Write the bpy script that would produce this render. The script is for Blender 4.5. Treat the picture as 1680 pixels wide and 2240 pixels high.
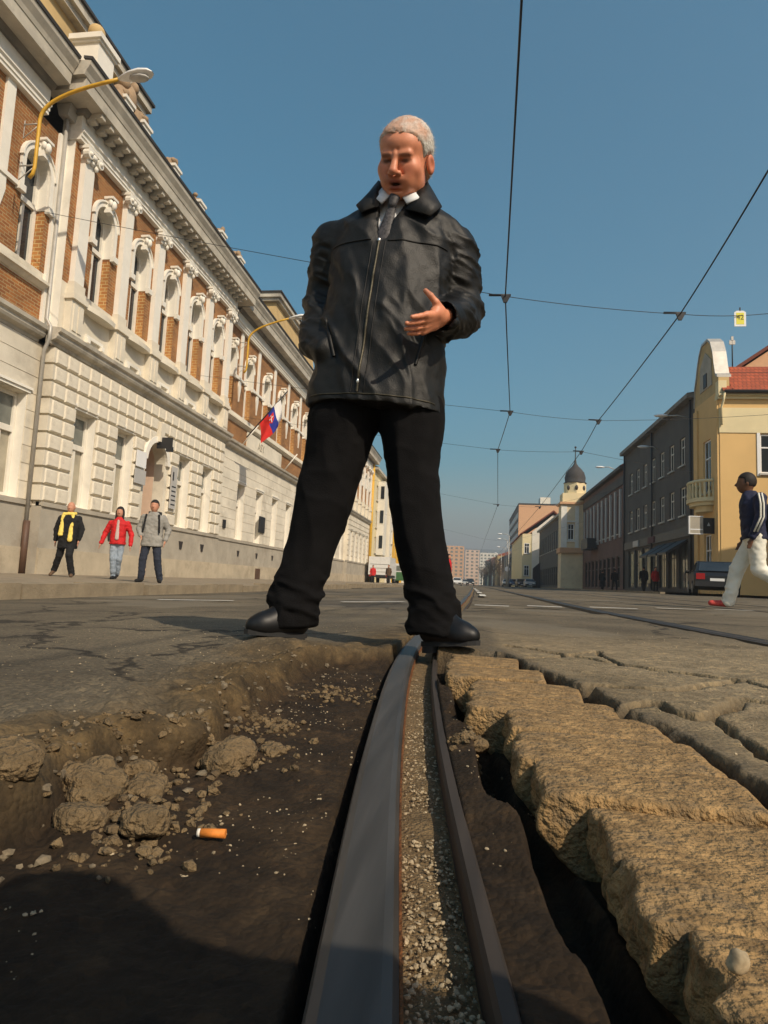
import bpy, bmesh, math, random
import numpy as np
from mathutils import Vector, Matrix, Euler

for o in list(bpy.data.objects):
    bpy.data.objects.remove(o, do_unlink=True)
scene = bpy.context.scene
COL = scene.collection
rng = np.random.default_rng(7)
random.seed(7)

# ------------------------------------------------------------------ camera
CAM_H = 0.205
cam_data = bpy.data.cameras.new("camera")
cam = bpy.data.objects.new("camera", cam_data)
COL.objects.link(cam)
_r = Vector((0.98954967, 0.13708938, 0.04469843))
_u = Vector((-0.029382, -0.11178058, 0.99329845))
_f = Vector((-0.14116709, 0.98423148, 0.10658447))
cam.matrix_world = Matrix(((_r.x, _u.x, -_f.x, 0.0), (_r.y, _u.y, -_f.y, 0.0), (_r.z, _u.z, -_f.z, CAM_H), (0, 0, 0, 1)))
cam_data.sensor_fit = 'HORIZONTAL'
cam_data.sensor_width = 36.0
cam_data.lens = 30.0
cam_data.clip_start = 0.02
cam_data.clip_end = 9000.0
scene.camera = cam

# ------------------------------------------------------------------ light
SUN_EL = math.radians(41.0)
SUN_DIR = Vector((0.700 * math.cos(SUN_EL), -0.714 * math.cos(SUN_EL), math.sin(SUN_EL))).normalized()  # towards the sun
sun_data = bpy.data.lights.new("sun", 'SUN')
sun_data.energy = 5.0
sun_data.angle = math.radians(0.55)
sun_data.color = (1.0, 0.87, 0.68)
sun = bpy.data.objects.new("sun", sun_data)
COL.objects.link(sun)
sun.location = (20, -20, 30)
sun.rotation_euler = SUN_DIR.to_track_quat('Z', 'Y').to_euler()

world = bpy.data.worlds.new("World")
scene.world = world
world.use_nodes = True
wn = world.node_tree.nodes
wl = world.node_tree.links
wn.clear()
w_out = wn.new('ShaderNodeOutputWorld')
w_bg = wn.new('ShaderNodeBackground')
w_sky = wn.new('ShaderNodeTexSky')
w_sky.sky_type = 'NISHITA'
w_sky.sun_disc = False
w_sky.sun_elevation = SUN_EL
w_sky.sun_rotation = math.atan2(SUN_DIR.x, SUN_DIR.y)
w_sky.altitude = 200.0
w_sky.air_density = 1.3
w_sky.dust_density = 2.8
w_sky.ozone_density = 1.6
w_bg.inputs['Strength'].default_value = 0.106
w_hsv = wn.new('ShaderNodeHueSaturation')
w_hsv.inputs['Hue'].default_value = 0.476
w_hsv.inputs['Saturation'].default_value = 2.35
wl.new(w_sky.outputs[0], w_hsv.inputs['Color'])
wl.new(w_hsv.outputs[0], w_bg.inputs[0])
wl.new(w_bg.outputs[0], w_out.inputs[0])

vs = scene.view_settings
vs.view_transform = 'Standard'
vs.look = 'None'
vs.exposure = 0.05
vs.gamma = 1.0
vs.use_curve_mapping = False
scene.render.engine = 'CYCLES'
scene.cycles.use_denoising = True
scene.cycles.max_bounces = 6
scene.cycles.volume_bounces = 0

# ------------------------------------------------------------------ helpers
def link(o, parent=None):
    COL.objects.link(o)
    if parent is not None:
        o.parent = parent
    return o

def tag(o, label=None, cat=None, group=None, kind=None):
    if label: o['label'] = label
    if cat: o['category'] = cat
    if group: o['group'] = group
    if kind: o['kind'] = kind
    return o

def empty(name, loc=(0, 0, 0), rz=0.0, label=None, cat=None, group=None, parent=None):
    o = bpy.data.objects.new(name, None)
    o.empty_display_size = 0.2
    o.location = loc
    o.rotation_euler = (0, 0, rz)
    link(o, parent)
    tag(o, label, cat, group)
    return o

def copy_tree(o, parent=None):
    c = o.copy()
    COL.objects.link(c)
    c.parent = parent
    for ch in list(o.children):
        copy_tree(ch, c)
    return c

class MB:
    """collects polygons; build() links them as one mesh object"""
    def __init__(self):
        self.v = []
        self.f = []
        self.s = []
    def add(self, vs, fs, smooth=False):
        n = len(self.v)
        self.v.extend([tuple(p) for p in vs])
        for f in fs:
            self.f.append(tuple(i + n for i in f))
            self.s.append(smooth)
        return self
    def box(self, x0, x1, y0, y1, z0, z1, bev=0.0):
        if x0 > x1: x0, x1 = x1, x0
        if y0 > y1: y0, y1 = y1, y0
        if z0 > z1: z0, z1 = z1, z0
        vs = [(x, y, z) for z in (z0, z1) for y in (y0, y1) for x in (x0, x1)]
        fs = [(0, 2, 3, 1), (4, 5, 7, 6), (0, 1, 5, 4), (2, 6, 7, 3), (0, 4, 6, 2), (1, 3, 7, 5)]
        return self.add(vs, fs)
    def prism(self, pts, a, b, axis='y', smooth=False):
        """closed 2-D polygon pts extruded from a to b along axis; pts are (x,z) for y, (y,z) for x, (x,y) for z"""
        n = len(pts)
        def mk(p, t):
            if axis == 'y': return (p[0], t, p[1])
            if axis == 'x': return (t, p[0], p[1])
            return (p[0], p[1], t)
        vs = [mk(p, a) for p in pts] + [mk(p, b) for p in pts]
        fs = [tuple(range(n)), tuple(range(2 * n - 1, n - 1, -1))]
        self.add(vs, fs)
        m = len(self.v) - 2 * n
        for i in range(n):
            j = (i + 1) % n
            self.f.append((m + i, m + n + i, m + n + j, m + j))
            self.s.append(smooth)
        return self
    def tube(self, pts, r, n=8, caps=True, smooth=True):
        pts = [Vector(p) for p in pts]
        rs = r if isinstance(r, (list, tuple)) else [r] * len(pts)
        vs, fs = [], []
        prev = None
        for i, p in enumerate(pts):
            if i == 0: t = pts[1] - pts[0]
            elif i == len(pts) - 1: t = pts[-1] - pts[-2]
            else: t = (pts[i + 1] - pts[i - 1])
            t.normalize()
            if prev is None:
                a = Vector((0, 0, 1)) if abs(t.z) < 0.9 else Vector((1, 0, 0))
                nrm = t.cross(a).normalized()
            else:
                nrm = (prev - t * prev.dot(t)).normalized()
            prev = nrm
            b = t.cross(nrm)
            for k in range(n):
                an = 2 * math.pi * k / n
                vs.append(p + (nrm * math.cos(an) + b * math.sin(an)) * rs[i])
        for i in range(len(pts) - 1):
            for k in range(n):
                k2 = (k + 1) % n
                fs.append((i * n + k, i * n + k2, (i + 1) * n + k2, (i + 1) * n + k))
        self.add(vs, fs, smooth)
        if caps:
            m = len(self.v) - len(vs)
            self.f.append(tuple(m + k for k in range(n - 1, -1, -1))); self.s.append(False)
            self.f.append(tuple(m + (len(pts) - 1) * n + k for k in range(n))); self.s.append(False)
        return self
    def lathe(self, prof, c, n=12, smooth=True, arc=(0.0, 2 * math.pi)):
        """prof: (radius, z) list; c: base centre"""
        full = abs(arc[1] - arc[0] - 2 * math.pi) < 1e-6
        m = n if full else n + 1
        vs, fs = [], []
        for r, z in prof:
            for k in range(m):
                a = arc[0] + (arc[1] - arc[0]) * k / n
                vs.append((c[0] + r * math.cos(a), c[1] + r * math.sin(a), c[2] + z))
        for i in range(len(prof) - 1):
            for k in range(n):
                k2 = (k + 1) % m
                fs.append((i * m + k, i * m + k2, (i + 1) * m + k2, (i + 1) * m + k))
        return self.add(vs, fs, smooth)
    def ball(self, c, r, n=10, m=6):
        rx, ry, rz = (r, r, r) if not isinstance(r, (tuple, list)) else r
        vs, fs = [], []
        for i in range(m + 1):
            th = math.pi * i / m
            for k in range(n):
                a = 2 * math.pi * k / n
                vs.append((c[0] + rx * math.sin(th) * math.cos(a), c[1] + ry * math.sin(th) * math.sin(a), c[2] - rz * math.cos(th)))
        for i in range(m):
            for k in range(n):
                k2 = (k + 1) % n
                fs.append((i * n + k, i * n + k2, (i + 1) * n + k2, (i + 1) * n + k))
        return self.add(vs, fs, True)
    def mesh(self, name, mat=None):
        me = bpy.data.meshes.new(name)
        me.from_pydata(self.v, [], self.f)
        me.polygons.foreach_set('use_smooth', self.s)
        if mat is not None:
            for m_ in (mat if isinstance(mat, (list, tuple)) else [mat]):
                me.materials.append(m_)
        me.update()
        return me
    def build(self, name, mat, parent=None, fix=True):
        me = self.mesh(name, mat)
        if fix:
            bm = bmesh.new(); bm.from_mesh(me)
            bmesh.ops.recalc_face_normals(bm, faces=bm.faces)
            bm.to_mesh(me); bm.free()
        o = bpy.data.objects.new(name, me)
        return link(o, parent)

def bx(name, mat, parent, x0, x1, y0, y1, z0, z1):
    return MB().box(x0, x1, y0, y1, z0, z1).build(name, mat, parent, fix=False)

def inst(name, me, parent, loc=(0, 0, 0), rot=None, scale=None):
    o = bpy.data.objects.new(name, me)
    o.location = loc
    if rot is not None: o.rotation_euler = rot
    if scale is not None: o.scale = scale
    return link(o, parent)

def np_mesh(name, V, Fq, mat, parent=None, smooth=True, attrs=None):
    """big mesh from numpy arrays of quads or triangles"""
    me = bpy.data.meshes.new(name)
    V = np.asarray(V, np.float32); Fq = np.asarray(Fq, np.int32)
    k = Fq.shape[1]
    me.vertices.add(len(V)); me.vertices.foreach_set('co', V.ravel())
    me.loops.add(Fq.size); me.loops.foreach_set('vertex_index', Fq.ravel())
    me.polygons.add(len(Fq))
    me.polygons.foreach_set('loop_start', np.arange(0, Fq.size, k, dtype=np.int32))
    me.polygons.foreach_set('loop_total', np.full(len(Fq), k, np.int32))
    me.polygons.foreach_set('use_smooth', np.full(len(Fq), smooth, bool))
    me.update(calc_edges=True)
    me.validate()
    for nm, arr in (attrs or {}).items():
        at = me.attributes.new(nm, 'FLOAT', 'POINT')
        at.data.foreach_set('value', np.asarray(arr, np.float32))
    for m_ in (mat if isinstance(mat, (list, tuple)) else [mat]):
        me.materials.append(m_)
    o = bpy.data.objects.new(name, me)
    return link(o, parent)

# value noise, vectorised -------------------------------------------------
def _hash(ix, iy, iz, seed):
    h = (ix.astype(np.int64) * 374761393 + iy.astype(np.int64) * 668265263 + iz.astype(np.int64) * 2147483647 + seed * 974711) & 0x7fffffff
    h = ((h ^ (h >> 13)) * 1274126177) & 0x7fffffff
    h = ((h ^ (h >> 16)) * 668265263) & 0x7fffffff
    return ((h ^ (h >> 15)) & 0xffffff) / float(0xffffff)

def vnoise(x, y, z=None, seed=0):
    x = np.asarray(x, np.float64); y = np.asarray(y, np.float64)
    z = np.zeros_like(x) if z is None else np.asarray(z, np.float64)
    ix, iy, iz = np.floor(x), np.floor(y), np.floor(z)
    fx, fy, fz = x - ix, y - iy, z - iz
    fx = fx * fx * (3 - 2 * fx); fy = fy * fy * (3 - 2 * fy); fz = fz * fz * (3 - 2 * fz)
    r = 0
    for dx in (0, 1):
        for dy in (0, 1):
            for dz in (0, 1):
                w = (fx if dx else 1 - fx) * (fy if dy else 1 - fy) * (fz if dz else 1 - fz)
                r = r + w * _hash(ix + dx, iy + dy, iz + dz, seed)
    return r * 2 - 1

def fbm(x, y, z=None, seed=0, oct=4, gain=0.5):
    a, s, n = 1.0, 0.0, 0.0
    f = 1.0
    for i in range(oct):
        s = s + a * vnoise(x * f, y * f, None if z is None else z * f, seed + i * 17)
        n += a
        a *= gain; f *= 2.03
    return s / n

def smooth01(a, b, x):
    t = np.clip((x - a) / (b - a), 0, 1)
    return t * t * (3 - 2 * t)

# signed-distance modelling -------------------------------------------------
class SDF:
    def __init__(self, lo, hi, h):
        self.lo = np.array(lo, np.float32); self.h = h
        n = np.ceil((np.array(hi) - np.array(lo)) / h).astype(int) + 1
        self.n = n
        ax = [self.lo[i] + h * np.arange(n[i], dtype=np.float32) for i in range(3)]
        self.X = ax[0][:, None, None]; self.Y = ax[1][None, :, None]; self.Z = ax[2][None, None, :]
        self.D = np.full(tuple(n), 1e3, np.float32)
    def _sm(self, d, k, op='u'):
        D = self.D
        if op == 'u':
            if k <= 0: np.minimum(D, d, out=D); return
            hh = np.clip(0.5 + 0.5 * (D - d) / k, 0, 1)
            self.D = (D * (1 - hh) + d * hh - k * hh * (1 - hh)).astype(np.float32)
        elif op == 's':
            if k <= 0: np.maximum(D, -d, out=D); return
            hh = np.clip(0.5 - 0.5 * (D + d) / k, 0, 1)
            self.D = (D * (1 - hh) - d * hh + k * hh * (1 - hh)).astype(np.float32)
        elif op == 'i':
            self.D = np.maximum(D, d).astype(np.float32)
    def cone(self, a, b, ra, rb=None, k=0.02, op='u', flat=None):
        """capsule a-b with radius ra..rb; flat=(axis vector, factor) squeezes along a direction"""
        rb = ra if rb is None else rb
        a = np.array(a, np.float32); b = np.array(b, np.float32); ab = b - a
        px, py, pz = self.X - a[0], self.Y - a[1], self.Z - a[2]
        L = float(ab @ ab) + 1e-9
        t = np.clip((px * ab[0] + py * ab[1] + pz * ab[2]) / L, 0, 1)
        qx, qy, qz = px - t * ab[0], py - t * ab[1], pz - t * ab[2]
        if flat is not None:
            n = np.array(flat[0], np.float32); n /= np.linalg.norm(n)
            s = qx * n[0] + qy * n[1] + qz * n[2]
            e = s * (flat[1] - 1)
            qx, qy, qz = qx + e * n[0], qy + e * n[1], qz + e * n[2]
        d = np.sqrt(qx * qx + qy * qy + qz * qz) - (ra + (rb - ra) * t)
        self._sm(d, k, op); return self
    def ell(self, c, r, k=0.02, op='u', rot=None):
        px, py, pz = self.X - c[0], self.Y - c[1], self.Z - c[2]
        if rot is not None:
            M = np.array(Euler(rot).to_matrix().transposed(), np.float32)
            px, py, pz = (M[0, 0] * px + M[0, 1] * py + M[0, 2] * pz, M[1, 0] * px + M[1, 1] * py + M[1, 2] * pz, M[2, 0] * px + M[2, 1] * py + M[2, 2] * pz)
        k0 = np.sqrt((px / r[0]) ** 2 + (py / r[1]) ** 2 + (pz / r[2]) ** 2)
        d = (k0 - 1) * min(r) * 0.6 + (k0 - 1) * (sum(r) / 3) * 0.4
        self._sm(d, k, op); return self
    def rbox(self, c, hs, r=0.01, k=0.0, op='u', rot=None):
        px, py, pz = self.X - c[0], self.Y - c[1], self.Z - c[2]
        if rot is not None:
            M = np.array(Euler(rot).to_matrix().transposed(), np.float32)
            px, py, pz = (M[0, 0] * px + M[0, 1] * py + M[0, 2] * pz, M[1, 0] * px + M[1, 1] * py + M[1, 2] * pz, M[2, 0] * px + M[2, 1] * py + M[2, 2] * pz)
        qx, qy, qz = np.abs(px) - hs[0] + r, np.abs(py) - hs[1] + r, np.abs(pz) - hs[2] + r
        d = np.sqrt(np.maximum(qx, 0) ** 2 + np.maximum(qy, 0) ** 2 + np.maximum(qz, 0) ** 2) + np.minimum(np.maximum(qx, np.maximum(qy, qz)), 0) - r
        self._sm(d + 0 * self.D, k, op); return self
    def loft(self, secs, k=0.02, op='u', p=2.4):
        """upright body: secs = [(z, cx, cy, rx, ry)...] superellipse sections"""
        secs = sorted(secs)
        zs = [s[0] for s in secs]
        z = self.Z.ravel()
        g = [np.interp(z, zs, [s[i] for s in secs]).astype(np.float32)[None, None, :] for i in range(1, 5)]
        q = (np.abs((self.X - g[0]) / g[2]) ** p + np.abs((self.Y - g[1]) / g[3]) ** p) ** (1.0 / p)
        d = (q - 1) * np.minimum(g[2], g[3])
        dz = np.maximum(zs[0] - self.Z, self.Z - zs[-1])
        d = np.maximum(d, dz)
        self._sm(d, k, op); return self
    def cut(self, p, n):
        """remove the half space on the side n points to"""
        n = np.array(n, np.float32); n /= np.linalg.norm(n)
        d = (self.X - p[0]) * n[0] + (self.Y - p[1]) * n[1] + (self.Z - p[2]) * n[2]
        self.D = np.maximum(self.D, d).astype(np.float32); return self
    def surf(self):
        D = self.D; s = D < 0
        c = s[:-1, :-1, :-1].astype(np.int8)
        tot = np.zeros(tuple(x - 1 for x in D.shape), np.int8)
        for i in (0, 1):
            for j in (0, 1):
                for l in (0, 1):
                    tot += s[i:D.shape[0] - 1 + i, j:D.shape[1] - 1 + j, l:D.shape[2] - 1 + l]
        act = (tot > 0) & (tot < 8)
        idx = np.full(act.shape, -1, np.int32)
        cells = np.argwhere(act)
        idx[act] = np.arange(len(cells))
        acc = np.zeros((len(cells), 3)); cnt = np.zeros(len(cells))
        corners = [(i, j, l) for i in (0, 1) for j in (0, 1) for l in (0, 1)]
        for a in corners:
            for ax in range(3):
                if a[ax] == 1: continue
                b = list(a); b[ax] = 1
                va = D[cells[:, 0] + a[0], cells[:, 1] + a[1], cells[:, 2] + a[2]]
                vb = D[cells[:, 0] + b[0], cells[:, 1] + b[1], cells[:, 2] + b[2]]
                m = (va < 0) != (vb < 0)
                t = np.where(m, va / np.where(m, va - vb, 1), 0)
                p = np.tile(np.array(a, float), (len(cells), 1)); p[:, ax] = t
                acc[m] += p[m]; cnt[m] += 1
        V = (cells + acc / np.maximum(cnt, 1)[:, None]) * self.h + self.lo
        quads = []
        for ax in range(3):
            o1, o2 = (ax + 1) % 3, (ax + 2) % 3
            sl0 = [slice(None)] * 3; sl1 = [slice(None)] * 3
            sl0[ax] = slice(0, -1); sl1[ax] = slice(1, None)
            e = s[tuple(sl0)] != s[tuple(sl1)]
            E_ = np.argwhere(e)
            ok = (E_[:, o1] > 0) & (E_[:, o2] > 0) & (E_[:, o1] < D.shape[o1] - 1) & (E_[:, o2] < D.shape[o2] - 1)
            E_ = E_[ok]
            if not len(E_): continue
            q = []
            for (da, db) in ((1, 1), (0, 1), (0, 0), (1, 0)):
                cc = E_.copy(); cc[:, o1] -= da; cc[:, o2] -= db
                q.append(idx[cc[:, 0], cc[:, 1], cc[:, 2]])
            q = np.stack(q, 1)
            flip = ~s[E_[:, 0], E_[:, 1], E_[:, 2]]
            q[flip] = q[flip][:, ::-1]
            quads.append(q)
        Q = np.concatenate(quads)
        return V, Q
def smooth_mesh(V, Q, it=2, lam=0.5):
    e = np.concatenate([Q[:, [0, 1]], Q[:, [1, 2]], Q[:, [2, 3]], Q[:, [3, 0]]])
    e = np.concatenate([e, e[:, ::-1]])
    for _ in range(it):
        acc = np.zeros_like(V); cnt = np.zeros(len(V))
        for k in range(3):
            acc[:, k] = np.bincount(e[:, 0], V[e[:, 1], k], len(V))
        cnt = np.bincount(e[:, 0], minlength=len(V))
        m = cnt > 0
        V[m] = V[m] * (1 - lam) + lam * acc[m] / cnt[m][:, None]
    return V
def vnormals(V, Q):
    n = np.cross(V[Q[:, 2]] - V[Q[:, 0]], V[Q[:, 3]] - V[Q[:, 1]])
    N = np.zeros_like(V)
    for k in range(4):
        for a in range(3):
            N[:, a] += np.bincount(Q[:, k], n[:, a], len(V))
    return N / (np.linalg.norm(N, axis=1)[:, None] + 1e-12)
# ------------------------------------------------------------------ materials
def _nt(name):
    m = bpy.data.materials.new(name)
    m.use_nodes = True
    nt = m.node_tree
    b = nt.nodes.get('Principled BSDF')
    return m, nt, b

def _n(nt, typ, **kw):
    n = nt.nodes.new(typ)
    for k, v in kw.items():
        if k in n.inputs: n.inputs[k].default_value = v
        else: setattr(n, k, v)
    return n

def col4(c): return (c[0], c[1], c[2], 1.0)

def mat_plain(name, c, rough=0.7, metal=0.0, spec=0.4, var=0.12, scale=3.0, bump=0.0, bscale=40.0, coords='Object', stain=None, coat=0.0):
    """base colour with noise variation (and optional stain colour), fine bump"""
    m, nt, b = _nt(name)
    tc = _n(nt, 'ShaderNodeTexCoord')
    L = nt.links.new
    src = tc.outputs[coords]
    n1 = _n(nt, 'ShaderNodeTexNoise', Scale=scale, Detail=6.0, Roughness=0.6)
    L(src, n1.inputs['Vector'])
    rp = _n(nt, 'ShaderNodeValToRGB')
    rp.color_ramp.elements[0].position = 0.3; rp.color_ramp.elements[1].position = 0.7
    lo = [max(0, x * (1 - var)) for x in c]; hi = [min(1, x * (1 + var)) for x in c]
    rp.color_ramp.elements[0].color = col4(lo); rp.color_ramp.elements[1].color = col4(hi)
    L(n1.outputs['Fac'], rp.inputs['Fac'])
    out = rp.outputs['Color']
    if stain is not None:
        scol, sscale, thr, amt = stain
        n2 = _n(nt, 'ShaderNodeTexNoise', Scale=sscale, Detail=8.0, Roughness=0.7)
        L(src, n2.inputs['Vector'])
        mr = _n(nt, 'ShaderNodeMapRange')
        mr.inputs[1].default_value = thr; mr.inputs[2].default_value = thr + 0.14
        mr.inputs[3].default_value = 0.0; mr.inputs[4].default_value = amt
        L(n2.outputs['Fac'], mr.inputs[0])
        mx = _n(nt, 'ShaderNodeMix', data_type='RGBA')
        L(mr.outputs[0], mx.inputs[0]); L(out, mx.inputs[6]); mx.inputs[7].default_value = col4(scol)
        out = mx.outputs[2]
    L(out, b.inputs['Base Color'])
    b.inputs['Roughness'].default_value = rough
    b.inputs['Metallic'].default_value = metal
    b.inputs['Specular IOR Level'].default_value = spec
    b.inputs['Coat Weight'].default_value = coat
    if bump > 0:
        n3 = _n(nt, 'ShaderNodeTexNoise', Scale=bscale, Detail=4.0)
        L(src, n3.inputs['Vector'])
        bp = _n(nt, 'ShaderNodeBump', Strength=bump, Distance=0.02)
        L(n3.outputs['Fac'], bp.inputs['Height']); L(bp.outputs[0], b.inputs['Normal'])
    return m

def mat_brick(name, c1, c2, mortar, plane='yz', bw=0.26, bh=0.075, bump=0.6):
    m, nt, b = _nt(name)
    L = nt.links.new
    tc = _n(nt, 'ShaderNodeTexCoord')
    sep = _n(nt, 'ShaderNodeSeparateXYZ'); L(tc.outputs['Object'], sep.inputs[0])
    cmb = _n(nt, 'ShaderNodeCombineXYZ')
    add = _n(nt, 'ShaderNodeMath', operation='ADD'); L(sep.outputs['X'], add.inputs[0]); L(sep.outputs['Y'], add.inputs[1])
    L(add.outputs[0], cmb.inputs['X']); L(sep.outputs['Z'], cmb.inputs['Y'])
    br = _n(nt, 'ShaderNodeTexBrick')
    br.inputs['Color1'].default_value = col4(c1); br.inputs['Color2'].default_value = col4(c2); br.inputs['Mortar'].default_value = col4(mortar)
    br.inputs['Scale'].default_value = 1.0; br.inputs['Brick Width'].default_value = bw; br.inputs['Row Height'].default_value = bh
    br.inputs['Mortar Size'].default_value = 0.012; br.inputs['Mortar Smooth'].default_value = 0.2
    L(cmb.outputs[0], br.inputs['Vector'])
    n1 = _n(nt, 'ShaderNodeTexNoise', Scale=1.3, Detail=6.0); L(tc.outputs['Object'], n1.inputs['Vector'])
    hs = _n(nt, 'ShaderNodeHueSaturation')
    mr = _n(nt, 'ShaderNodeMapRange'); mr.inputs[1].default_value = 0.3; mr.inputs[2].default_value = 0.7; mr.inputs[3].default_value = 0.75; mr.inputs[4].default_value = 1.2
    L(n1.outputs['Fac'], mr.inputs[0]); L(mr.outputs[0], hs.inputs['Value']); L(br.outputs['Color'], hs.inputs['Color'])
    L(hs.outputs[0], b.inputs['Base Color'])
    b.inputs['Roughness'].default_value = 0.85
    inv = _n(nt, 'ShaderNodeMath', operation='SUBTRACT'); inv.inputs[0].default_value = 1.0; L(br.outputs['Fac'], inv.inputs[1])
    bp = _n(nt, 'ShaderNodeBump', Strength=bump, Distance=0.02); L(inv.outputs[0], bp.inputs['Height']); L(bp.outputs[0], b.inputs['Normal'])
    return m

def mat_glass(name, c=(0.02, 0.025, 0.03), rough=0.06, spec=0.5, var=0.35):
    m = mat_plain(name, c, rough=rough, spec=spec, var=var, scale=0.9)
    return m

def mat_tiles(name, c, plane_scale=(3.2, 3.0)):
    """roof tiles: wavy rows"""
    m, nt, b = _nt(name)
    L = nt.links.new
    tc = _n(nt, 'ShaderNodeTexCoord')
    br = _n(nt, 'ShaderNodeTexBrick')
    br.inputs['Color1'].default_value = col4(c); br.inputs['Color2'].default_value = col4([x * 0.72 for x in c]); br.inputs['Mortar'].default_value = col4([x * 0.35 for x in c])
    br.inputs['Brick Width'].default_value = 0.22; br.inputs['Row Height'].default_value = 0.3; br.inputs['Scale'].default_value = 1.0; br.inputs['Mortar Size'].default_value = 0.02
    L(tc.outputs['Object'], br.inputs['Vector'])
    L(br.outputs['Color'], b.inputs['Base Color'])
    b.inputs['Roughness'].default_value = 0.8
    return m

M = {}
M['plaster'] = mat_plain('plaster', (0.72, 0.66, 0.54), 0.85, var=0.16, scale=0.8, bump=0.15, bscale=30, stain=((0.40, 0.35, 0.27), 0.7, 0.52, 0.5))
M['plaster_white'] = mat_plain('plaster_white', (0.80, 0.765, 0.68), 0.85, var=0.10, scale=1.2, bump=0.1, bscale=30, stain=((0.50, 0.46, 0.38), 1.1, 0.58, 0.5))
M['plaster_pink'] = mat_plain('plaster_pink', (0.66, 0.48, 0.36), 0.85, var=0.08)
M['cornice'] = mat_plain('cornice', (0.50, 0.46, 0.38), 0.85, var=0.2, scale=1.5, stain=((0.22, 0.20, 0.17), 0.9, 0.52, 0.7))
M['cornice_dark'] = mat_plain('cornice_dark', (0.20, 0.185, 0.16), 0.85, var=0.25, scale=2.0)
M['plinth'] = mat_plain('plinth', (0.40, 0.36, 0.29), 0.9, var=0.15, scale=1.5, bump=0.3, bscale=25, stain=((0.26, 0.22, 0.17), 0.7, 0.54, 0.6))
M['plinth_low'] = mat_plain('plinth_low', (0.47, 0.40, 0.29), 0.9, var=0.18, scale=1.2, bump=0.3, bscale=25, stain=((0.28, 0.23, 0.16), 0.9, 0.53, 0.6))
M['brick'] = mat_brick('brick', (0.36, 0.140, 0.036), (0.23, 0.080, 0.022), (0.36, 0.25, 0.12), bh=0.09)
M['brick_sunlit'] = mat_brick('brick_sunlit', (0.46, 0.205, 0.055), (0.36, 0.145, 0.04), (0.60, 0.44, 0.20), bh=0.11)  # lighter brick copy: sunlight on the window reveals put into the colour
M['tan'] = mat_plain('tan', (0.52, 0.37, 0.17), 0.85, var=0.14, scale=1.2, stain=((0.38, 0.26, 0.12), 0.8, 0.55, 0.5))
M['glass'] = mat_glass('glass')
M['glass_mid'] = mat_glass('glass_mid', (0.17, 0.18, 0.16), 0.12)
M['glass_pale'] = mat_glass('glass_pale', (0.40, 0.36, 0.27), 0.25)
M['frame_white'] = mat_plain('frame_white', (0.75, 0.71, 0.62), 0.6, var=0.08)
M['zinc'] = mat_plain('zinc', (0.44, 0.42, 0.38), 0.5, metal=0.3, var=0.15, scale=3)
M['pipe_brown'] = mat_plain('pipe_brown', (0.10, 0.055, 0.035), 0.6, var=0.2)
M['roof_dark'] = mat_plain('roof_dark', (0.045, 0.042, 0.04), 0.8, var=0.25, scale=3)
M['terracotta'] = mat_plain('terracotta', (0.33, 0.23, 0.14), 0.85, var=0.2, scale=4, stain=((0.2, 0.13, 0.08), 3.0, 0.55, 0.6))
M['tiles_red'] = mat_tiles('tiles_red', (0.42, 0.085, 0.028))
M['lamp_yellow'] = mat_plain('lamp_yellow', (0.62, 0.36, 0.035), 0.45, var=0.15, scale=5)
M['lamp_white'] = mat_plain('lamp_white', (0.80, 0.80, 0.79), 0.4, var=0.04)
M['metal_dark'] = mat_plain('metal_dark', (0.035, 0.035, 0.037), 0.5, metal=0.4, var=0.2)
M['wire'] = mat_plain('wire', (0.03, 0.032, 0.036), 0.5, metal=0.2, var=0.1)
M['rubber'] = mat_plain('rubber', (0.02, 0.02, 0.02), 0.8, var=0.2)
M['yellow_wall'] = mat_plain('yellow_wall', (0.70, 0.46, 0.19), 0.85, var=0.06, scale=0.6)
M['cream_wall'] = mat_plain('cream_wall', (0.74, 0.63, 0.38), 0.85, var=0.06, scale=0.8)
M['salmon_wall'] = mat_plain('salmon_wall', (0.62, 0.36, 0.20), 0.85, var=0.08)
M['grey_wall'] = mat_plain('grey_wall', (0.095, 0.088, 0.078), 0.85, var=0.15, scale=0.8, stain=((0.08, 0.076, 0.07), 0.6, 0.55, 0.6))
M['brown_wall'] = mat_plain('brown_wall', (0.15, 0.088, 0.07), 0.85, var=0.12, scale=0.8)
M['white_wall'] = mat_plain('white_wall', (0.74, 0.70, 0.60), 0.85, var=0.08, scale=0.6)
M['sign_grey'] = mat_plain('sign_grey', (0.45, 0.44, 0.42), 0.5, var=0.05)
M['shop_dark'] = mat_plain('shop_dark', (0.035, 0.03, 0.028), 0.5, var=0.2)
M['skin'] = mat_plain('skin', (0.50, 0.235, 0.14), 0.5, spec=0.4, var=0.16, scale=14, bump=0.05, bscale=120)
# ------------------------------------------------------------------ ground
def gz(x):
    return np.interp(x, [-5.0, 0.0, 4.0, 9.5], [-0.16, 0.0, 0.045, 0.17])

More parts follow.
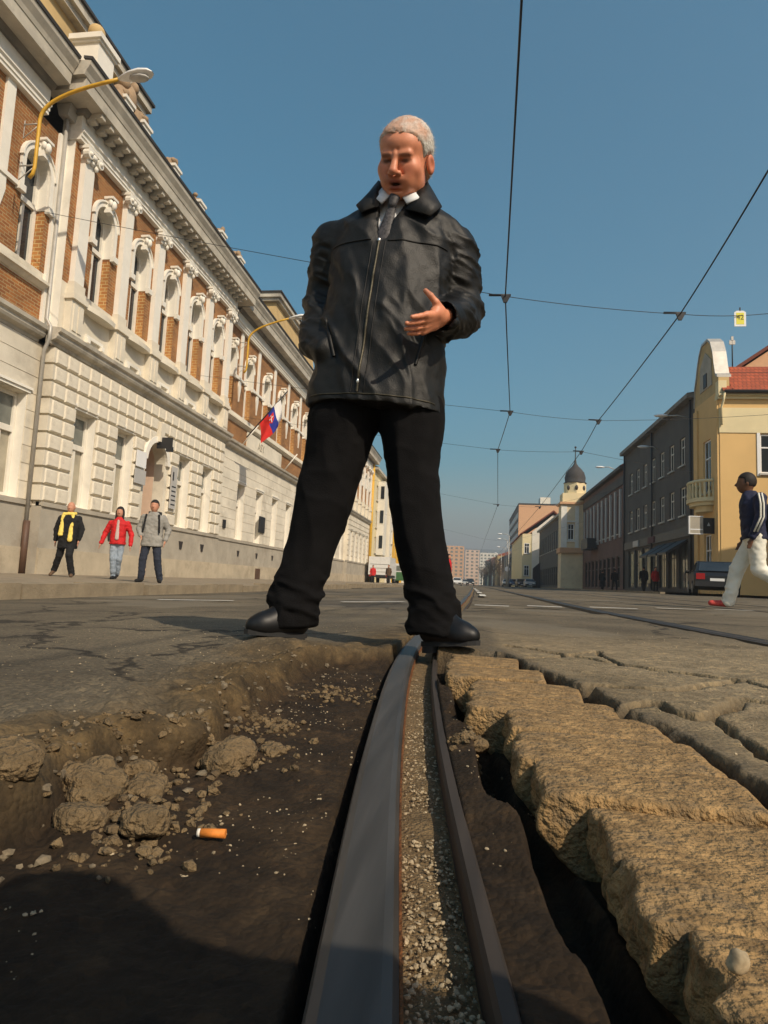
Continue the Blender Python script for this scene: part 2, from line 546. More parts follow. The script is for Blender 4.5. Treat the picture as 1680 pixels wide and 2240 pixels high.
def mat_ground():
    m, nt, b = _nt('road_surface')
    L = nt.links.new
    tc = _n(nt, 'ShaderNodeTexCoord'); P = tc.outputs['Object']
    def noise(s, d=6.0, r=0.6, vec=P):
        n = _n(nt, 'ShaderNodeTexNoise', Scale=s, Detail=d, Roughness=r); L(vec, n.inputs['Vector']); return n.outputs['Fac']
    def ramp(src, stops):
        r = _n(nt, 'ShaderNodeValToRGB')
        while len(r.color_ramp.elements) < len(stops): r.color_ramp.elements.new(0.5)
        for e, (p, c) in zip(r.color_ramp.elements, stops): e.position = p; e.color = col4(c)
        L(src, r.inputs['Fac']); return r.outputs['Color']
    def mix(f, a, c, mode='MIX'):
        x = _n(nt, 'ShaderNodeMix', data_type='RGBA', blend_type=mode)
        if isinstance(f, float): x.inputs[0].default_value = f
        else: L(f, x.inputs[0])
        for i, v in ((6, a), (7, c)):
            if isinstance(v, tuple): x.inputs[i].default_value = col4(v)
            else: L(v, x.inputs[i])
        return x.outputs[2]
    # asphalt: aggregate speckle + large worn patches
    vor = _n(nt, 'ShaderNodeTexVoronoi', Scale=140.0); L(P, vor.inputs['Vector'])
    vor2 = _n(nt, 'ShaderNodeTexVoronoi', Scale=55.0); L(P, vor2.inputs['Vector'])
    asp = ramp(noise(1.1), [(0.30, (0.076, 0.063, 0.045)), (0.5, (0.130, 0.107, 0.074)), (0.72, (0.190, 0.156, 0.105))])
    speck = ramp(vor.outputs['Color'], [(0.0, (0.55, 0.54, 0.52)), (0.6, (1.0, 1.0, 1.0)), (0.95, (1.5, 1.42, 1.25))])
    asp = mix(0.85, asp, speck, 'MULTIPLY')
    # long streaks along the street and tarred patches
    mp = _n(nt, 'ShaderNodeMapping'); mp.inputs['Scale'].default_value = (0.55, 0.10, 1.0); mp.inputs['Rotation'].default_value = (0, 0, 0.5); L(P, mp.inputs['Vector'])
    patch = _n(nt, 'ShaderNodeMapRange'); patch.inputs[1].default_value = 0.56; patch.inputs[2].default_value = 0.60; patch.inputs[3].default_value = 0.0; patch.inputs[4].default_value = 0.55
    L(noise(1.0, 4.0, 0.55, mp.outputs[0]), patch.inputs[0])
    asp = mix(patch.outputs[0], asp, (0.055, 0.052, 0.047))
    # soil
    vc = _n(nt, 'ShaderNodeTexVoronoi', feature='DISTANCE_TO_EDGE', Scale=0.55)
    dm = _n(nt, 'ShaderNodeVectorMath', operation='MULTIPLY_ADD')
    dn = _n(nt, 'ShaderNodeTexNoise', Scale=1.6, Detail=6.0, Roughness=0.65); L(P, dn.inputs['Vector']); L(dn.outputs['Color'], dm.inputs[0]); dm.inputs[1].default_value = (0.9, 0.9, 0.9); L(P, dm.inputs[2]); L(dm.outputs[0], vc.inputs['Vector'])
    ck = _n(nt, 'ShaderNodeMapRange'); ck.inputs[1].default_value = 0.006; ck.inputs[2].default_value = 0.016; ck.inputs[3].default_value = 0.85; ck.inputs[4].default_value = 0.0
    L(vc.outputs['Distance'], ck.inputs[0])
    asp = mix(ck.outputs[0], asp, (0.022, 0.019, 0.015))
    pt2 = _n(nt, 'ShaderNodeMapRange'); pt2.inputs[1].default_value = 0.55; pt2.inputs[2].default_value = 0.57; pt2.inputs[3].default_value = 0.0; pt2.inputs[4].default_value = 0.5
    L(noise(0.45, 3.0, 0.5), pt2.inputs[0])
    asp = mix(pt2.outputs[0], asp, (0.185, 0.160, 0.118))
    soil = ramp(noise(9.0, 8.0, 0.7), [(0.3, (0.016, 0.0105, 0.006)), (0.52, (0.034, 0.0215, 0.0115)), (0.75, (0.075, 0.048, 0.025))])
    soil = mix(0.7, soil, ramp(vor2.outputs['Color'], [(0.0, (0.6, 0.58, 0.55)), (0.7, (1.05, 1.05, 1.0)), (0.97, (1.7, 1.55, 1.3))]), 'MULTIPLY')
    # ochre crust (worn old asphalt with clay)
    crust = ramp(noise(13.0, 8.0, 0.72), [(0.3, (0.030, 0.022, 0.013)), (0.5, (0.092, 0.062, 0.029)), (0.68, (0.215, 0.140, 0.060))])
    at1 = _n(nt, 'ShaderNodeAttribute', attribute_name='soil')
    at2 = _n(nt, 'ShaderNodeAttribute', attribute_name='crust')
    at3 = _n(nt, 'ShaderNodeAttribute', attribute_name='worn')
    worn = mix(0.8, ramp(noise(5.0), [(0.3, (0.19, 0.15, 0.092)), (0.7, (0.30, 0.235, 0.145))]), ramp(vor2.outputs['Color'], [(0.0, (0.62, 0.60, 0.57)), (0.6, (1.0, 1.0, 1.0)), (0.95, (1.5, 1.42, 1.25))]), 'MULTIPLY')
    asp = mix(at3.outputs['Fac'], asp, worn)
    c = mix(at2.outputs['Fac'], asp, crust)
    c = mix(at1.outputs['Fac'], c, soil)
    L(c, b.inputs['Base Color'])
    b.inputs['Roughness'].default_value = 0.88
    b.inputs['Specular IOR Level'].default_value = 0.25
    bp = _n(nt, 'ShaderNodeBump', Strength=0.8, Distance=0.005)
    ad = _n(nt, 'ShaderNodeMath', operation='MULTIPLY_ADD'); L(vor.outputs['Distance'], ad.inputs[0]); ad.inputs[1].default_value = -0.7
    L(noise(60.0, 8.0, 0.78), ad.inputs[2]); L(ad.outputs[0], bp.inputs['Height']); L(bp.outputs[0], b.inputs['Normal'])
    return m
M['road'] = mat_ground()

# rail line (head centre) and its level
_ry = np.array([-2.5, -1.0, 0.0, 0.38, 0.6, 1.0, 1.7, 2.3, 3.5, 4.7, 8.4, 26, 60, 400])
_rx = np.array([0.24, 0.088, -0.018, -0.060, -0.088, -0.131, -0.190, -0.217, -0.200, -0.168, -0.115, -0.03, 0.0, 0.0])
_yy = np.concatenate([np.arange(-2.5, 12, 0.05), np.arange(12, 400, 2.0)])
_xx = np.interp(_yy, _ry, _rx)
for _ in range(30):
    _xx[1:-1] = 0.25 * _xx[:-2] + 0.5 * _xx[1:-1] + 0.25 * _xx[2:]
def rail_x(y): return np.interp(y, _yy, _xx)
def rail_z(y): return np.interp(y, [-2.5, 1.1, 2.0, 3.2, 6.0, 400], [-0.050, -0.045, -0.028, -0.008, 0.004, 0.004])

X_EDGES = np.concatenate([np.linspace(-3.0, -0.75, 60)[:-1], np.linspace(-0.75, -0.12, 190)[:-1], np.linspace(-0.12, 0.36, 170)[:-1], np.linspace(0.36, 0.9, 110)[:-1], np.linspace(0.9, 3.0, 60)])
Y_EDGES = np.concatenate([np.linspace(-2.0, 0.14, 24)[:-1], 0.14 * np.exp(np.linspace(0, math.log(5.5 / 0.14), 500))])
GX, GY = np.meshgrid(X_EDGES, Y_EDGES, indexing='ij')

def left_edge(y):
    e = np.interp(y, [-2, 0.3, 0.57, 0.84, 0.95, 1.12, 1.35, 1.6, 1.78, 1.92, 2.0, 2.06], [-0.47, -0.45, -0.445, -0.44, -0.395, -0.42, -0.45, -0.475, -0.47, -0.42, -0.34, -0.24])
    return e + 0.022 * fbm(y * 9, y * 0 + 3.3, seed=5, oct=4)

def ground_fields(X, Y):
    base = gz(X)
    fade = smooth01(3.0, 2.2, np.abs(X)) * smooth01(5.5, 4.2, Y) * smooth01(-2.0, -1.4, Y)
    rx = rail_x(Y); rz = rail_z(Y)
    # broken asphalt with gentle waves
    top = base + fade * (0.006 * fbm(X * 2.2, Y * 2.2, seed=1) + 0.0035 * fbm(X * 16, Y * 16, seed=2, oct=4))
    # left slab: clay crust bulging towards its edge
    le = left_edge(Y)
    d_left = le - X                                  # > 0 on the slab
    near = smooth01(0.75, 0.0, d_left) * smooth01(2.6, 1.7, Y) * (X < rx)
    lump = 0.020 * fbm(X * 7, Y * 7, seed=3, oct=5) + 0.010 * fbm(X * 23, Y * 23, seed=4, oct=4)
    strata = 0.008 * np.sin((d_left + 0.05 * fbm(X * 4, Y * 4, seed=8)) * 45) * smooth01(0.35, 0.05, d_left)
    top = top + near * (1.25 * lump + strata) * fade
    top = top + 0.034 * np.exp(-((X + 0.63) / 0.16) ** 2 - ((Y - 2.02) / 0.14) ** 2) + 0.010 * np.exp(-((X + 0.06) / 0.12) ** 2 - ((Y - 2.05) / 0.10) ** 2)
    # dug-out strip beside the rail
    floor_l = np.interp(Y, [-2, 0.3, 0.7, 1.4, 1.9, 2.1, 2.6], [-0.078, -0.078, -0.076, -0.068, -0.052, -0.038, -0.02]) + 0.012 * fbm(X * 6, Y * 6, seed=11, oct=5) + 0.006 * fbm(X * 34, Y * 34, seed=12, oct=4) + 0.0016 * fbm(X * 130, Y * 130, seed=27, oct=2)
    heap = np.exp(-((X + 0.42) / 0.11) ** 2 - ((Y - 0.70) / 0.10) ** 2)
    floor_l = floor_l + heap * (0.022 + 0.022 * np.abs(fbm(X * 17, Y * 17, seed=16, oct=4)) + 0.010 * fbm(X * 50, Y * 50, seed=17, oct=3))
    wob = 0.030 * fbm(X * 11, Y * 11, seed=13, oct=5)
    wall_w = 0.050 + 0.03 * vnoise(Y * 5, Y * 0, seed=14)
    pl = smooth01(0.0, 1.0, (X + wob - le) / wall_w + 0.35)       # 0 slab, 1 floor
    close_l = smooth01(2.10, 1.98, Y + 0.02 * fbm(X * 12, Y * 2, seed=15))
    pl = pl * close_l * (X < rx)
    z = top * (1 - pl) + floor_l * pl
    band = 4 * pl * (1 - pl)
    z = z + band * (0.020 * fbm(X * 28, Y * 28, seed=18, oct=4) + 0.007 * fbm(X * 110, Y * 110, seed=19, oct=2)) + near * (1 - pl) * (0.0045 * fbm(X * 60, Y * 60, seed=20, oct=3))
    # strip under and right of the rail, up to the setts
    se = np.interp(Y, [-2, 0.3, 0.45, 0.62, 0.75, 0.9, 1.1, 1.3, 1.5, 1.7, 1.9, 2.1], [0.14, 0.125, 0.125, 0.115, 0.09, 0.055, 0.045, 0.005, -0.01, -0.05, -0.075, -0.09])
    floor_r = rz - 0.010 + 0.010 * fbm(X * 8, Y * 8, seed=21, oct=5) + 0.004 * fbm(X * 45, Y * 45, seed=22, oct=3)
    trench = smooth01(0.034, 0.012, np.abs(X - se + 0.012 + 0.012 * vnoise(Y * 11, Y * 0, seed=23))) * (0.4 + 0.6 * smooth01(-0.3, 0.3, vnoise(Y * 4.0, Y * 0, seed=24) + 0.25))
    floor_r = floor_r + 0.022 * smooth01(0.10, 0.03, np.abs(X - se)) * smooth01(0.45, 0.8, Y) - 0.095 * trench
    ce = np.interp(Y, [-2, 0.5, 0.71, 0.89, 1.01, 1.2, 1.45, 1.65, 1.85, 2.2], [0.30, 0.30, 0.305, 0.312, 0.302, 0.265, 0.222, 0.168, 0.13, 0.06])
    ce = ce - 0.020 + 0.016 * fbm(Y * 13, Y * 0, seed=31)
    under = -0.085 + 0.006 * fbm(X * 20, Y * 20, seed=32)
    close_r = smooth01(2.05, 1.92, Y)
    pr = ((X >= rx) & (X < ce)).astype(float) * close_r
    mixr = smooth01(-0.01, 0.02, X - se)
    fr = floor_r * (1 - mixr) + under * mixr
    # front pit where a sett is missing, nearest the camera
    fr = np.where((X > se) & (Y < 0.345), -0.105 + 0.02 * fbm(X * 15, Y * 15, seed=33), fr)
    e_soft = smooth01(0.0, 0.018, X - ce)
    z = np.where(pr > 0, (fr * pr + z * (1 - pr)), z)
    # asphalt right of the setts starts with a ragged edge and the open joint
    rag = smooth01(0.0, 0.030, X - ce - 0.008 + 0.020 * fbm(X * 24, Y * 24, seed=34))
    joint = (X >= ce) & (Y < 2.0)
    z = np.where(joint, np.minimum(z, top * rag + (-0.05) * (1 - rag)), z)
    # cracks in the asphalt on the right
    def seg_d(x0, y0, x1, y1):
        w = 0.018 * fbm(X * 9, Y * 9, seed=41)
        px, py = X + w - x0, Y + w - y0
        dx, dy = x1 - x0, y1 - y0
        t = np.clip((px * dx + py * dy) / (dx * dx + dy * dy), 0, 1)
        return np.hypot(px - t * dx, py - t * dy)
    crack = np.zeros_like(X)
    for (a, bq, c, d_, w) in CRACKS:
        crack = np.maximum(crack, smooth01(w * 2.2, w * 0.6, seg_d(a, bq, c, d_) + 0.012 * fbm(X * 25, Y * 25, seed=42)))
    z = z - 0.040 * crack * (X > ce) * fade
    # bed for rails further on
    bed = smooth01(0.062, 0.050, np.abs(X - (rx + 0.025)))
    z = np.where(Y > 1.9, z * (1 - bed) + np.minimum(z, rz - 0.060) * bed, z)
    inner = smooth01(0.075, 0.060, np.abs(X - (rx + 0.028))) * (Y <= 2.1)
    z = z * (1 - inner) + np.minimum(z, rz - 0.075) * inner
    soil = np.clip(pl + pr * (X < ce), 0, 1)
    soil = np.maximum(soil, crack * 0.9 * (X > ce))
    soil = np.maximum(soil, (1 - rag) * joint)
    crust = np.clip(near * smooth01(0.38, -0.02, d_left + 0.13 * fbm(X * 6, Y * 6, seed=51)), 0, 1)
    crust = np.maximum(crust, 0.22 * smooth01(0.55, 0.05, X - ce + 0.15 * fbm(X * 5, Y * 5, seed=52)) * (X > ce) * smooth01(3.2, 1.8, Y))
    crust = np.maximum(crust, 0.9 * smooth01(0.30, 0.12, np.abs(X - rx)) * smooth01(1.8, 2.1, Y) * smooth01(3.5, 2.3, Y))
    pale = np.clip(smooth01(0.02, 0.08, X - ce) * smooth01(1.6, 0.9, X + 0.3 * fbm(X * 2, Y * 2, seed=53)) * smooth01(3.6, 2.0, Y), 0, 1)
    ground_fields.pale = pale
    # undercut rim of the left slab
    ov = smooth01(0.0, 0.35, vnoise(Y * 5.5, Y * 0 + 7.0, seed=61)) * close_l * smooth01(1.75, 1.5, Y)
    dxo = (X < rx) * ov * (0.045 * smooth01(0.02, 0.20, pl) * smooth01(0.62, 0.40, pl) - 0.05 * smooth01(0.60, 0.85, pl) * smooth01(1.0, 0.93, pl)) * 1.0
    return z, soil, crust, dxo

_cl = [[(0.114, 2.287), (0.252, 2.138), (0.374, 1.952), (0.513, 1.774), (0.642, 1.673), (0.95, 1.60)], [(0.162, 1.649), (0.211, 1.449), (0.302, 1.426), (0.408, 1.412), (0.631, 1.647)], [(0.255, 1.204), (0.339, 1.259), (0.361, 1.126), (0.433, 1.209), (0.518, 1.352), (0.64, 1.30)],
       [(0.174, 1.903), (0.412, 2.23), (0.406, 1.862)], [(0.393, 1.138), (0.38, 0.909), (0.44, 0.75)], [(0.631, 1.647), (0.72, 1.42), (0.64, 1.30)], [(0.64, 1.30), (0.85, 1.12)]]
CRACKS = [(a_[0], a_[1], b_[0], b_[1], 0.0085 if k_ < 3 else 0.0055) for k_, l_ in enumerate(_cl) for a_, b_ in zip(l_[:-1], l_[1:])]
def near_patch():
    z, soil, crust, dxo = ground_fields(GX, GY)
    nx, ny = GX.shape
    V = np.stack([GX + dxo, GY, z], -1).reshape(-1, 3)
    I = np.arange(nx * ny).reshape(nx, ny)
    Q = np.stack([I[:-1, :-1], I[1:, :-1], I[1:, 1:], I[:-1, 1:]], -1).reshape(-1, 4)
    return V, Q, soil.ravel(), crust.ravel(), ground_fields.pale.ravel()
_V, _Q, _soil, _crust, _pale = near_patch()
# outer sheet: rings of quads round the patch, same cross fall
xs = [-4000, -600, -60, -5.0] + list(X_EDGES[[0]]) + [3.0, 4.0, 9.5, 60, 600, 4000]
ys = [-600, -40, -2.0, 5.5, 30, 120, 600, 4500]
ov_, of_, oi = [], [], {}
def _ov(i, j):
    if (i, j) not in oi:
        oi[(i, j)] = len(ov_); ov_.append((xs[i], ys[j], float(gz(xs[i]))))
    return oi[(i, j)]
for i in range(len(xs) - 1):
    for j in range(len(ys) - 1):
        if xs[i] >= -3.0 and xs[i + 1] <= 3.0 and ys[j] >= -2.0 and ys[j + 1] <= 5.5: continue
        of_.append((_ov(i, j), _ov(i + 1, j), _ov(i + 1, j + 1), _ov(i, j + 1)))
_n0 = len(_V)
V_all = np.concatenate([_V, np.array(ov_)]); Q_all = np.concatenate([_Q, np.array(of_) + _n0])
zz = np.zeros(len(ov_))
road = np_mesh('road', V_all, Q_all, M['road'], attrs={'soil': np.concatenate([_soil, zz]), 'crust': np.concatenate([_crust, zz]), 'worn': np.concatenate([_pale, zz])})
tag(road, 'worn asphalt street with broken surface along the tram rail', kind='structure')

def ground_z(x, y):
    z, _, _, _ = ground_fields(np.array([[float(x)]]), np.array([[float(y)]]))
    return float(z[0, 0])

# ------------------------------------------------------------------ rails
def mat_steel(name, c, rough, streak=True, metal=1.0):
    m, nt, b = _nt(name)
    L = nt.links.new
    tc = _n(nt, 'ShaderNodeTexCoord')
    mp = _n(nt, 'ShaderNodeMapping'); mp.inputs['Scale'].default_value = (60.0, 3.0, 20.0); L(tc.outputs['Object'], mp.inputs['Vector'])
    n = _n(nt, 'ShaderNodeTexNoise', Scale=1.0, Detail=6.0); L(mp.outputs[0], n.inputs['Vector'])
    r = _n(nt, 'ShaderNodeValToRGB'); r.color_ramp.elements[0].position = 0.3; r.color_ramp.elements[1].position = 0.75
    r.color_ramp.elements[0].color = col4([x * 0.7 for x in c]); r.color_ramp.elements[1].color = col4([x * 1.25 for x in c])
    L(n.outputs['Fac'], r.inputs['Fac']); L(r.outputs[0], b.inputs['Base Color'])
    mr = _n(nt, 'ShaderNodeMapRange'); mr.inputs[3].default_value = rough - 0.08; mr.inputs[4].default_value = rough + 0.12; L(n.outputs['Fac'], mr.inputs[0]); L(mr.outputs[0], b.inputs['Roughness'])
    b.inputs['Metallic'].default_value = metal
    bp = _n(nt, 'ShaderNodeBump', Strength=0.12, Distance=0.002); L(n.outputs['Fac'], bp.inputs['Height']); L(bp.outputs[0], b.inputs['Normal'])
    return m
M['steel_worn'] = mat_steel('steel_worn', (0.078, 0.073, 0.068), 0.52, metal=0.4)
M['steel_dull'] = mat_steel('steel_dull', (0.042, 0.032, 0.025), 0.72, metal=0.1)
M['rust'] = mat_plain('rust', (0.20, 0.075, 0.022), 0.9, var=0.4, scale=40, bump=0.4, bscale=200)
M['grit'] = mat_plain('grit', (0.20, 0.135, 0.065), 0.95, var=0.35, scale=60, bump=0.8, bscale=220)

def sweep(name, mat, prof, ys_, xf, zf, parent, smooth=False, closed=True):
    """profile (dx,dz) swept along the rail line"""
    n = len(prof)
    V = []
    for y in ys_:
        sl = float((xf(y + 0.02) - xf(y - 0.02)) / 0.04)
        c = 1.0 / math.hypot(1, sl)
        for dx, dz in prof:
            V.append((float(xf(y)) + dx * c, y - dx * c * sl, float(zf(y)) + dz))
    F = []
    for i in range(len(ys_) - 1):
        for k in range(n if closed else n - 1):
            k2 = (k + 1) % n
            F.append((i * n + k, i * n + k2, (i + 1) * n + k2, (i + 1) * n + k))
    if closed:
        F.append(tuple(range(n))); F.append(tuple((len(ys_) - 1) * n + k for k in range(n - 1, -1, -1)))
    mb = MB(); mb.add(V, F, smooth)
    return mb.build(name, mat, parent)
RY = np.concatenate([np.arange(-2.4, 3.0, 0.04), np.arange(3.0, 12, 0.3), np.arange(12, 140, 4.0)])
rail = empty('tram_rail', (0, 0, 0), label='grooved steel tram rail lying exposed in the dug out strip between the standing person\'s feet', cat='rail')
hp = [(-0.029, -0.085), (-0.029, -0.010), (-0.026, -0.003), (-0.019, 0.0), (0.017, 0.0), (0.024, -0.003), (0.0285, -0.012), (0.0285, -0.085)]
sweep('rail_head', M['steel_worn'], hp, RY, rail_x, rail_z, rail)
sweep('head_flank', M['rust'], [(0.0288, -0.080), (0.0288, -0.013), (0.0312, -0.012), (0.033, -0.080)], RY, rail_x, rail_z, rail)
lp = [(0.086, -0.085), (0.086, -0.006), (0.089, -0.001), (0.099, -0.001), (0.103, -0.008), (0.104, -0.085)]
sweep('groove_lip', M['steel_dull'], lp, RY, rail_x, lambda y: rail_z(y) - 0.002, rail)
sweep('rail_web', M['rust'], [(-0.010, -0.16), (-0.010, -0.086), (0.09, -0.086), (0.09, -0.16)], RY[RY < 3], rail_x, rail_z, rail)
# grit packed into the groove
gy = np.concatenate([np.arange(0.1, 2.2, 0.008), np.arange(2.2, 12, 0.1), np.arange(12, 140, 4.0)])
gx = np.linspace(0.031, 0.0865, 14)
GXX, GYY = np.meshgrid(gx, gy, indexing='ij')
gzz = rail_z(GYY) - np.interp(GYY, [0, 1.4, 2.2, 4], [0.036, 0.034, 0.026, 0.022]) + (0.004 * fbm(GXX * 40, GYY * 40, seed=71) + 0.006 * fbm(GXX * 9, GYY * 9, seed=72)) * smooth01(6, 3, GYY)
gzz = gzz - 0.05 * smooth01(0.36, 0.30, GYY + 0.7 * (GXX - 0.03))
I = np.arange(GXX.size).reshape(GXX.shape)
groove = np_mesh('groove_grit', np.stack([rail_x(GYY) + GXX, GYY, gzz], -1).reshape(-1, 3), np.stack([I[:-1, :-1], I[1:, :-1], I[1:, 1:], I[:-1, 1:]], -1).reshape(-1, 4), M['grit'], rail)
tag(groove, 'brown grit packed into the rail groove', kind='stuff')
# the other rail of the track and the rails of the second track, flush with the road
M['rail_dark'] = mat_plain('rail_dark', (0.045, 0.038, 0.032), 0.55, metal=0.3, var=0.4, scale=8)
def flush_rail(name, xoff, label, y0=2.6):
    t = empty(name, (0, 0, 0), label=label, cat='rail')
    ys_ = RY[RY > y0]
    xf = lambda y: rail_x(y) + xoff + np.interp(y, [-3, 0, 3, 5, 8, 400], [0.75, 0.50, 0.26, 0.08, 0.0, 0.0]) * 0.6
    zf = lambda y: gz(xf(y)) + np.where(np.asarray(y) > 5.5, 0.006, 0.011)
    sweep('rail_head', M['rail_dark'], [(-0.029, -0.06), (-0.029, -0.002), (0.029, -0.002), (0.029, -0.06)], ys_, xf, zf, t)
    sweep('groove', M['rubber'], [(0.030, -0.06), (0.030, -0.003), (0.075, -0.003), (0.075, -0.06)], ys_, xf, zf, t)
    sweep('tar_joint', M['metal_dark'], [(-0.06, -0.06), (-0.06, -0.003), (-0.0295, -0.003), (-0.0295, -0.06)], ys_, xf, zf, t)
    return t
flush_rail('tram_rail', 1.27, 'dark tram rail flush with the asphalt right of the standing person, nearest one', -2.5)
flush_rail('tram_rail', 3.55, 'thin tram rail of the second track crossing near the person in white trousers', -2.5)
flush_rail('tram_rail', 4.80, 'outermost tram rail of the second track on the far right of the road', -2.5)

# painted dashes across the street
M['paint'] = mat_plain('road_paint', (0.62, 0.60, 0.54), 0.8, var=0.25, scale=6, stain=((0.16, 0.14, 0.11), 7.0, 0.55, 0.8))
def dash(x0, y0, x1, y1, w=0.13):
    d = Vector((x1 - x0, y1 - y0)).normalized(); n = Vector((-d.y, d.x)) * w
    pts = [(x0, y0), (x1, y1), (x1 + n.x, y1 + n.y), (x0 + n.x, y0 + n.y)]
    MB().add([(p[0], p[1], float(gz(p[0])) + 0.005) for p in pts], [(0, 1, 2, 3)]).build('paint_dash', M['paint'], road)
for q in [(-1.35, 6.75, -0.72, 7.2), (-3.3, 6.4, -2.5, 6.5), (0.02, 6.5, 0.36, 6.5), (0.57, 6.9, 0.93, 6.9), (1.28, 7.3, 1.78, 7.3), (2.16, 8.0, 2.66, 8.0), (2.95, 8.4, 3.4, 8.4), (4.2, 9.2, 4.9, 9.3)]:
    dash(*q)
for k in range(7):
    dash(0.25 - 0.02 * k, 12 + k * 4.2, 0.25 - 0.02 * k, 14 + k * 4.2, 0.12)

# ------------------------------------------------------------------ setts beside the rail
M['sett'] = mat_plain('sett', (0.295, 0.185, 0.078), 0.92, var=0.5, scale=30, bump=0.7, bscale=130, stain=((0.150, 0.118, 0.075), 18.0, 0.50, 0.6))
M['clod'] = mat_plain('clod', (0.175, 0.120, 0.060), 0.95, var=0.4, scale=25, bump=0.8, bscale=120, stain=((0.085, 0.058, 0.032), 22.0, 0.53, 0.7))
def rock_mesh(name, mat, size, seed, res=14, rough=0.10, freq=9.0, round_p=5.0, lay=0.0, jag=0.0):
    """superellipsoid block with noise"""
    g = np.linspace(-1, 1, res)
    Vs, Qs, n = [], [], 0
    for ax in range(3):
        for sgn in (-1, 1):
            A, B_ = np.meshgrid(g, g, indexing='ij')
            P = np.zeros(A.shape + (3,))
            P[..., ax] = sgn; P[..., (ax + 1) % 3] = A; P[..., (ax + 2) % 3] = B_
            I = np.arange(res * res).reshape(res, res) + n
            q = np.stack([I[:-1, :-1], I[1:, :-1], I[1:, 1:], I[:-1, 1:]], -1).reshape(-1, 4)
            if sgn < 0: q = q[:, ::-1]
            Vs.append(P.reshape(-1, 3)); Qs.append(q); n += res * res
    V = np.concatenate(Vs); Q = np.concatenate(Qs)
    r = (np.abs(V) ** round_p).sum(1) ** (1 / round_p)
    V = V / r[:, None]
    N = V / np.linalg.norm(V, axis=1)[:, None]
    S = np.array(size) / 2
    W = V * S
    d = fbm(W[:, 0] * freq + seed * 3.1, W[:, 1] * freq, W[:, 2] * freq, seed=seed, oct=5)
    d2 = fbm(W[:, 0] * freq * 4.5, W[:, 1] * freq * 4.5, W[:, 2] * freq * 4.5, seed=seed + 5, oct=3)
    W = W + N * ((d * rough + d2 * rough * 0.35) * min(size))[:, None]
    if jag:
        side = smooth01(-0.55, -0.95, V[:, 0])
        W[:, 0] += side * jag * (fbm(W[:, 1] * 42 + seed, W[:, 2] * 30, seed=seed + 9, oct=4) + 0.25) * 1.3
        lowz = np.clip((0.35 - V[:, 2]) / 1.35, 0, 1)
        W[:, 0] += smooth01(0.3, -0.9, V[:, 0]) * 0.085 * lowz
    if lay:
        W[:, 2] += lay * np.sin((W[:, 1] + 0.02 * d) * 70) * (V[:, 2] > 0.5)
    # weld seams between the six sheets
    key = np.round(V * 1e4).astype(np.int64)
    _, first, inv = np.unique(key, axis=0, return_index=True, return_inverse=True)
    inv = inv.ravel()
    me_V = W[first]; Q = inv[Q]
    me = bpy.data.meshes.new(name)
    me.from_pydata(me_V.tolist(), [], Q.tolist())
    me.polygons.foreach_set('use_smooth', [True] * len(me.polygons))
    me.materials.append(mat); me.update()
    return me
sett_rows = [(0.352, 0.452, 0.122, 0.330, 0.000), (0.458, 0.566, 0.128, 0.345, 0.002), (0.572, 0.688, 0.112, 0.318, -0.001), (0.694, 0.816, 0.088, 0.300, 0.003), (0.824, 0.990, 0.052, 0.306, 0.000),
             (0.998, 1.145, 0.046, 0.296, 0.003), (1.153, 1.300, 0.008, 0.262, 0.001), (1.308, 1.500, -0.004, 0.228, 0.003), (1.508, 1.710, -0.044, 0.176, 0.001), (1.718, 1.915, -0.070, 0.130, 0.002),
             (0.205, 0.285, 0.350, 0.480, -0.010), (0.05, 0.18, 0.36, 0.50, -0.004)]
for i, (y0, y1, x0, x1, dz) in enumerate(sett_rows):
    x0 += (0.012, -0.010, 0.006, -0.012, 0.010)[i % 5]; dz += (0.0, -0.004, 0.003, -0.002, 0.002)[(i * 3) % 5]
    res = 30 if y0 < 0.7 else 20
    me = rock_mesh('sett', M['sett'], (x1 - x0, y1 - y0 + 0.008, 0.13), 100 + i, res=res, rough=0.022, freq=12.0, round_p=26.0, lay=0.0004, jag=0.010)
    inst('sett', me, road, ((x0 + x1) / 2, (y0 + y1) / 2, -0.071 + dz), (rng.uniform(-0.015, 0.015), rng.uniform(-0.015, 0.015), -0.06 + rng.uniform(-0.04, 0.04)))
# clods of dug-up clay on the left
clods = [(-0.43, 0.715, 0.10, 0.085, 0.070, 'largest clay clod in the heap at the left edge of the pit'), (-0.475, 0.63, 0.085, 0.07, 0.055, 'crumbling clay clod at the far left of the heap'), (-0.335, 0.665, 0.075, 0.06, 0.045, 'lone flat clay clod nearest the cigarette end'),
         (-0.385, 0.765, 0.06, 0.05, 0.035, 'small clay clod behind the largest clod'), (-0.40, 0.655, 0.055, 0.05, 0.040, 'clay clod in the middle of the heap in front of the largest'), (-0.345, 0.93, 0.09, 0.07, 0.060, 'grey asphalt lump fallen from the broken left edge'), (-0.30, 1.00, 0.05, 0.05, 0.035, 'small lump beside the fallen asphalt lump'), (-0.43, 0.83, 0.06, 0.05, 0.04, 'clay lump under the dark overhang at the left edge')]
for i, (x, y, sx, sy, sz, lab) in enumerate(clods):
    me = rock_mesh('clay_clod', M['clod'], (sx * 0.82, sy * 0.82, sz * 0.58), 200 + i, res=22, rough=0.40, freq=24.0, round_p=3.2)
    o = inst('clay_clod', me, None, (x, y, ground_z(x, y) + sz * 0.16), (rng.uniform(-.3, .3), rng.uniform(-.3, .3), rng.uniform(0, 3)))
    tag(o, lab, 'clod', 'clods of dug-up clay in the pit')
me = rock_mesh('clay_clod', M['clod'], (0.05, 0.055, 0.028), 230, res=12, rough=0.3, freq=40.0, round_p=2.4)
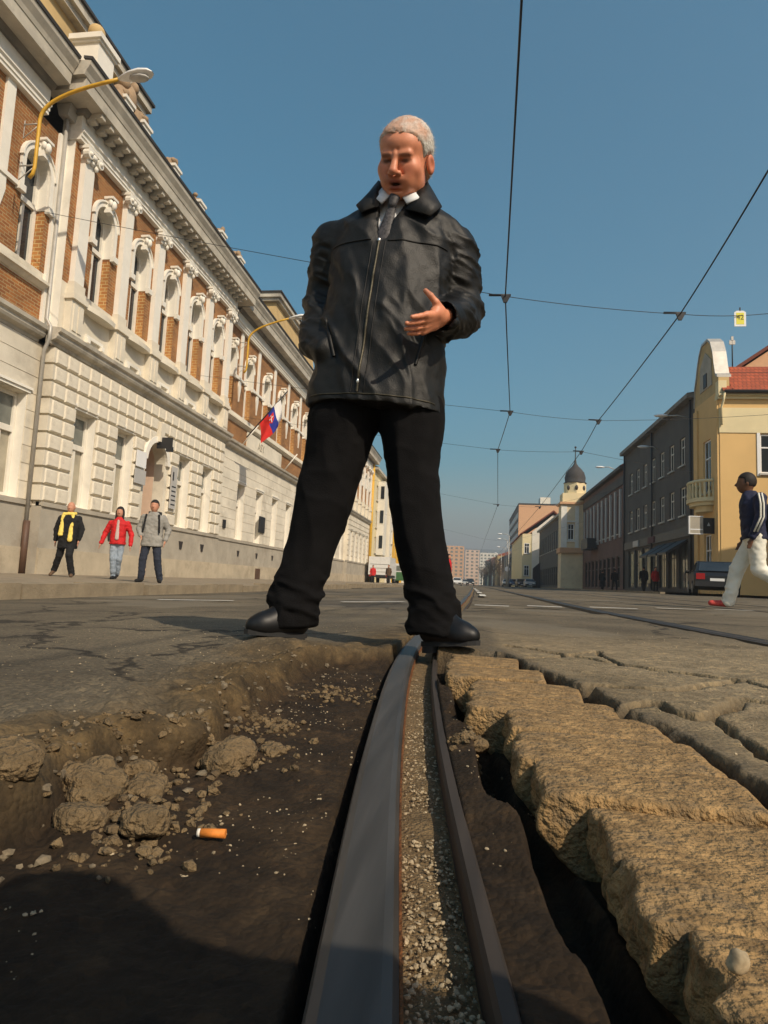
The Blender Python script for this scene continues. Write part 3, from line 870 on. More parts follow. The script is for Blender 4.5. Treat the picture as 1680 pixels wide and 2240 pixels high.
tag(inst('clay_clod', me, None, (0.004, 1.06, float(rail_z(1.06)) - 0.002), (0, 0, 0.5)), 'clod of dry earth lying on the rail lip beside the setts', 'clod', 'clods of dug-up clay in the pit')
M['pebble'] = mat_plain('pebble', (0.36, 0.285, 0.18), 0.9, var=0.55, scale=90)
me = rock_mesh('pebble', M['pebble'], (0.012, 0.010, 0.013), 240, res=8, rough=0.2, freq=60, round_p=2.6)
tag(inst('pebble', me, None, (0.150, 0.400, 0.006), (0.2, 0.4, 0.5)), 'pale pebble standing on the nearest sett', 'pebble')

# loose grit: tiny stones, nobody could count them
def grit_cloud(name, pts, rmin, rmax, mat, label, seed):
    r2 = np.random.default_rng(seed)
    t_ = (1 + 5 ** 0.5) / 2
    base = np.array([(-1, t_, 0), (1, t_, 0), (-1, -t_, 0), (1, -t_, 0), (0, -1, t_), (0, 1, t_), (0, -1, -t_), (0, 1, -t_), (t_, 0, -1), (t_, 0, 1), (-t_, 0, -1), (-t_, 0, 1)], float) / 1.9
    tri = np.array([(0, 11, 5), (0, 5, 1), (0, 1, 7), (0, 7, 10), (0, 10, 11), (1, 5, 9), (5, 11, 4), (11, 10, 2), (10, 7, 6), (7, 1, 8), (3, 9, 4), (3, 4, 2), (3, 2, 6), (3, 6, 8), (3, 8, 9), (4, 9, 5), (2, 4, 11), (6, 2, 10), (8, 6, 7), (9, 8, 1)])
    Vs, Fs = [], []
    for i, p in enumerate(pts):
        r = rmin + (rmax - rmin) * r2.random() ** 2.2
        a = r2.uniform(0, 6.28)
        S = base * np.array([r * r2.uniform(.7, 1.3), r * r2.uniform(.6, 1.2), r * r2.uniform(.5, .9)]) * r2.uniform(0.68, 1.22, (12, 1))
        c, s = math.cos(a), math.sin(a)
        R_ = np.array([[c, -s, 0], [s, c, 0], [0, 0, 1]])
        Vs.append(S @ R_.T + np.array(p) + np.array([0, 0, r * 0.25])); Fs.append(tri + 12 * i)
    o = np_mesh(name, np.concatenate(Vs), np.concatenate(Fs), mat, smooth=False)
    tag(o, label, kind='stuff'); return o
r3 = np.random.default_rng(3)
py = 0.36 + 1.5 * r3.random(2600) ** 1.6
px_ = rail_x(py) + r3.uniform(0.034, 0.084, 2600)
grit_cloud('groove_gravel', [(x, y, float(rail_z(y)) - 0.034) for x, y in zip(px_, py)], 0.0006, 0.0030, M['pebble'], 'pale gravel bits in the rail groove', 1)
pts = []
PX = r3.uniform(-0.46, 0.11, 2600); PY = 0.33 + 1.6 * r3.random(2600) ** 1.3
zq, sq, _, _ = ground_fields(PX[:, None], PY[:, None])
zq = zq.ravel(); sq = sq.ravel()
clus = vnoise(PX * 9, PY * 9, seed=91)
rxx = rail_x(PY)
keep = (sq > 0.8) & (clus > 0.05) & ((PX < rxx - 0.04) | (PX > rxx + 0.115))
grit_cloud('pit_gravel', list(zip(PX[keep], PY[keep], zq[keep])), 0.0005, 0.0026, M['pebble'], 'pale bits of gravel strewn over the dark soil of the pit', 2)
crumbs = []
for (x, y, s) in [(-0.42, 0.70, 0.11), (-0.33, 0.66, 0.07), (-0.35, 0.95, 0.08), (0.0, 1.06, 0.03), (-0.30, 1.5, 0.10), (-0.36, 1.15, 0.07), (-0.45, 0.85, 0.08)]:
    for _ in range(130):
        a = r3.normal(0, s * 0.55), r3.normal(0, s * 0.55)
        if abs(x + a[0] + 0.262) > 0.035 or abs(y + a[1] - 0.665) > 0.03: crumbs.append((x + a[0], y + a[1]))
crumbs = np.array(crumbs)
zc, sc_, _, _ = ground_fields(crumbs[:, :1], crumbs[:, 1:])
grit_cloud('clay_crumbs', [(x, y, z) for (x, y), z in zip(crumbs, zc.ravel())], 0.002, 0.010, M['clod'], 'crumbs of brown clay round the clods', 3)
BX = []
while len(BX) < 240:
    yy_ = 0.42 + 1.5 * r3.random() ** 1.3
    xx_ = float(left_edge(np.array([yy_]))[0]) + r3.normal(0.0, 0.05)
    BX.append((xx_, yy_))
BX = np.array(BX)
zb_ = ground_fields(BX[:, :1], BX[:, 1:])[0].ravel()
M['bank_stone'] = mat_plain('bank_stone', (0.16, 0.125, 0.080), 0.9, var=0.6, scale=70)
grit_cloud('bank_gravel', [(x, y, z) for (x, y), z in zip(BX, zb_)], 0.002, 0.009, M['bank_stone'], 'gravel bedded in the broken left bank of the pit', 6)
AX = r3.uniform(0.3, 1.6, 900); AY = 0.6 + 2.6 * r3.random(900)
AX2 = r3.uniform(-1.6, -0.5, 700); AY2 = 0.5 + 2.6 * r3.random(700)
AX = np.concatenate([AX, AX2]); AY = np.concatenate([AY, AY2])
za = ground_fields(AX[:, None], AY[:, None])[0].ravel()
grit_cloud('road_grit', list(zip(AX, AY, za)), 0.0007, 0.0030, M['pebble'], 'scattered pale grit on the asphalt', 4)
# cigarette end
M['filter'] = mat_plain('filter', (0.72, 0.23, 0.035), 0.7, var=0.2, scale=200)
M['paper'] = mat_plain('paper', (0.75, 0.70, 0.60), 0.8)
cb = empty('cigarette_end', (-0.262, 0.672, 0), label='orange cigarette end lying on the dark soil of the pit', cat='cigarette end')
cb.location.z = ground_z(-0.262, 0.672) + 0.0075
MB().tube([(-0.013, 0, 0), (0.013, 0.003, 0.0005)], 0.0046, 12).build('filter', M['filter'], cb)
MB().tube([(-0.0165, -0.0004, 0), (-0.0131, 0, 0)], 0.0042, 12).build('paper_end', M['paper'], cb)
# ------------------------------------------------------------------ text as mesh
def text_mesh(name, s, size, depth, mat, parent, loc, rot):
    cu = bpy.data.curves.new(name, 'FONT')
    cu.body = s; cu.size = size; cu.extrude = depth; cu.align_x = 'CENTER'; cu.align_y = 'CENTER'
    tmp = bpy.data.objects.new(name + '_tmp', cu)
    COL.objects.link(tmp)
    dg = bpy.context.evaluated_depsgraph_get()
    me = bpy.data.meshes.new_from_object(tmp.evaluated_get(dg))
    bpy.data.objects.remove(tmp, do_unlink=True)
    me.materials.clear(); me.materials.append(mat)
    o = bpy.data.objects.new(name, me)
    o.location = loc; o.rotation_euler = rot
    return link(o, parent)

# walls with openings, in the plane x = const (axis 'x', u = y) or y = const (axis 'y', u = x)
def wall_mb(mb, axis, p0, p1, u0, u1, z0, z1, ops):
    us = sorted(set([u0, u1] + [min(max(v, u0), u1) for o in ops for v in o[:2]]))
    zs_ = sorted(set([z0, z1] + [min(max(v, z0), z1) for o in ops for v in o[2:4]]))
    for i in range(len(us) - 1):
        # merge vertically where nothing is cut
        run = None
        for j in range(len(zs_) - 1):
            cu_, cz = (us[i] + us[i + 1]) / 2, (zs_[j] + zs_[j + 1]) / 2
            solid = not any(o[0] < cu_ < o[1] and o[2] < cz < o[3] for o in ops)
            if solid:
                run = [zs_[j], zs_[j + 1]] if run is None else [run[0], zs_[j + 1]]
            if (not solid or j == len(zs_) - 2) and run is not None:
                if axis == 'x': mb.box(p0, p1, us[i], us[i + 1], run[0], run[1])
                else: mb.box(us[i], us[i + 1], p0, p1, run[0], run[1])
                run = None
    return mb

def arch_fill(mb, x0, x1, yc, r, zs, top, n=12):
    """solid between a semicircular arch of radius r (spring zs) and a rectangle up to top"""
    for s in (-1, 1):
        pts = [(yc + s * r * math.cos(a), zs + r * math.sin(a)) for a in np.linspace(0, math.pi / 2, n)]
        for k in range(n - 1):
            a, b_ = pts[k], pts[k + 1]
            mb.prism([a, (a[0], top), (b_[0], top), b_], x0, x1, 'x')
    return mb

def arch_ring(mb, x0, x1, yc, r0, r1, zs, n=16, a0=0.0, a1=math.pi):
    an = np.linspace(a0, a1, n)
    for k in range(n - 1):
        q = [(yc + r * math.cos(a), zs + r * math.sin(a)) for r, a in ((r0, an[k]), (r1, an[k]), (r1, an[k + 1]), (r0, an[k + 1]))]
        mb.prism(q, x0, x1, 'x')
    return mb

XA, XB = -11.55, -11.87         # avant-corps face, recessed face
LB = empty('institute_building', (-11.5, 15.5, -0.06), label='long two storey building of brick and pale stucco with pilasters on the left', cat='building')
L0 = LB.location.copy()
class LChild:
    pass
def lb(name, mb, mat, parent=None):
    o = mb.build(name, mat, parent if parent is not None else LB)
    if parent is None: o.location = -L0
    return o
def lbm(name, me, loc, parent=None, rot=None, scale=None):
    o = inst(name, me, parent if parent is not None else LB, Vector(loc) - (L0 if parent is None else Vector((0, 0, 0))), rot, scale)
    return o

AC_BAYS = [17.2, 19.4, 21.55, 23.8, 26.0]
AC_PIL = [16.05, 18.3, 20.48, 22.68, 24.9, 27.1]
B_BAYS = [28.55, 31.0, 33.8, 36.6, 39.4, 42.2, 45.0, 47.8, 50.6, 53.4, 56.2]
N_BAYS = [6.4, 9.2, 12.1, 14.55]
C_BAYS = [59.2, 61.4, 63.6, 65.8, 68.0]
C_PIL = [58.1, 60.3, 62.5, 64.7, 66.9, 69.0]
T = 0.42

def window_ground(yc, X, hw=0.52, z0=1.92, z1=4.72, blind=True):
    w = empty('window', (X, yc, z0), parent=LB); w.location = Vector((X, yc, z0)) - L0
    m = MB(); fx = -0.34
    m.box(fx, fx + 0.09, -hw, -hw + 0.11, 0, z1 - z0); m.box(fx, fx + 0.09, hw - 0.11, hw, 0, z1 - z0)
    m.box(fx, fx + 0.088, -hw + 0.11, hw - 0.11, z1 - z0 - 0.12, z1 - z0); m.box(fx, fx + 0.088, -hw + 0.11, hw - 0.11, 0, 0.12)
    m.box(fx, fx + 0.12, -hw + 0.11, hw - 0.11, 1.72, 1.88)
    m.box(fx, fx + 0.085, -0.05, 0.05, 0.12, 1.72)
    m.build('frame', M['frame_white'], w)
    MB().box(fx + 0.01, fx + 0.035, -hw + 0.1, hw - 0.1, 1.86, z1 - z0 - 0.1).build('upper_pane', M['glass_mid'], w)
    for s in (-1, 1):
        MB().box(fx + 0.01, fx + 0.035, min(s * 0.045, s * (hw - 0.1)), max(s * 0.045, s * (hw - 0.1)), 0.1, 1.73).build('lower_pane', M['glass_pale'] if blind else M['glass_mid'], w)
    lin = MB(); lin.box(0.002, 0.05, -hw - 0.08, hw + 0.08, z1 - z0 + 0.02, z1 - z0 + 0.10).box(0.002, 0.09, -hw - 0.12, hw + 0.12, z1 - z0 + 0.103, z1 - z0 + 0.17)
    lin.build('lintel', M['plaster_white'], w)
    MB().box(-0.25, 0.10, -hw - 0.05, hw + 0.05, -0.09, -0.004).build('sill', M['plinth'], w)
    # pale plastered reveal
    for s in (-1, 1): MB().box(-0.245, 0.003, s * (hw - 0.007) - 0.006, s * (hw - 0.007) + 0.006, 0.002, z1 - z0 - 0.002).build('reveal', M['plaster_white'], w)
    return w

def keystone(m, x, y, z):
    m.box(x, x + 0.20, y - 0.10, y + 0.10, z - 0.28, z + 0.12)
    m.ball((x + 0.24, y, z - 0.02), (0.10, 0.095, 0.15), 8, 6)
    m.ball((x + 0.20, y - 0.10, z + 0.02), (0.08, 0.06, 0.12), 6, 4)
    m.ball((x + 0.20, y + 0.10, z + 0.02), (0.08, 0.06, 0.12), 6, 4)
    m.box(x, x + 0.30, y - 0.16, y + 0.16, z + 0.14, z + 0.21)

def window_arch(yc, X, r=0.47, z0=8.12, zs=10.72, detail=True):
    w = empty('arched_window', (X, yc, z0), parent=LB); w.location = Vector((X, yc, z0)) - L0
    h = zs - z0
    m = MB(); fx = -0.36
    m.box(fx, fx + 0.10, -r, -r + 0.12, 0, h); m.box(fx, fx + 0.10, r - 0.12, r, 0, h)
    m.box(fx, fx + 0.13, -r + 0.12, r - 0.12, 1.66, 1.80)
    m.box(fx, fx + 0.08, -0.045, 0.045, 0, 1.66); m.box(fx, fx + 0.075, -r + 0.12, r - 0.12, 0, 0.1)
    arch_ring(m, fx, fx + 0.10, 0, r - 0.11, r, h, 12)
    m.build('frame', M['frame_white'], w)
    p = MB(); p.box(fx + 0.01, fx + 0.03, -r + 0.05, r - 0.05, 1.78, h)
    n = 12; an = np.linspace(0, math.pi, n)
    p.prism([((r - 0.05) * math.cos(a), h + (r - 0.05) * math.sin(a)) for a in an], fx + 0.01, fx + 0.03, 'x')
    p.build('upper_pane', M['glass'], w)
    for s in (-1, 1):
        MB().box(fx + 0.01, fx + 0.03, min(0.03 * s, s * (r - 0.1)), max(0.03 * s, s * (r - 0.1)), 0.08, 1.68).build('lower_pane', M['glass'], w)
    # white archivolt, imposts, lined reveal
    a = MB()
    arch_ring(a, 0.003, 0.08, 0, r + 0.012, r + 0.15, h, 14)
    arch_ring(a, 0.003, 0.12, 0, r + 0.15, r + 0.20, h, 14)
    for s in (-1, 1):
        a.box(0.003, 0.078, min(s * (r + 0.012), s * (r + 0.16)), max(s * (r + 0.012), s * (r + 0.16)), 1.80, h)
        a.box(0.003, 0.14, min(s * (r - 0.02), s * (r + 0.23)), max(s * (r - 0.02), s * (r + 0.23)), 1.62, 1.80)
    a.build('archivolt', M['plaster_white'], w)
    rv = MB(); arch_ring(rv, -0.35, 0.0025, 0, r - 0.006, r + 0.010, h, 12)
    for s in (-1, 1):
        rv.box(-0.35, 0.0025, min(s * (r - 0.006), s * (r + 0.008)), max(s * (r - 0.006), s * (r + 0.008)), 1.70, h)
    rv.build('arch_reveal', M['plaster_white'], w)
    for s in (-1, 1):
        MB().box(-0.25, 0.0025, min(s * (r - 0.004), s * (r + 0.006)), max(s * (r - 0.004), s * (r + 0.006)), 0.0, 1.62).build('brick_reveal', M['brick_sunlit'], w)
    if detail:
        k = MB(); keystone(k, 0.02, 0, h + r + 0.12); k.build('keystone', M['plaster_white'], w)
    return w

# --- ground floor walls
def lower_wall(X, y0, y1, bays, hw, door=None):
    ops = [(b_ - hw, b_ + hw, 1.92, 4.72) for b_ in bays if b_ != door]
    if door: ops.append((door - 0.72, door + 0.72, 0.0, 4.82))
    m = MB(); wall_mb(m, 'x', X - T, X, y0, y1, 1.80, 6.20, [o if o[2] > 1 else (o[0], o[1], 1.80, o[3]) for o in ops])
    if door: arch_fill(m, X - T, X, door, 0.72, 4.10, 4.82)
    lb('ground_floor_wall', m, M['plaster'])
    p = MB(); wall_mb(p, 'x', X - T, X + 0.07, y0, y1, -0.2, 1.80, [(door - 0.72, door + 0.72, -0.3, 1.81)] if door else [])
    lb('plinth_wall', p, M['plinth'])
    q = MB(); wall_mb(q, 'x', X + 0.068, X + 0.13, y0, y1, -0.2, 0.66, [(door - 0.72, door + 0.72, -0.3, 1.81)] if door else [])
    lb('plinth_base', q, M['plinth_low'])
    c = MB(); wall_mb(c, 'x', X - 0.1, X + 0.12, y0, y1, 1.78, 1.90, [(door - 0.72, door + 0.72, 1.7, 1.95)] if door else [])
    lb('plinth_cornice', c, M['plinth'])
lower_wall(XA, 15.55, 27.65, AC_BAYS, 0.52, 21.55)
lower_wall(XB, 2.0, 15.55, N_BAYS, 0.52)
lower_wall(XB, 27.65, 57.6, B_BAYS[1:], 0.5)
lower_wall(XA, 57.6, 69.5, C_BAYS, 0.52)
for b_ in AC_BAYS:
    if b_ != 21.55: window_ground(b_, XA)
for b_ in N_BAYS: window_ground(b_, XB)
for b_ in B_BAYS[1:]: window_ground(b_, XB, 0.5)
for b_ in C_BAYS: window_ground(b_, XA)
# corner returns
for (ya, yb) in ((15.55, 15.57), (27.63, 27.65), (57.6, 57.62)):
    pass
lb('end_wall', MB().box(-26, XA - T, 69.08, 69.5, -0.2, 12.3), M['plaster']); lb('end_wall', MB().box(-26, XB - T, 2.0, 2.4, -0.2, 12.3), M['plaster'])
# vents in the plinth
vm = MB().prism([(-0.13, 0.14), (0.13, 0.14), (0.06, -0.12), (-0.06, -0.12)], 0.0, 0.03, 'x').mesh('plinth_vent', M['shop_dark'])
for y in (16.9, 18.9, 23.9, 25.9): lbm('plinth_vent', vm, (XA + 0.066, y, 1.22), scale=(1, 1.3, 1.2))
for y in B_BAYS[1:8]: lbm('plinth_vent', vm, (XB + 0.066, y, 1.22), scale=(1, 1.2, 1.1))
# doorway: deep arched recess with a salmon side and dark doors
d = empty('doorway', (0, 0, 0), parent=LB); d.location = -L0
m = MB(); m.box(XA - 1.25, XA - T - 0.003, 20.55, 20.83, -0.2, 4.9); m.box(XA - 1.25, XA - T - 0.003, 22.27, 22.55, -0.2, 4.9)
arch_fill(m, XA - 1.25, XA - T - 0.003, 21.55, 0.72, 4.10, 4.9)
m.build('door_recess', M['plaster_pink'], d)
MB().box(XA - 1.3, XA - 1.2, 20.83, 21.53, -0.1, 3.3).build('door_leaf', M['shop_dark'], d); MB().box(XA - 1.3, XA - 1.2, 21.57, 22.27, -0.1, 3.3).build('door_leaf', M['shop_dark'], d)
m = MB(); m.box(XA - 1.3, XA - 1.22, 20.83, 22.27, 3.38, 4.9); m.build('fanlight', M['glass'], d)
m = MB(); m.box(XA + 0.02, XA + 0.6, 21.50, 21.56, 4.62, 5.02).box(XA + 0.4, XA + 0.62, 21.46, 21.60, 4.50, 4.68); m.build('door_lantern', M['metal_dark'], d)
m = MB(); arch_ring(m, XA + 0.002, XA + 0.10, 21.55, 0.73, 0.95, 4.10, 16); m.build('door_arch', M['plaster_white'], d)
m = MB(); m.box(XA + 0.002, XA + 0.2, 21.40, 21.70, 4.85, 5.55); m.build('door_keystone', M['plaster'], d)
m = MB(); m.box(XA - 0.32, XA + 0.06, 21.95, 22.24, 2.1, 2.35); m.build('door_bracket', M['metal_dark'], d)
# enamel plates beside the door
m = MB(); m.box(XA + 0.13, XA + 0.16, 19.98, 20.62, 3.70, 4.25); m.build('enamel_plate', M['lamp_white'], d)
m = MB(); m.box(XA + 0.13, XA + 0.16, 19.95, 20.66, 3.12, 3.62); m.build('enamel_plate', M['sign_grey'], d)
m = MB(); m.box(XA + 0.13, XA + 0.17, 22.55, 22.98, 2.55, 4.15); m.build('notice_board', M['sign_grey'], d)
for k in range(5):
    MB().box(XA + 0.171, XA + 0.174, 22.60, 22.93, 2.68 + k * 0.17, 2.73 + k * 0.17).build('notice_line', M['metal_dark'], d)
MB().box(XA + 0.171, XA + 0.174, 22.62, 22.72, 3.62, 3.95).build('notice_line', M['metal_dark'], d)

# --- rusticated blocks of the avant-corps
def block_mesh(name, mat, bv=0.035):
    """unit block 1 x 1 in (y,z), face at x=1, chamfered"""
    m = MB()
    a = [(0, -.5, -.5), (0, .5, -.5), (0, .5, .5), (0, -.5, .5)]
    b_ = [(0.55, -.5, -.5), (0.55, .5, -.5), (0.55, .5, .5), (0.55, -.5, .5)]
    c = [(1, -.5 + 0.07, -.5 + 0.08), (1, .5 - 0.07, -.5 + 0.08), (1, .5 - 0.07, .5 - 0.08), (1, -.5 + 0.07, .5 - 0.08)]
    m.add(a + b_ + c, [(3, 2, 1, 0), (0, 1, 5, 4), (1, 2, 6, 5), (2, 3, 7, 6), (3, 0, 4, 7), (4, 5, 9, 8), (5, 6, 10, 9), (6, 7, 11, 10), (7, 4, 8, 11), (8, 9, 10, 11)])
    return m.mesh(name, mat)
blk = block_mesh('stone_block', M['plaster'])
def rustic(y0, y1, X, bays, hw, door, joined=False):
    acc = MB()
    cnt = 0
    for i in range(9):
        z0 = 1.935 + 0.4735 * i; z1 = z0 + 0.405
        cut = []
        for b_ in bays:
            if b_ == door:
                if z0 < 4.75: cut.append((b_ - 0.97, b_ + 0.97))
                elif z0 < 5.3: cut.append((b_ - 0.17, b_ + 0.17))
            elif z0 < 4.60: cut.append((b_ - hw - 0.02, b_ + hw + 0.02))
        iv, y = [], y0
        for a, c in cut:
            if a > y + 0.05: iv.append((y, a))
            y = c
        if y1 > y + 0.05: iv.append((y, y1))
        for a, c in iv:
            n = max(1, round((c - a) / 0.535))
            w = (c - a) / n
            for k in range(n):
                yc = a + (k + 0.5) * w
                if joined:
                    acc.box(X + 0.002, X + 0.09, yc - w / 2 + 0.02, yc + w / 2 - 0.02, z0, z1)
                else:
                    o = lbm('stone_block', blk, (X + 0.002, yc, (z0 + z1) / 2), scale=(0.088 + 0.012 * random.random(), w - 0.035, z1 - z0))
    if joined:
        tag(lb('stone_blocks', acc, M['plaster']), kind='stuff')
    else:
        for i in range(9):   # quoins on the return of the corner
            z0 = 1.935 + 0.4735 * i
            lb('quoin_block', MB().box(XB + 0.002, X + 0.075, y0 - 0.085, y0 - 0.002, z0, z0 + 0.405), M['plaster'])
rustic(15.55, 27.65, XA, AC_BAYS, 0.52, 21.55)
rustic(57.6, 69.5, XA, C_BAYS, 0.52, None, joined=True)
# smooth ashlar courses of the recessed parts: shallow slabs with open joints
def courses(y0, y1, X, bays, hw):
    for i in range(9):
        z0 = 1.935 + 0.4735 * i; z1 = z0 + 0.455
        cut = [(b_ - hw - 0.02, b_ + hw + 0.02) for b_ in bays] if z0 < 4.60 else []
        iv, y = [], y0
        for a, c in cut:
            if a > y + 0.05: iv.append((y, a))
            y = c
        if y1 > y: iv.append((y, y1))
        for a, c in iv:
            lb('stone_course', MB().box(X + 0.002, X + 0.028, a, c, z0, min(z1, 6.19)), M['plaster'])
courses(2.0, 15.42, XB, N_BAYS, 0.52)
courses(27.72, 57.5, XB, B_BAYS[1:], 0.5)

# --- string course between the storeys
def strip(name, mat, prof, y0, y1, X):
    return lb(name, MB().prism([(X + a, z) for a, z in prof], y0, y1, 'y'), mat)
MC = [(-0.1, 6.19), (0.04, 6.19), (0.06, 6.27), (0.20, 6.33), (0.24, 6.40), (0.24, 6.47), (0.32, 6.52), (0.34, 6.62), (-0.1, 6.68)]
strip('string_course', M['cornice'], MC, 15.28, 27.90, XA)
strip('string_course', M['cornice'], MC, 1.9, 15.24, XB)
strip('string_course', M['cornice'], MC, 27.94, 57.3, XB)
strip('string_course', M['cornice'], MC, 57.34, 69.75, XA)

# --- sill zone
lb('pedestal_wall', MB().box(XA - T, XA, 15.55, 27.65, 6.60, 8.12), M['plaster']); lb('pedestal_wall', MB().box(XA - T, XA, 57.6, 69.5, 6.60, 8.12), M['plaster'])
lb('sill_brickwork', MB().box(XB - T, XB, 2.0, 15.55, 6.60, 7.62), M['brick']); lb('sill_brickwork', MB().box(XB - T, XB, 27.65, 57.6, 6.60, 7.62), M['brick'])
lb('sill_wall', MB().box(XB - T, XB, 2.0, 15.55, 7.62, 8.12), M['plaster']); lb('sill_wall', MB().box(XB - T, XB, 27.65, 57.6, 7.62, 8.12), M['plaster'])
SC = [(-0.05, 7.66), (0.06, 7.66), (0.14, 7.74), (0.20, 7.76), (0.20, 7.84), (0.12, 7.88), (-0.05, 7.90)]
strip('sill_course', M['plaster'], SC, 1.9, 15.24, XB); strip('sill_course', M['plaster'], SC, 27.94, 57.3, XB)
def sill_bow(yc):
    # bowed sill between the pedestals, its underside in shade, with a small apron
    n = 10; m = MB()
    hw = 0.78
    for k in range(n):
        t0, t1 = -1 + 2 * k / n, -1 + 2 * (k + 1) / n
        d0, d1 = 0.20 + 0.16 * (1 - t0 * t0), 0.20 + 0.16 * (1 - t1 * t1)
        z0, z1 = 7.66 - 0.05 * (1 - t0 * t0), 7.66 - 0.05 * (1 - t1 * t1)
        m.add([(XA, yc + hw * t0, z0), (XA + d0, yc + hw * t0, z0), (XA + d0, yc + hw * t0, z0 + 0.16), (XA, yc + hw * t0, z0 + 0.2),
               (XA, yc + hw * t1, z1), (XA + d1, yc + hw * t1, z1), (XA + d1, yc + hw * t1, z1 + 0.16), (XA, yc + hw * t1, z1 + 0.2)],
              [(0, 1, 5, 4), (1, 2, 6, 5), (2, 3, 7, 6)])
    s = lb('bowed_sill', m, M['plaster'])
    lb('apron_ledge', MB().box(XA + 0.002, XA + 0.08, yc - 0.42, yc + 0.42, 6.92, 7.02).box(XA + 0.002, XA + 0.13, yc - 0.42, yc - 0.30, 6.78, 6.92).box(XA + 0.002, XA + 0.13, yc + 0.30, yc + 0.42, 6.78, 6.92), M['plaster_white'])
for b_ in AC_BAYS: sill_bow(b_)

# --- pilasters
def pilaster(yc, X, w=0.44):
    p = empty('pilaster', (X, yc, 6.68), parent=LB); p.location = Vector((X, yc, 6.68)) - L0
    h = w / 2
    MB().box(0.002, 0.17, -h, h, 1.52, 5.22).build('shaft', M['plaster_white'], p)
    m = MB(); m.box(0.002, 0.22, -h - 0.06, h + 0.06, 0.0, 0.98); m.box(0.22, 0.25, -h + 0.02, -0.03, 0.1, 0.88).box(0.22, 0.25, 0.03, h - 0.02, 0.1, 0.88)
    m.build('pedestal', M['plaster'], p)
    m = MB(); m.box(0.002, 0.30, -h - 0.12, h + 0.12, 0.983, 1.14).box(0.002, 0.24, -h - 0.07, h + 0.07, 1.143, 1.30).box(0.002, 0.21, -h - 0.035, h + 0.035, 1.303, 1.517)
    m.build('base', M['plaster'], p)
    c = MB(); c.box(0.002, 0.30, -h - 0.13, h + 0.13, 5.47, 5.56); c.box(0.002, 0.22, -h - 0.02, h + 0.02, 5.223, 5.467)
    for s in (-1, 1):
        c.prism([(s * (h + 0.03) + 0.14 * math.cos(a), 5.33 + 0.14 * math.sin(a)) for a in np.linspace(0, 2 * math.pi, 12, endpoint=False)], 0.16, 0.33, 'x')
        c.ball((0.33, s * (h + 0.03), 5.33), 0.07, 6, 4)
        c.ball((0.22, s * (h - 0.02), 5.16), (0.07, 0.08, 0.10), 6, 4)
    c.ball((0.25, 0, 5.36), (0.1, 0.13, 0.10), 8, 5); c.ball((0.22, 0, 5.20), (0.07, 0.10, 0.07), 8, 4)
    c.build('capital', M['plaster_white'], p)
    return p
for y in AC_PIL: pilaster(y, XA)
for y in C_PIL: pilaster(y, XA)

# --- upper floor walls
def upper_wall(X, y0, y1, bays, r=0.47, zs=10.72):
    ops = [(b_ - r, b_ + r, 8.12, zs + r) for b_ in bays]
    m = MB(); wall_mb(m, 'x', X - T, X, y0, y1, 8.12, 12.27, ops)
    for b_ in bays: arch_fill(m, X - T, X, b_, r, zs, zs + r)
    lb('brick_wall', m, M['brick'])
upper_wall(XA, 15.55, 27.65, AC_BAYS)
upper_wall(XB, 2.0, 15.55, N_BAYS)
upper_wall(XB, 27.65, 57.6, B_BAYS)
upper_wall(XA, 57.6, 69.5, C_BAYS)
for b_ in AC_BAYS: window_arch(b_, XA)
for b_ in N_BAYS: window_arch(b_, XB)
for b_ in B_BAYS: window_arch(b_, XB)
for b_ in C_BAYS: window_arch(b_, XA, detail=False)
lb('corner_strip', MB().box(XB - T, XB + 0.08, 15.0 + 0.22, 15.548, 6.685, 12.26), M['plaster_white'])
lb('corner_return', MB().box(XA - 0.42, XA - 0.004, 15.538, 15.549, 6.685, 12.26), M['plaster_white'])
# impost band and tasselled strips of the recessed parts
def strips(ys_, X):
    for y in ys_:
        p = empty('wall_strip', (X, y, 8.12), parent=LB); p.location = Vector((X, y, 8.12)) - L0
        MB().box(0.002, 0.07, -0.15, 0.15, 1.82, 4.15).build('strip', M['plaster_white'], p)
        m = MB(); m.prism([(-0.15, 1.78), (0.15, 1.78), (0.17, 1.35), (0.10, 1.05), (0.03, 0.80), (0.02, 0.62), (-0.02, 0.62), (-0.03, 0.80), (-0.10, 1.05), (-0.17, 1.35)], 0.002, 0.06, 'x')
        m.build('tassel', M['plaster_white'], p)
strips([(a + b_) / 2 for a, b_ in zip(B_BAYS[:-1], B_BAYS[1:])], XB)
strips([(a + b_) / 2 for a, b_ in zip(N_BAYS[:-1], N_BAYS[1:])], XB)
def band(X, y0, y1, bays):
    y = y0
    for b_ in list(bays) + [y1 + 0.72]:
        if b_ - 0.72 > y + 0.02: lb('impost_band', MB().box(X + 0.0022, X + 0.10, y, b_ - 0.72, 9.80, 9.92), M['plaster_white'])
        y = b_ + 0.72
band(XB, 2.0, 15.2, N_BAYS); band(XB, 27.7, 57.5, B_BAYS)

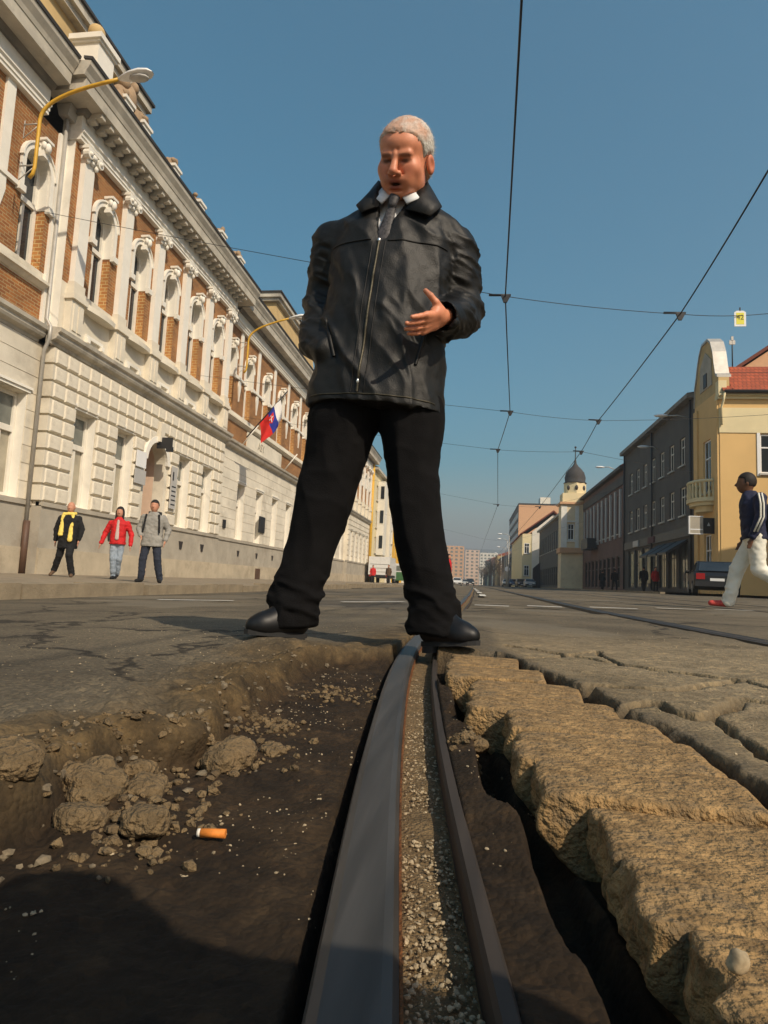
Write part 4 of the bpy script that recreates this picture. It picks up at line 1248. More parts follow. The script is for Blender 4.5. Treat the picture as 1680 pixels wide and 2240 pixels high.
# --- entablature and main cornice
def entab(y0, y1, X, ends=(0, 0), mod=True):
    strip('architrave', M['plaster_white'], [(-T, 12.27), (0.17, 12.27), (0.17, 12.36), (0.20, 12.37), (0.20, 12.46), (0.25, 12.50), (0.25, 12.56), (-T, 12.56)], y0, y1, X)
    strip('frieze', M['plaster_white'], [(-T, 12.562), (0.16, 12.562), (0.17, 12.98), (-T, 12.98)], y0, y1, X)
    a, b_ = y0 - 0.80 * ends[0], y1 + 0.80 * ends[1]
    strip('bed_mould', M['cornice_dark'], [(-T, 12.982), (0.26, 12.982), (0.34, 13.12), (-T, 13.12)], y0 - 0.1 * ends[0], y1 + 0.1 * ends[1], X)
    strip('corona', M['cornice'], [(-T, 13.122), (0.72, 13.122), (0.74, 13.44), (-T, 13.44)], a, b_, X)
    strip('cymatium', M['cornice'], [(-T, 13.442), (0.76, 13.442), (0.80, 13.56), (0.90, 13.72), (0.92, 13.84), (-T, 13.95)], a - 0.12 * ends[0], b_ + 0.12 * ends[1], X)
    strip('gutter', M['roof_dark'], [(0.70, 13.90), (0.95, 13.845), (0.97, 13.93), (0.70, 13.98)], a - 0.14 * ends[0], b_ + 0.14 * ends[1], X)
    if mod:
        me = MB().box(0.2, 0.66, -0.09, 0.09, -0.14, 0).box(0.2, 0.45, -0.085, 0.085, -0.24, -0.14).mesh('modillion', M['cornice'])
        n = int((y1 - y0) / 0.44)
        for k in range(n):
            lbm('modillion', me, (X, y0 + (k + 0.5) * (y1 - y0) / n, 13.12))
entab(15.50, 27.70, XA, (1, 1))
entab(2.0, 14.55, XB, mod=False)
entab(28.64, 56.6, XB, mod=False)
entab(57.55, 69.5, XA, (1, 1), mod=False)
# --- attic: parapet, corner pedestals with balls, ornaments, mansards
lb('parapet', MB().box(XA - 0.35, XA - 0.05, 15.6, 27.6, 13.96, 14.40), M['tan']); lb('parapet', MB().box(XA - 0.35, XA - 0.05, 57.7, 69.4, 13.96, 14.4), M['tan'])
def ball_pedestal(y, X, s=1.0):
    p = empty('attic_pedestal', (X, y, 13.94), parent=LB); p.location = Vector((X, y, 13.94)) - L0
    m = MB(); m.box(-0.38 * s, 0.38 * s, -0.38 * s, 0.38 * s, 0.0, 1.05 * s).box(-0.44 * s, 0.44 * s, -0.44 * s, 0.44 * s, 1.05 * s, 1.12 * s).box(-0.50 * s, 0.50 * s, -0.50 * s, 0.50 * s, 1.12 * s, 1.28 * s)
    m.build('pedestal', M['plaster_white'], p)
    m = MB(); m.lathe([(0.18 * s, 1.28 * s), (0.10 * s, 1.40 * s), (0.09 * s, 1.48 * s), (0.20 * s, 1.52 * s)], (0, 0, 0), 10); m.ball((0, 0, 1.70 * s), 0.24 * s, 12, 8)
    m.build('ball_finial', M['tan'], p)
ball_pedestal(15.62, XA + 0.25); ball_pedestal(57.8, XA + 0.2, 0.9)
ball_pedestal(48.9, XB + 0.2, 1.1)
rnd = random.Random(4)
for y in AC_PIL[1:] + [17.2]:
    p = empty('attic_ornament', (XA + 0.25, y, 13.94), parent=LB); p.location = Vector((XA + 0.25, y, 13.94)) - L0
    MB().box(-0.22, 0.22, -0.24, 0.24, 0.0, 0.75).box(-0.27, 0.27, -0.29, 0.29, 0.75, 0.85).build('pedestal', M['plaster_white'], p)
    m = MB()
    for k in range(7):
        m.ball((rnd.uniform(-.10, .10), rnd.uniform(-.20, .20), rnd.uniform(0.86, 1.12)), (rnd.uniform(.08, .15), rnd.uniform(.08, .15), rnd.uniform(.08, .16)), 7, 5)
    m.build('sculpture', M['terracotta'], p)
    for k in range(5):
        yy = 0.45 + k * 0.3
        MB().box(-0.25, 0.1, yy - 0.10, yy + 0.10, 0.1, 0.62 + 0.2 * rnd.random()).build('crest_tile', M['roof_dark'], p)
# big sculpture group near the corner
p = empty('attic_sculpture', (XA + 0.1, 17.7, 13.95), parent=LB); p.location = Vector((XA + 0.1, 17.7, 13.95)) - L0
m = MB()
for (x, y, z, a, b_, c) in [(0, -0.5, 0.9, .3, .35, .45), (0.05, -0.1, 1.2, .26, .3, .5), (0, 0.35, 0.85, .3, .4, .4), (0.05, -0.35, 1.55, .18, .18, .2), (0.1, 0.1, 1.75, .15, .16, .2), (0, 0.6, 0.6, .25, .3, .35), (0.1, -0.75, 0.6, .25, .25, .4)]:
    m.ball((x, y, z), (a, b_, c), 9, 6)
m.box(-0.3, 0.3, -0.9, 0.9, 0.0, 0.4)
m.build('figures', M['terracotta'], p)
def mansard(y0, y1, X0, z0, z1, lean=0.35):
    m = MB()
    m.add([(X0, y0, z0), (X0, y1, z0), (X0 - 9, y1, z0), (X0 - 9, y0, z0), (X0 - lean, y0 + lean, z1), (X0 - lean, y1 - lean, z1), (X0 - 9, y1 - lean, z1), (X0 - 9, y0 + lean, z1)],
          [(0, 1, 5, 4), (1, 2, 6, 5), (3, 0, 4, 7), (4, 5, 6, 7)])
    r = lb('mansard', m, M['tan'])
    m = MB(); m.box(X0 - 9, X0 - lean + 0.28, y0 + lean - 0.28, y1 - lean + 0.28, z1 - 0.15, z1 + 0.05).box(X0 - 9, X0 - lean + 0.42, y0 + lean - 0.42, y1 - lean + 0.42, z1 + 0.052, z1 + 0.34)
    lb('mansard_cornice', m, M['cornice'])
    lb('mansard_roof', MB().box(X0 - 9, X0 - lean + 0.50, y0 + lean - 0.5, y1 - lean + 0.5, z1 + 0.342, z1 + 0.44), M['roof_dark'])
    # framed panel on the slope
    pn = MB(); pn.box(X0 - 6, X0 - 0.55, y0 + 0.02, y0 + 0.05, z0, z0)
mansard(3.0, 20.4, -12.35, 13.96, 16.9)
mansard(38.4, 48.9, -12.9, 13.96, 18.2, 0.45)
lb('main_roof', MB().prism([(XB - 0.2, 13.9), (XB - 6, 15.2), (-26, 15.2), (-26, 13.5), (XB - 0.2, 13.5)], 2.0, 69.5, 'y'), M['roof_dark'])
lb('rear_wall', MB().box(-26.4, -26, 2.0, 69.5, -0.2, 13.5), M['plaster'])
# --- rainwater pipe at the corner
pp = empty('rain_pipe', (0, 0, 0), parent=LB); pp.location = -L0
MB().tube([(XB + 0.14, 15.34, 12.75), (XB + 0.14, 15.34, 6.9), (XB + 0.36, 15.24, 6.62), (XB + 0.36, 15.24, 6.3), (XB + 0.16, 15.34, 6.0), (XB + 0.16, 15.34, 1.35)], 0.052, 8).build('upper_pipe', M['zinc'], pp)
MB().tube([(XB + 0.18, 15.34, 1.36), (XB + 0.18, 15.34, -0.1)], 0.085, 8).build('iron_shoe', M['pipe_brown'], pp)
MB().prism([(XB - 0.1, 13.1), (XB + 0.35, 13.1), (XB + 0.27, 12.75), (XB + 0.0, 12.75)], 15.15, 15.5, 'y').build('hopper', M['zinc'], pp)
pp = empty('rain_pipe', (0, 0, 0), parent=LB); pp.location = -L0
MB().tube([(XA + 0.25, 69.3, 13.0), (XA + 0.25, 69.3, 0.0)], 0.16, 8).build('upper_pipe', M['lamp_yellow'], pp)  # stands for the end pilaster in sun; the warm light is painted yellow
# --- inscription panel, plaques
ip = empty('inscription_panel', (0, 0, 0), parent=LB); ip.location = -L0
MB().box(XB + 0.002, XB + 0.05, 31.3, 37.3, 6.72, 7.58).build('panel', M['plaster'], ip)
text_mesh('relief_lettering', 'ASY', 0.62, 0.012, M['plinth'], ip, (XB + 0.06, 33.5, 7.15), (math.pi / 2, 0, math.pi / 2))
MB().box(XB + 0.03, XB + 0.10, 33.95, 34.85, 2.55, 3.45).build('dark_plaque', M['metal_dark'], LB).location = -L0
MB().box(XB + 0.03, XB + 0.09, 28.85, 29.15, 2.36, 2.75).build('dark_plaque', M['metal_dark'], LB).location = -L0
MB().box(XB + 0.14, XB + 0.18, 33.6, 34.3, -0.1, 0.55).build('iron_hatch', M['pipe_brown'], LB).location = -L0
# slim flag staffs on the sill course
for y in (30.5, 37.8):
    s = lb('flag_bracket', MB().tube([(XB + 0.1, y, 6.7), (XB + 0.85, y + 0.1, 7.75)], 0.035, 6), M['plaster_white'])
for y in (19.42, 24.0): pass
# ------------------------------------------------------------------ pavements
M['paving'] = mat_plain('paving', (0.24, 0.195, 0.135), 0.9, var=0.22, scale=2.5, bump=0.3, bscale=60, stain=((0.14, 0.11, 0.075), 1.2, 0.52, 0.6))
M['kerb'] = mat_plain('kerb', (0.26, 0.21, 0.14), 0.9, var=0.25, scale=4, bump=0.3, bscale=40)
pv = MB().add([(-4.75, -30, -0.055), (-11.6, -30, -0.03), (-11.6, 69.3, -0.03), (-4.75, 69.3, -0.055), (-30, 69.3, -0.03), (-30, 400, -0.03), (-6.5, 400, -0.05), (-6.5, 69.3, -0.05)], [(0, 3, 2, 1), (7, 6, 5, 4)]).build('left_pavement', M['paving'])
tag(pv, kind='structure')
km = MB().box(-5.0, -4.752, -0.62, 0.62, -0.22, -0.055).mesh('kerb_stone', M['kerb'])
rk = random.Random(2)
for k in range(30):
    y = 4.0 + k * 1.27
    inst('kerb_stone', km, pv, (0.25 + rk.uniform(-0.015, 0.015), y, rk.uniform(0.003, 0.014)), (0, rk.uniform(0.0, .02), rk.uniform(-.01, .01)))
pr_ = MB().add([(9.5, 34.0, 0.27), (13.3, 34.0, 0.29), (13.3, 400, 0.29), (9.5, 400, 0.27), (40, 34.0, 0.29), (40, 36.3, 0.29), (13.3, 36.3, 0.29)], [(0, 1, 2, 3), (1, 4, 5, 6)]).build('right_pavement', M['paving'])
tag(pr_, kind='structure')
km2 = MB().box(-0.12, 0.12, -0.7, 0.7, -0.2, 0.0).mesh('kerb_stone', M['kerb'])
for k in range(40): inst('kerb_stone', km2, pr_, (9.40, 34.6 + k * 1.43, 0.272))

# ------------------------------------------------------------------ simple street buildings
def win_child(parent, axis, plane, sgn, u, z0, w, h, pane='glass', frame='frame_white', depth=0.16, sill=True, mull=True):
    """window set back in an opening. axis 'x': wall plane x=plane, sgn = outward direction"""
    g = empty('window', (0, 0, 0), parent=parent); g.location = -parent.location
    def b(m, d0, d1, u0, u1, za, zb):
        a, c = plane + sgn * d0, plane + sgn * d1
        if axis == 'x': m.box(min(a, c), max(a, c), u0, u1, za, zb)
        else: m.box(u0, u1, min(a, c), max(a, c), za, zb)
        return m
    f = MB(); t = min(0.09, w * 0.12)
    b(f, -depth, -depth + 0.06, u - w / 2, u - w / 2 + t, z0, z0 + h); b(f, -depth, -depth + 0.06, u + w / 2 - t, u + w / 2, z0, z0 + h)
    b(f, -depth, -depth + 0.058, u - w / 2 + t, u + w / 2 - t, z0, z0 + t); b(f, -depth, -depth + 0.058, u - w / 2 + t, u + w / 2 - t, z0 + h - t, z0 + h)
    if mull:
        b(f, -depth, -depth + 0.056, u - t / 3, u + t / 3, z0 + t, z0 + h - t); b(f, -depth, -depth + 0.07, u - w / 2 + t, u + w / 2 - t, z0 + h * 0.64, z0 + h * 0.64 + t * 0.8)
    f.build('frame', M[frame], g)
    p = MB(); b(p, -depth + 0.01, -depth + 0.03, u - w / 2 + t * 0.6, u + w / 2 - t * 0.6, z0 + t * 0.6, z0 + h - t * 0.6); p.build('pane', M[pane], g)
    if sill:
        s = MB(); b(s, -0.05, 0.12, u - w / 2 - 0.08, u + w / 2 + 0.08, z0 - 0.10, z0 - 0.004); s.build('sill', M['zinc'], g)
    return g

def street_building(name, label, X, sgn, y0, y1, h, mat, rows, pitch, ww, back=10.0, roof='roof_dark', roof_h=1.8, cornice='cornice', pane='glass', frame='frame_white', shop=None, base=-0.1, z_min=0, overhang=0.45):
    B = empty(name, (X, y0, base), label=label, cat='building')
    off = -B.location
    def put(nm, mb, mt, par=B):
        o = mb.build(nm, M[mt], par)
        if par is B: o.location = off
        return o
    n = max(1, int((y1 - y0 - 0.6) / pitch)); pad = ((y1 - y0) - n * pitch) / 2
    cs = [y0 + pad + (k + 0.5) * pitch for k in range(n)]
    ops = [(c - ww / 2, c + ww / 2, za, zb) for c in cs for (za, zb) in rows]
    if shop: ops += [(c - shop[2] / 2, c + shop[2] / 2, shop[0], shop[1]) for c in cs]
    m = MB(); a, c_ = X, X - sgn * 0.35
    wall_mb(m, 'x', min(a, c_), max(a, c_), y0, y1, base, h, ops)
    put('street_wall', m, mat)
    xb = X - sgn * back
    put('side_wall', MB().box(min(xb, X - sgn * 0.352), max(xb, X - sgn * 0.352), y0, y0 + 0.35, base, h), mat)
    put('rear_wall', MB().box(min(xb, xb + sgn * 0.3), max(xb, xb + sgn * 0.3), y0 + 0.352, y1, base, h).box(min(xb, X - sgn * 0.352), max(xb, X - sgn * 0.352), y1 - 0.3, y1, base, h), mat)
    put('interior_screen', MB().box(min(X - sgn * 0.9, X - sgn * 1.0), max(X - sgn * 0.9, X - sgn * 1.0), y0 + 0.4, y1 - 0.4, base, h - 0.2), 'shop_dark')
    xo = X + sgn * overhang
    put('eaves', MB().box(min(xo, X), max(xo, X), y0 - 0.05, y1 + 0.05, h - 0.28, h + 0.0), cornice)
    xr = X - sgn * back / 2
    put('roof', MB().prism([(xo, h + 0.002), (xr, h + roof_h), (xb, h + 0.002)], y0 - 0.08, y1 + 0.08, 'y'), roof)
    for c in cs:
        for (za, zb) in rows: win_child(B, 'x', X, sgn, c, za, ww, zb - za, pane, frame)
        if shop: win_child(B, 'x', X, sgn, c, shop[0], shop[2], shop[1] - shop[0], shop[3], 'shop_dark', sill=False)
    return B, put, cs

XR = 13.0
M['cloth_dark'] = mat_plain('cloth_dark', (0.10, 0.03, 0.03), 0.7)
# grey block in the shade
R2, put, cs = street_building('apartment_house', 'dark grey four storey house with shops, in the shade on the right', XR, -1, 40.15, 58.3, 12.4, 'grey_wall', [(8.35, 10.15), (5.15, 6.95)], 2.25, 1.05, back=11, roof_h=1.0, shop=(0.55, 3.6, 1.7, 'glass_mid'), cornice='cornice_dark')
put('fascia', MB().box(XR - 0.12, XR - 0.002, 40.2, 58.25, 3.75, 4.35), 'shop_dark')
for k, c in enumerate(cs):
    if k in (0, 1, 2):
        put('awning', MB().prism([(XR - 0.01, 3.6), (XR - 1.3, 2.75), (XR - 1.3, 2.6), (XR - 0.01, 3.4)], c - 0.95, c + 0.95, 'y'), 'metal_dark')
M['lit_shop'] = mat_plain('lit_shop', (0.55, 0.45, 0.25), 0.6, var=0.3, scale=2)  # light of the shop windows imitated by a pale warm colour
for y in (50.2, 52.6, 55.2):
    put('lit_window_panel', MB().box(XR - 0.06, XR - 0.02, y - 0.35, y + 0.35, 0.9, 3.3), 'lit_shop')
for y in (40.6, 49.2, 58.0): put('rain_pipe', MB().tube([(XR - 0.12, y, 12.1), (XR - 0.12, y, 0.4)], 0.07, 6), 'metal_dark')
for k, c in enumerate(cs[3:]):
    if k % 2 == 0: put('shop_sign', MB().box(XR - 0.20, XR - 0.122, c - 0.8, c + 0.8, 3.82, 4.28), 'sign_grey' if k % 4 else 'cloth_dark')
# brown house
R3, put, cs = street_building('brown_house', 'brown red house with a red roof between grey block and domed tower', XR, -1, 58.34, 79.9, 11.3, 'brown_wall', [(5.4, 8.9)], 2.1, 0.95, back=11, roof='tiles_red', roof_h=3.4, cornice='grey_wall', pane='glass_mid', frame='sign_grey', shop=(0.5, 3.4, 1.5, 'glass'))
put('frieze_panel', MB().box(XR - 0.10, XR - 0.002, 58.6, 79.5, 9.7, 10.5), 'grey_wall')
for c in [cs[0] - 1.05] + [c + 1.05 for c in cs]:
    put('pilaster', MB().box(XR - 0.16, XR - 0.003, c - 0.18, c + 0.18, 5.0, 9.4), 'sign_grey')
put('balcony', MB().box(XR - 1.1, XR - 0.003, 70.5, 74.5, 4.6, 4.8).box(XR - 1.1, XR - 1.05, 70.5, 74.5, 4.8, 5.7).box(XR - 1.05, XR - 0.2, 70.5, 70.55, 4.8, 5.7), 'metal_dark')

# yellow corner house with the baroque gable
Y1 = empty('yellow_house', (XR, 36.2, 0.25), label='yellow corner house with a curved gable, red roof and balcony at the right edge', cat='building')
oY = -Y1.location
def py1(nm, mb, mt, par=None):
    o = mb.build(nm, M[mt], par if par else Y1)
    if par is None: o.location = oY
    return o
ops = [(15.02, 16.05, 6.8, 8.95), (18.2, 19.3, 6.8, 8.95), (21.4, 22.5, 6.8, 8.95)]
m = MB(); wall_mb(m, 'y', 36.2, 36.6, 13.0, 27.0, 0.0, 9.0, ops); py1('side_wall', m, 'yellow_wall')
py1('cream_band', MB().box(12.97, 27, 36.16, 36.598, 9.002, 10.38), 'cream_wall')
py1('frieze', MB().box(13.0, 27, 36.2, 36.598, 10.382, 10.86), 'yellow_wall')
py1('cornice_moulding', MB().box(12.9, 27, 36.08, 36.598, 10.862, 11.02).box(12.9, 27, 35.95, 36.59, 11.022, 11.12), 'cream_wall')
py1('gutter', MB().tube([(13.15, 35.82, 11.2), (27, 35.82, 11.2)], 0.10, 8), 'roof_dark')
py1('gutter_end', MB().tube([(13.15, 35.82, 11.15), (13.1, 35.9, 10.7), (13.06, 36.08, 10.4), (13.06, 36.08, 9.4)], 0.06, 6), 'cream_wall')
for o in ops[:3]: win_child(Y1, 'y', 36.2, -1, (o[0] + o[1]) / 2, o[2], o[1] - o[0], o[3] - o[2], 'glass', 'lamp_white', depth=0.12)
py1('window_surround', MB().box(14.86, 15.018, 36.15, 36.198, 6.65, 8.998), 'lamp_white'); py1('window_surround', MB().box(16.052, 16.2, 36.15, 36.198, 6.65, 8.998), 'lamp_white')
m = MB(); m.add([(13.1, 35.85, 11.25), (27, 35.85, 11.25), (27, 38.15, 13.35), (13.1, 38.15, 13.35), (13.1, 40.5, 11.25), (27, 40.5, 11.25)], [(0, 1, 2, 3), (3, 2, 5, 4)])
py1('tiled_roof', m, 'tiles_red')
rows = MB()
for k in range(7):
    t = k / 7.0; y = 35.85 + 2.3 * t; z = 11.25 + 2.1 * t
    rows.add([(13.6, y, z + 0.012), (27, y, z + 0.012), (27, y + 0.02, z + 0.075), (13.6, y + 0.02, z + 0.075), (27, y + 0.33, z + 0.31), (13.6, y + 0.33, z + 0.31)], [(0, 1, 2, 3), (3, 2, 4, 5)])
tag(py1('tile_courses', rows, 'tiles_red'), kind='stuff')
ops = [(37.55, 38.75, 6.0, 9.0), (37.6, 38.7, 1.0, 3.6)]
m = MB(); wall_mb(m, 'x', 13.0, 13.4, 36.602, 40.12, 0.0, 11.4, ops); py1('front_wall', m, 'yellow_wall')
gp = [(36.25, 11.4), (36.3, 12.15), (36.55, 12.3), (36.75, 12.9), (36.95, 13.7), (37.3, 14.4), (37.75, 14.75), (38.7, 14.75), (39.15, 14.3), (39.5, 13.6), (39.75, 12.9), (40.0, 12.4), (40.1, 11.4)]
py1('gable', MB().prism(gp, 13.0, 13.55, 'x'), 'tan')
gc = MB()
for a, b_ in zip(gp[1:-1], gp[2:-1] + [gp[-1]]):
    gc.prism([a, b_, (b_[0], b_[1] + 0.14), (a[0], a[1] + 0.14)], 12.92, 13.66, 'x')
py1('gable_coping', gc, 'zinc')
py1('gable_panel', MB().prism([(37.2, 12.0), (39.1, 12.0), (39.0, 13.5), (38.2, 14.2), (37.3, 13.5)], 12.95, 12.998, 'x'), 'plinth')
py1('gable_opening', MB().box(12.9, 12.948, 37.9, 38.4, 12.1, 12.9), 'shop_dark')
py1('corner_pier', MB().box(12.93, 13.35, 36.12, 36.55, 11.122, 11.9), 'cream_wall')
for o in ops: win_child(Y1, 'x', 13.0, -1, 38.15, o[2], o[1] - o[0], o[3] - o[2], 'glass', 'lamp_white')
py1('front_pilaster', MB().box(12.88, 12.997, 36.24, 36.75, 0.3, 10.85), 'yellow_wall'); py1('front_pilaster', MB().box(12.9, 12.997, 39.5, 40.1, 0.3, 11.1), 'yellow_wall')
# bow balcony
bc = empty('balcony', (13.0, 38.15, 5.45), parent=Y1); bc.location = Vector((13.0, 38.15, 5.45)) + oY
an = np.linspace(math.pi / 2, 1.5 * math.pi, 15)
def bow(r): return [(r * math.cos(a), 1.35 * r * math.sin(a)) for a in an]
MB().prism(bow(1.05), -0.10, 0.12, 'z').prism(bow(0.9), -0.30, -0.102, 'z').prism(bow(0.6), -0.62, -0.302, 'z').build('slab', M['cream_wall'], bc)
bt = MB()
for a in np.linspace(math.pi / 2 + 0.12, 1.5 * math.pi - 0.12, 14):
    bt.lathe([(0.05, 0.12), (0.085, 0.35), (0.045, 0.62), (0.06, 0.80), (0.05, 0.98)], (0.96 * math.cos(a), 1.35 * 0.96 * math.sin(a), 0), 6)
    MB().lathe([(0.05, 0.122), (0.085, 0.35), (0.045, 0.62), (0.06, 0.80), (0.05, 0.98)], (0.96 * math.cos(a), 1.35 * 0.96 * math.sin(a), 0), 6).build('baluster', M['cream_wall'], bc)
pts = bow(0.96)
MB().tube([(x, y, 1.05) for x, y in pts], 0.09, 6).build('handrail', M['cream_wall'], bc)
# hanging sign on the front
sg = empty('hanging_sign', (12.98, 37.0, 3.55), label='dark square hanging sign with a pale framed half below the yellow house balcony', cat='sign')
MB().box(-1.30, -0.62, -0.06, 0.06, 0, 0.90).build('pale_panel', M['plinth'], sg)
MB().box(-0.615, 0.0, -0.062, 0.062, 0, 0.86).build('dark_panel', M['glass'], sg)
MB().box(-1.36, -1.302, -0.08, 0.08, -0.05, 0.95).box(-1.30, -0.62, -0.08, 0.08, 0.902, 0.95).box(-1.30, -0.62, -0.08, 0.08, -0.05, -0.002).build('white_frame', M['lamp_white'], sg)
MB().box(-1.28, -0.64, -0.066, -0.061, 0.18, 0.24).build('white_line', M['lamp_white'], sg)
MB().prism([(-0.42, 0.42), (-0.26, 0.42), (-0.34, 0.62)], -0.068, -0.063, 'y').build('emblem', M['sign_grey'], sg)
MB().box(0.0, 0.05, -0.02, 0.02, 0.3, 0.6).build('bracket', M['metal_dark'], sg)
# aerials on the yellow house roof
for (x, hgt, lab) in ((14.0, 0.9, 'shorter roof aerial beside the curved gable'), (14.45, 1.9, 'tallest roof aerial with a dipole, on the red roof'), (16.6, 1.6, 'thin roof aerial at the right edge above the pink gable')):
    a = empty('roof_aerial', (x, 38.2, 13.3), label=lab, cat='aerial')
    MB().tube([(0, 0, -0.1), (0, 0, hgt)], 0.035, 6).build('mast', M['metal_dark'], a)
    MB().box(-0.16, 0.16, -0.03, 0.03, hgt - 0.5, hgt - 0.25).box(-0.06, 0.06, -0.05, 0.05, hgt - 0.25, hgt - 0.02).build('dipole', M['zinc'], a)
# salmon gable behind, house across the side street whose shadow falls on the yellow wall
s2 = empty('salmon_house', (17.6, 45.0, 0.2), label='salmon gable end rising behind the red roof at the right edge', cat='building')
q = MB().prism([(17.6, 0.0), (17.6, 15.6), (23.5, 19.8), (29.4, 15.6), (29.4, 0.0)], 45.0, 55.0, 'y').build('gable_wall', M['salmon_wall'], s2); q.location = -s2.location
q = MB().prism([(17.2, 15.45), (17.2, 15.7), (23.5, 20.2), (29.8, 15.7), (29.8, 15.45), (23.5, 19.95)], 44.7, 55.2, 'y').build('roof', M['tiles_red'], s2); q.location = -s2.location
q = MB().box(20.5, 21.6, 44.96, 44.998, 12.5, 14.2).build('window', M['glass'], s2); q.location = -s2.location
street_building('corner_house', 'plain beige house across the side street, off to the right', 19.2, -1, 8.0, 28.4, 11.6, 'tan', [(8.2, 10.2), (4.6, 6.8)], 2.6, 1.1, back=14, shop=(0.5, 3.2, 1.6, 'glass'))

M['tower_cream'] = mat_plain('tower_cream', (0.74, 0.61, 0.40), 0.85, var=0.1, scale=1.0, stain=((0.55, 0.34, 0.2), 1.2, 0.55, 0.5))
# domed corner tower and its house
TW = empty('tower_house', (10.45, 80.0, 0.25), label='cream corner tower with a dark onion dome and spire', cat='building')
oT = -TW.location
def pt(nm, mb, mt):
    o = mb.build(nm, M[mt], TW); o.location = oT; return o
m = MB(); wall_mb(m, 'y', 80.0, 80.4, 10.45, 13.1, 0.1, 10.5, [(11.2, 11.95, 6.15, 8.1)]); m.box(10.45, 10.85, 80.402, 82.8, 0.1, 10.5); pt('tower_wall', m, 'tower_cream')
win_child(TW, 'y', 80.0, -1, 11.575, 6.15, 0.75, 1.95, 'glass', 'lamp_white')
pt('tower_plaster', MB().box(10.40, 11.1, 79.95, 79.998, 5.2, 10.3), 'plaster_white'); pt('tower_plaster', MB().box(12.05, 12.5, 79.95, 79.998, 5.2, 10.3), 'plaster_white')
pt('tower_cornice', MB().box(10.2, 13.35, 79.7, 82.9, 10.502, 10.75), 'salmon_wall')
pt('balcony_band', MB().box(10.25, 13.3, 79.6, 82.9, 4.55, 5.15), 'salmon_wall')
pt('attic_storey', MB().box(10.55, 13.1, 80.05, 82.7, 10.752, 11.9), 'cream_wall')
for zc in (5.9, 8.3): pt('window_hood', MB().box(11.05, 12.1, 79.86, 79.998, zc, zc + 0.18), 'plaster_white')
pt('lantern', MB().lathe([(1.35, 0), (1.35, 1.35)], (12.2, 81.4, 11.9), 8, smooth=False), 'cream_wall')
for a in (-2.35, -1.57, -0.78):
    pt('lantern_opening', MB().ball((12.2 + 1.27 * math.cos(a), 81.4 + 1.27 * math.sin(a), 12.6), (0.2, 0.2, 0.35), 8, 6), 'shop_dark')
pt('onion_dome', MB().lathe([(1.35, 13.25), (1.42, 13.3), (1.22, 13.45), (1.28, 14.0), (1.12, 14.6), (0.75, 15.1), (0.4, 15.45), (0.18, 15.8), (0.07, 16.4), (0.04, 17.9)], (12.2, 81.4, 0), 16), 'roof_dark')
pt('finial', MB().ball((12.2, 81.4, 17.9), 0.14, 8, 6), 'metal_dark')
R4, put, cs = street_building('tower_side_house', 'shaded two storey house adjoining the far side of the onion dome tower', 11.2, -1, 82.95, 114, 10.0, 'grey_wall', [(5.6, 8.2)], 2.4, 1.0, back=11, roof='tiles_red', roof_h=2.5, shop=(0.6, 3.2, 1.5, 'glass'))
# white gabled house
R5 = empty('gabled_house', (8.6, 118.0, 0.25), label='small house with a white blank side wall and red roof before the orange block', cat='building')
def p5(nm, mb, mt):
    o = mb.build(nm, M[mt], R5); o.location = -R5.location; return o
p5('side_wall', MB().prism([(10.3, 0.1), (10.3, 10.2), (14.0, 13.4), (17.7, 10.2), (17.7, 0.1)], 118.0, 150.0, 'y'), 'white_wall')
p5('corner_wall', MB().box(8.6, 10.298, 118.1, 150, 0.1, 9.8), 'cream_wall')
p5('roof', MB().prism([(8.2, 9.82), (14.0, 14.2), (18.2, 10.1), (18.2, 9.9), (14.0, 13.9), (8.4, 9.75)], 117.6, 150.4, 'y'), 'tiles_red')
for z in (2.2, 6.2):
    win_child(R5, 'y', 118.1, -1, 9.4, z, 0.9, 1.9, 'glass', 'lamp_white', depth=0.02)
p5('yard_wall', MB().prism([(10.0, 0.1), (10.0, 3.4), (13.0, 6.2), (17, 7.0), (17, 0.1)], 112.0, 112.6, 'y'), 'shop_dark')
# orange slab block
R6 = empty('slab_block', (12.6, 190, 0.3), label='tall orange pink slab block on the right, white box on its roof', cat='building')
def p6_(nm, mb, mt, par=R6):
    o = mb.build(nm, M[mt], par); o.location = -par.location; return o
p6_('end_wall', MB().box(12.6, 26, 190, 190.5, 0, 24.2), 'salmon_wall')
p6_('street_wall', MB().box(12.6, 13.1, 190.5, 240, 0, 24.2), 'grey_wall')  # shaded side of the block: its shade is put into the grey colour
p6_('roof', MB().box(12.5, 26.2, 189.9, 240.2, 24.2, 24.6), 'roof_dark')
p6_('lift_house', MB().box(18.8, 21.7, 191, 196, 24.6, 26.6), 'white_wall')
for k in range(7):
    for j in range(12):
        q = MB().box(12.55, 12.598, 192 + j * 4, 194.6 + j * 4, 2.5 + k * 3.0, 4.2 + k * 3.0).build('window', M['glass'], R6); q.location = -R6.location
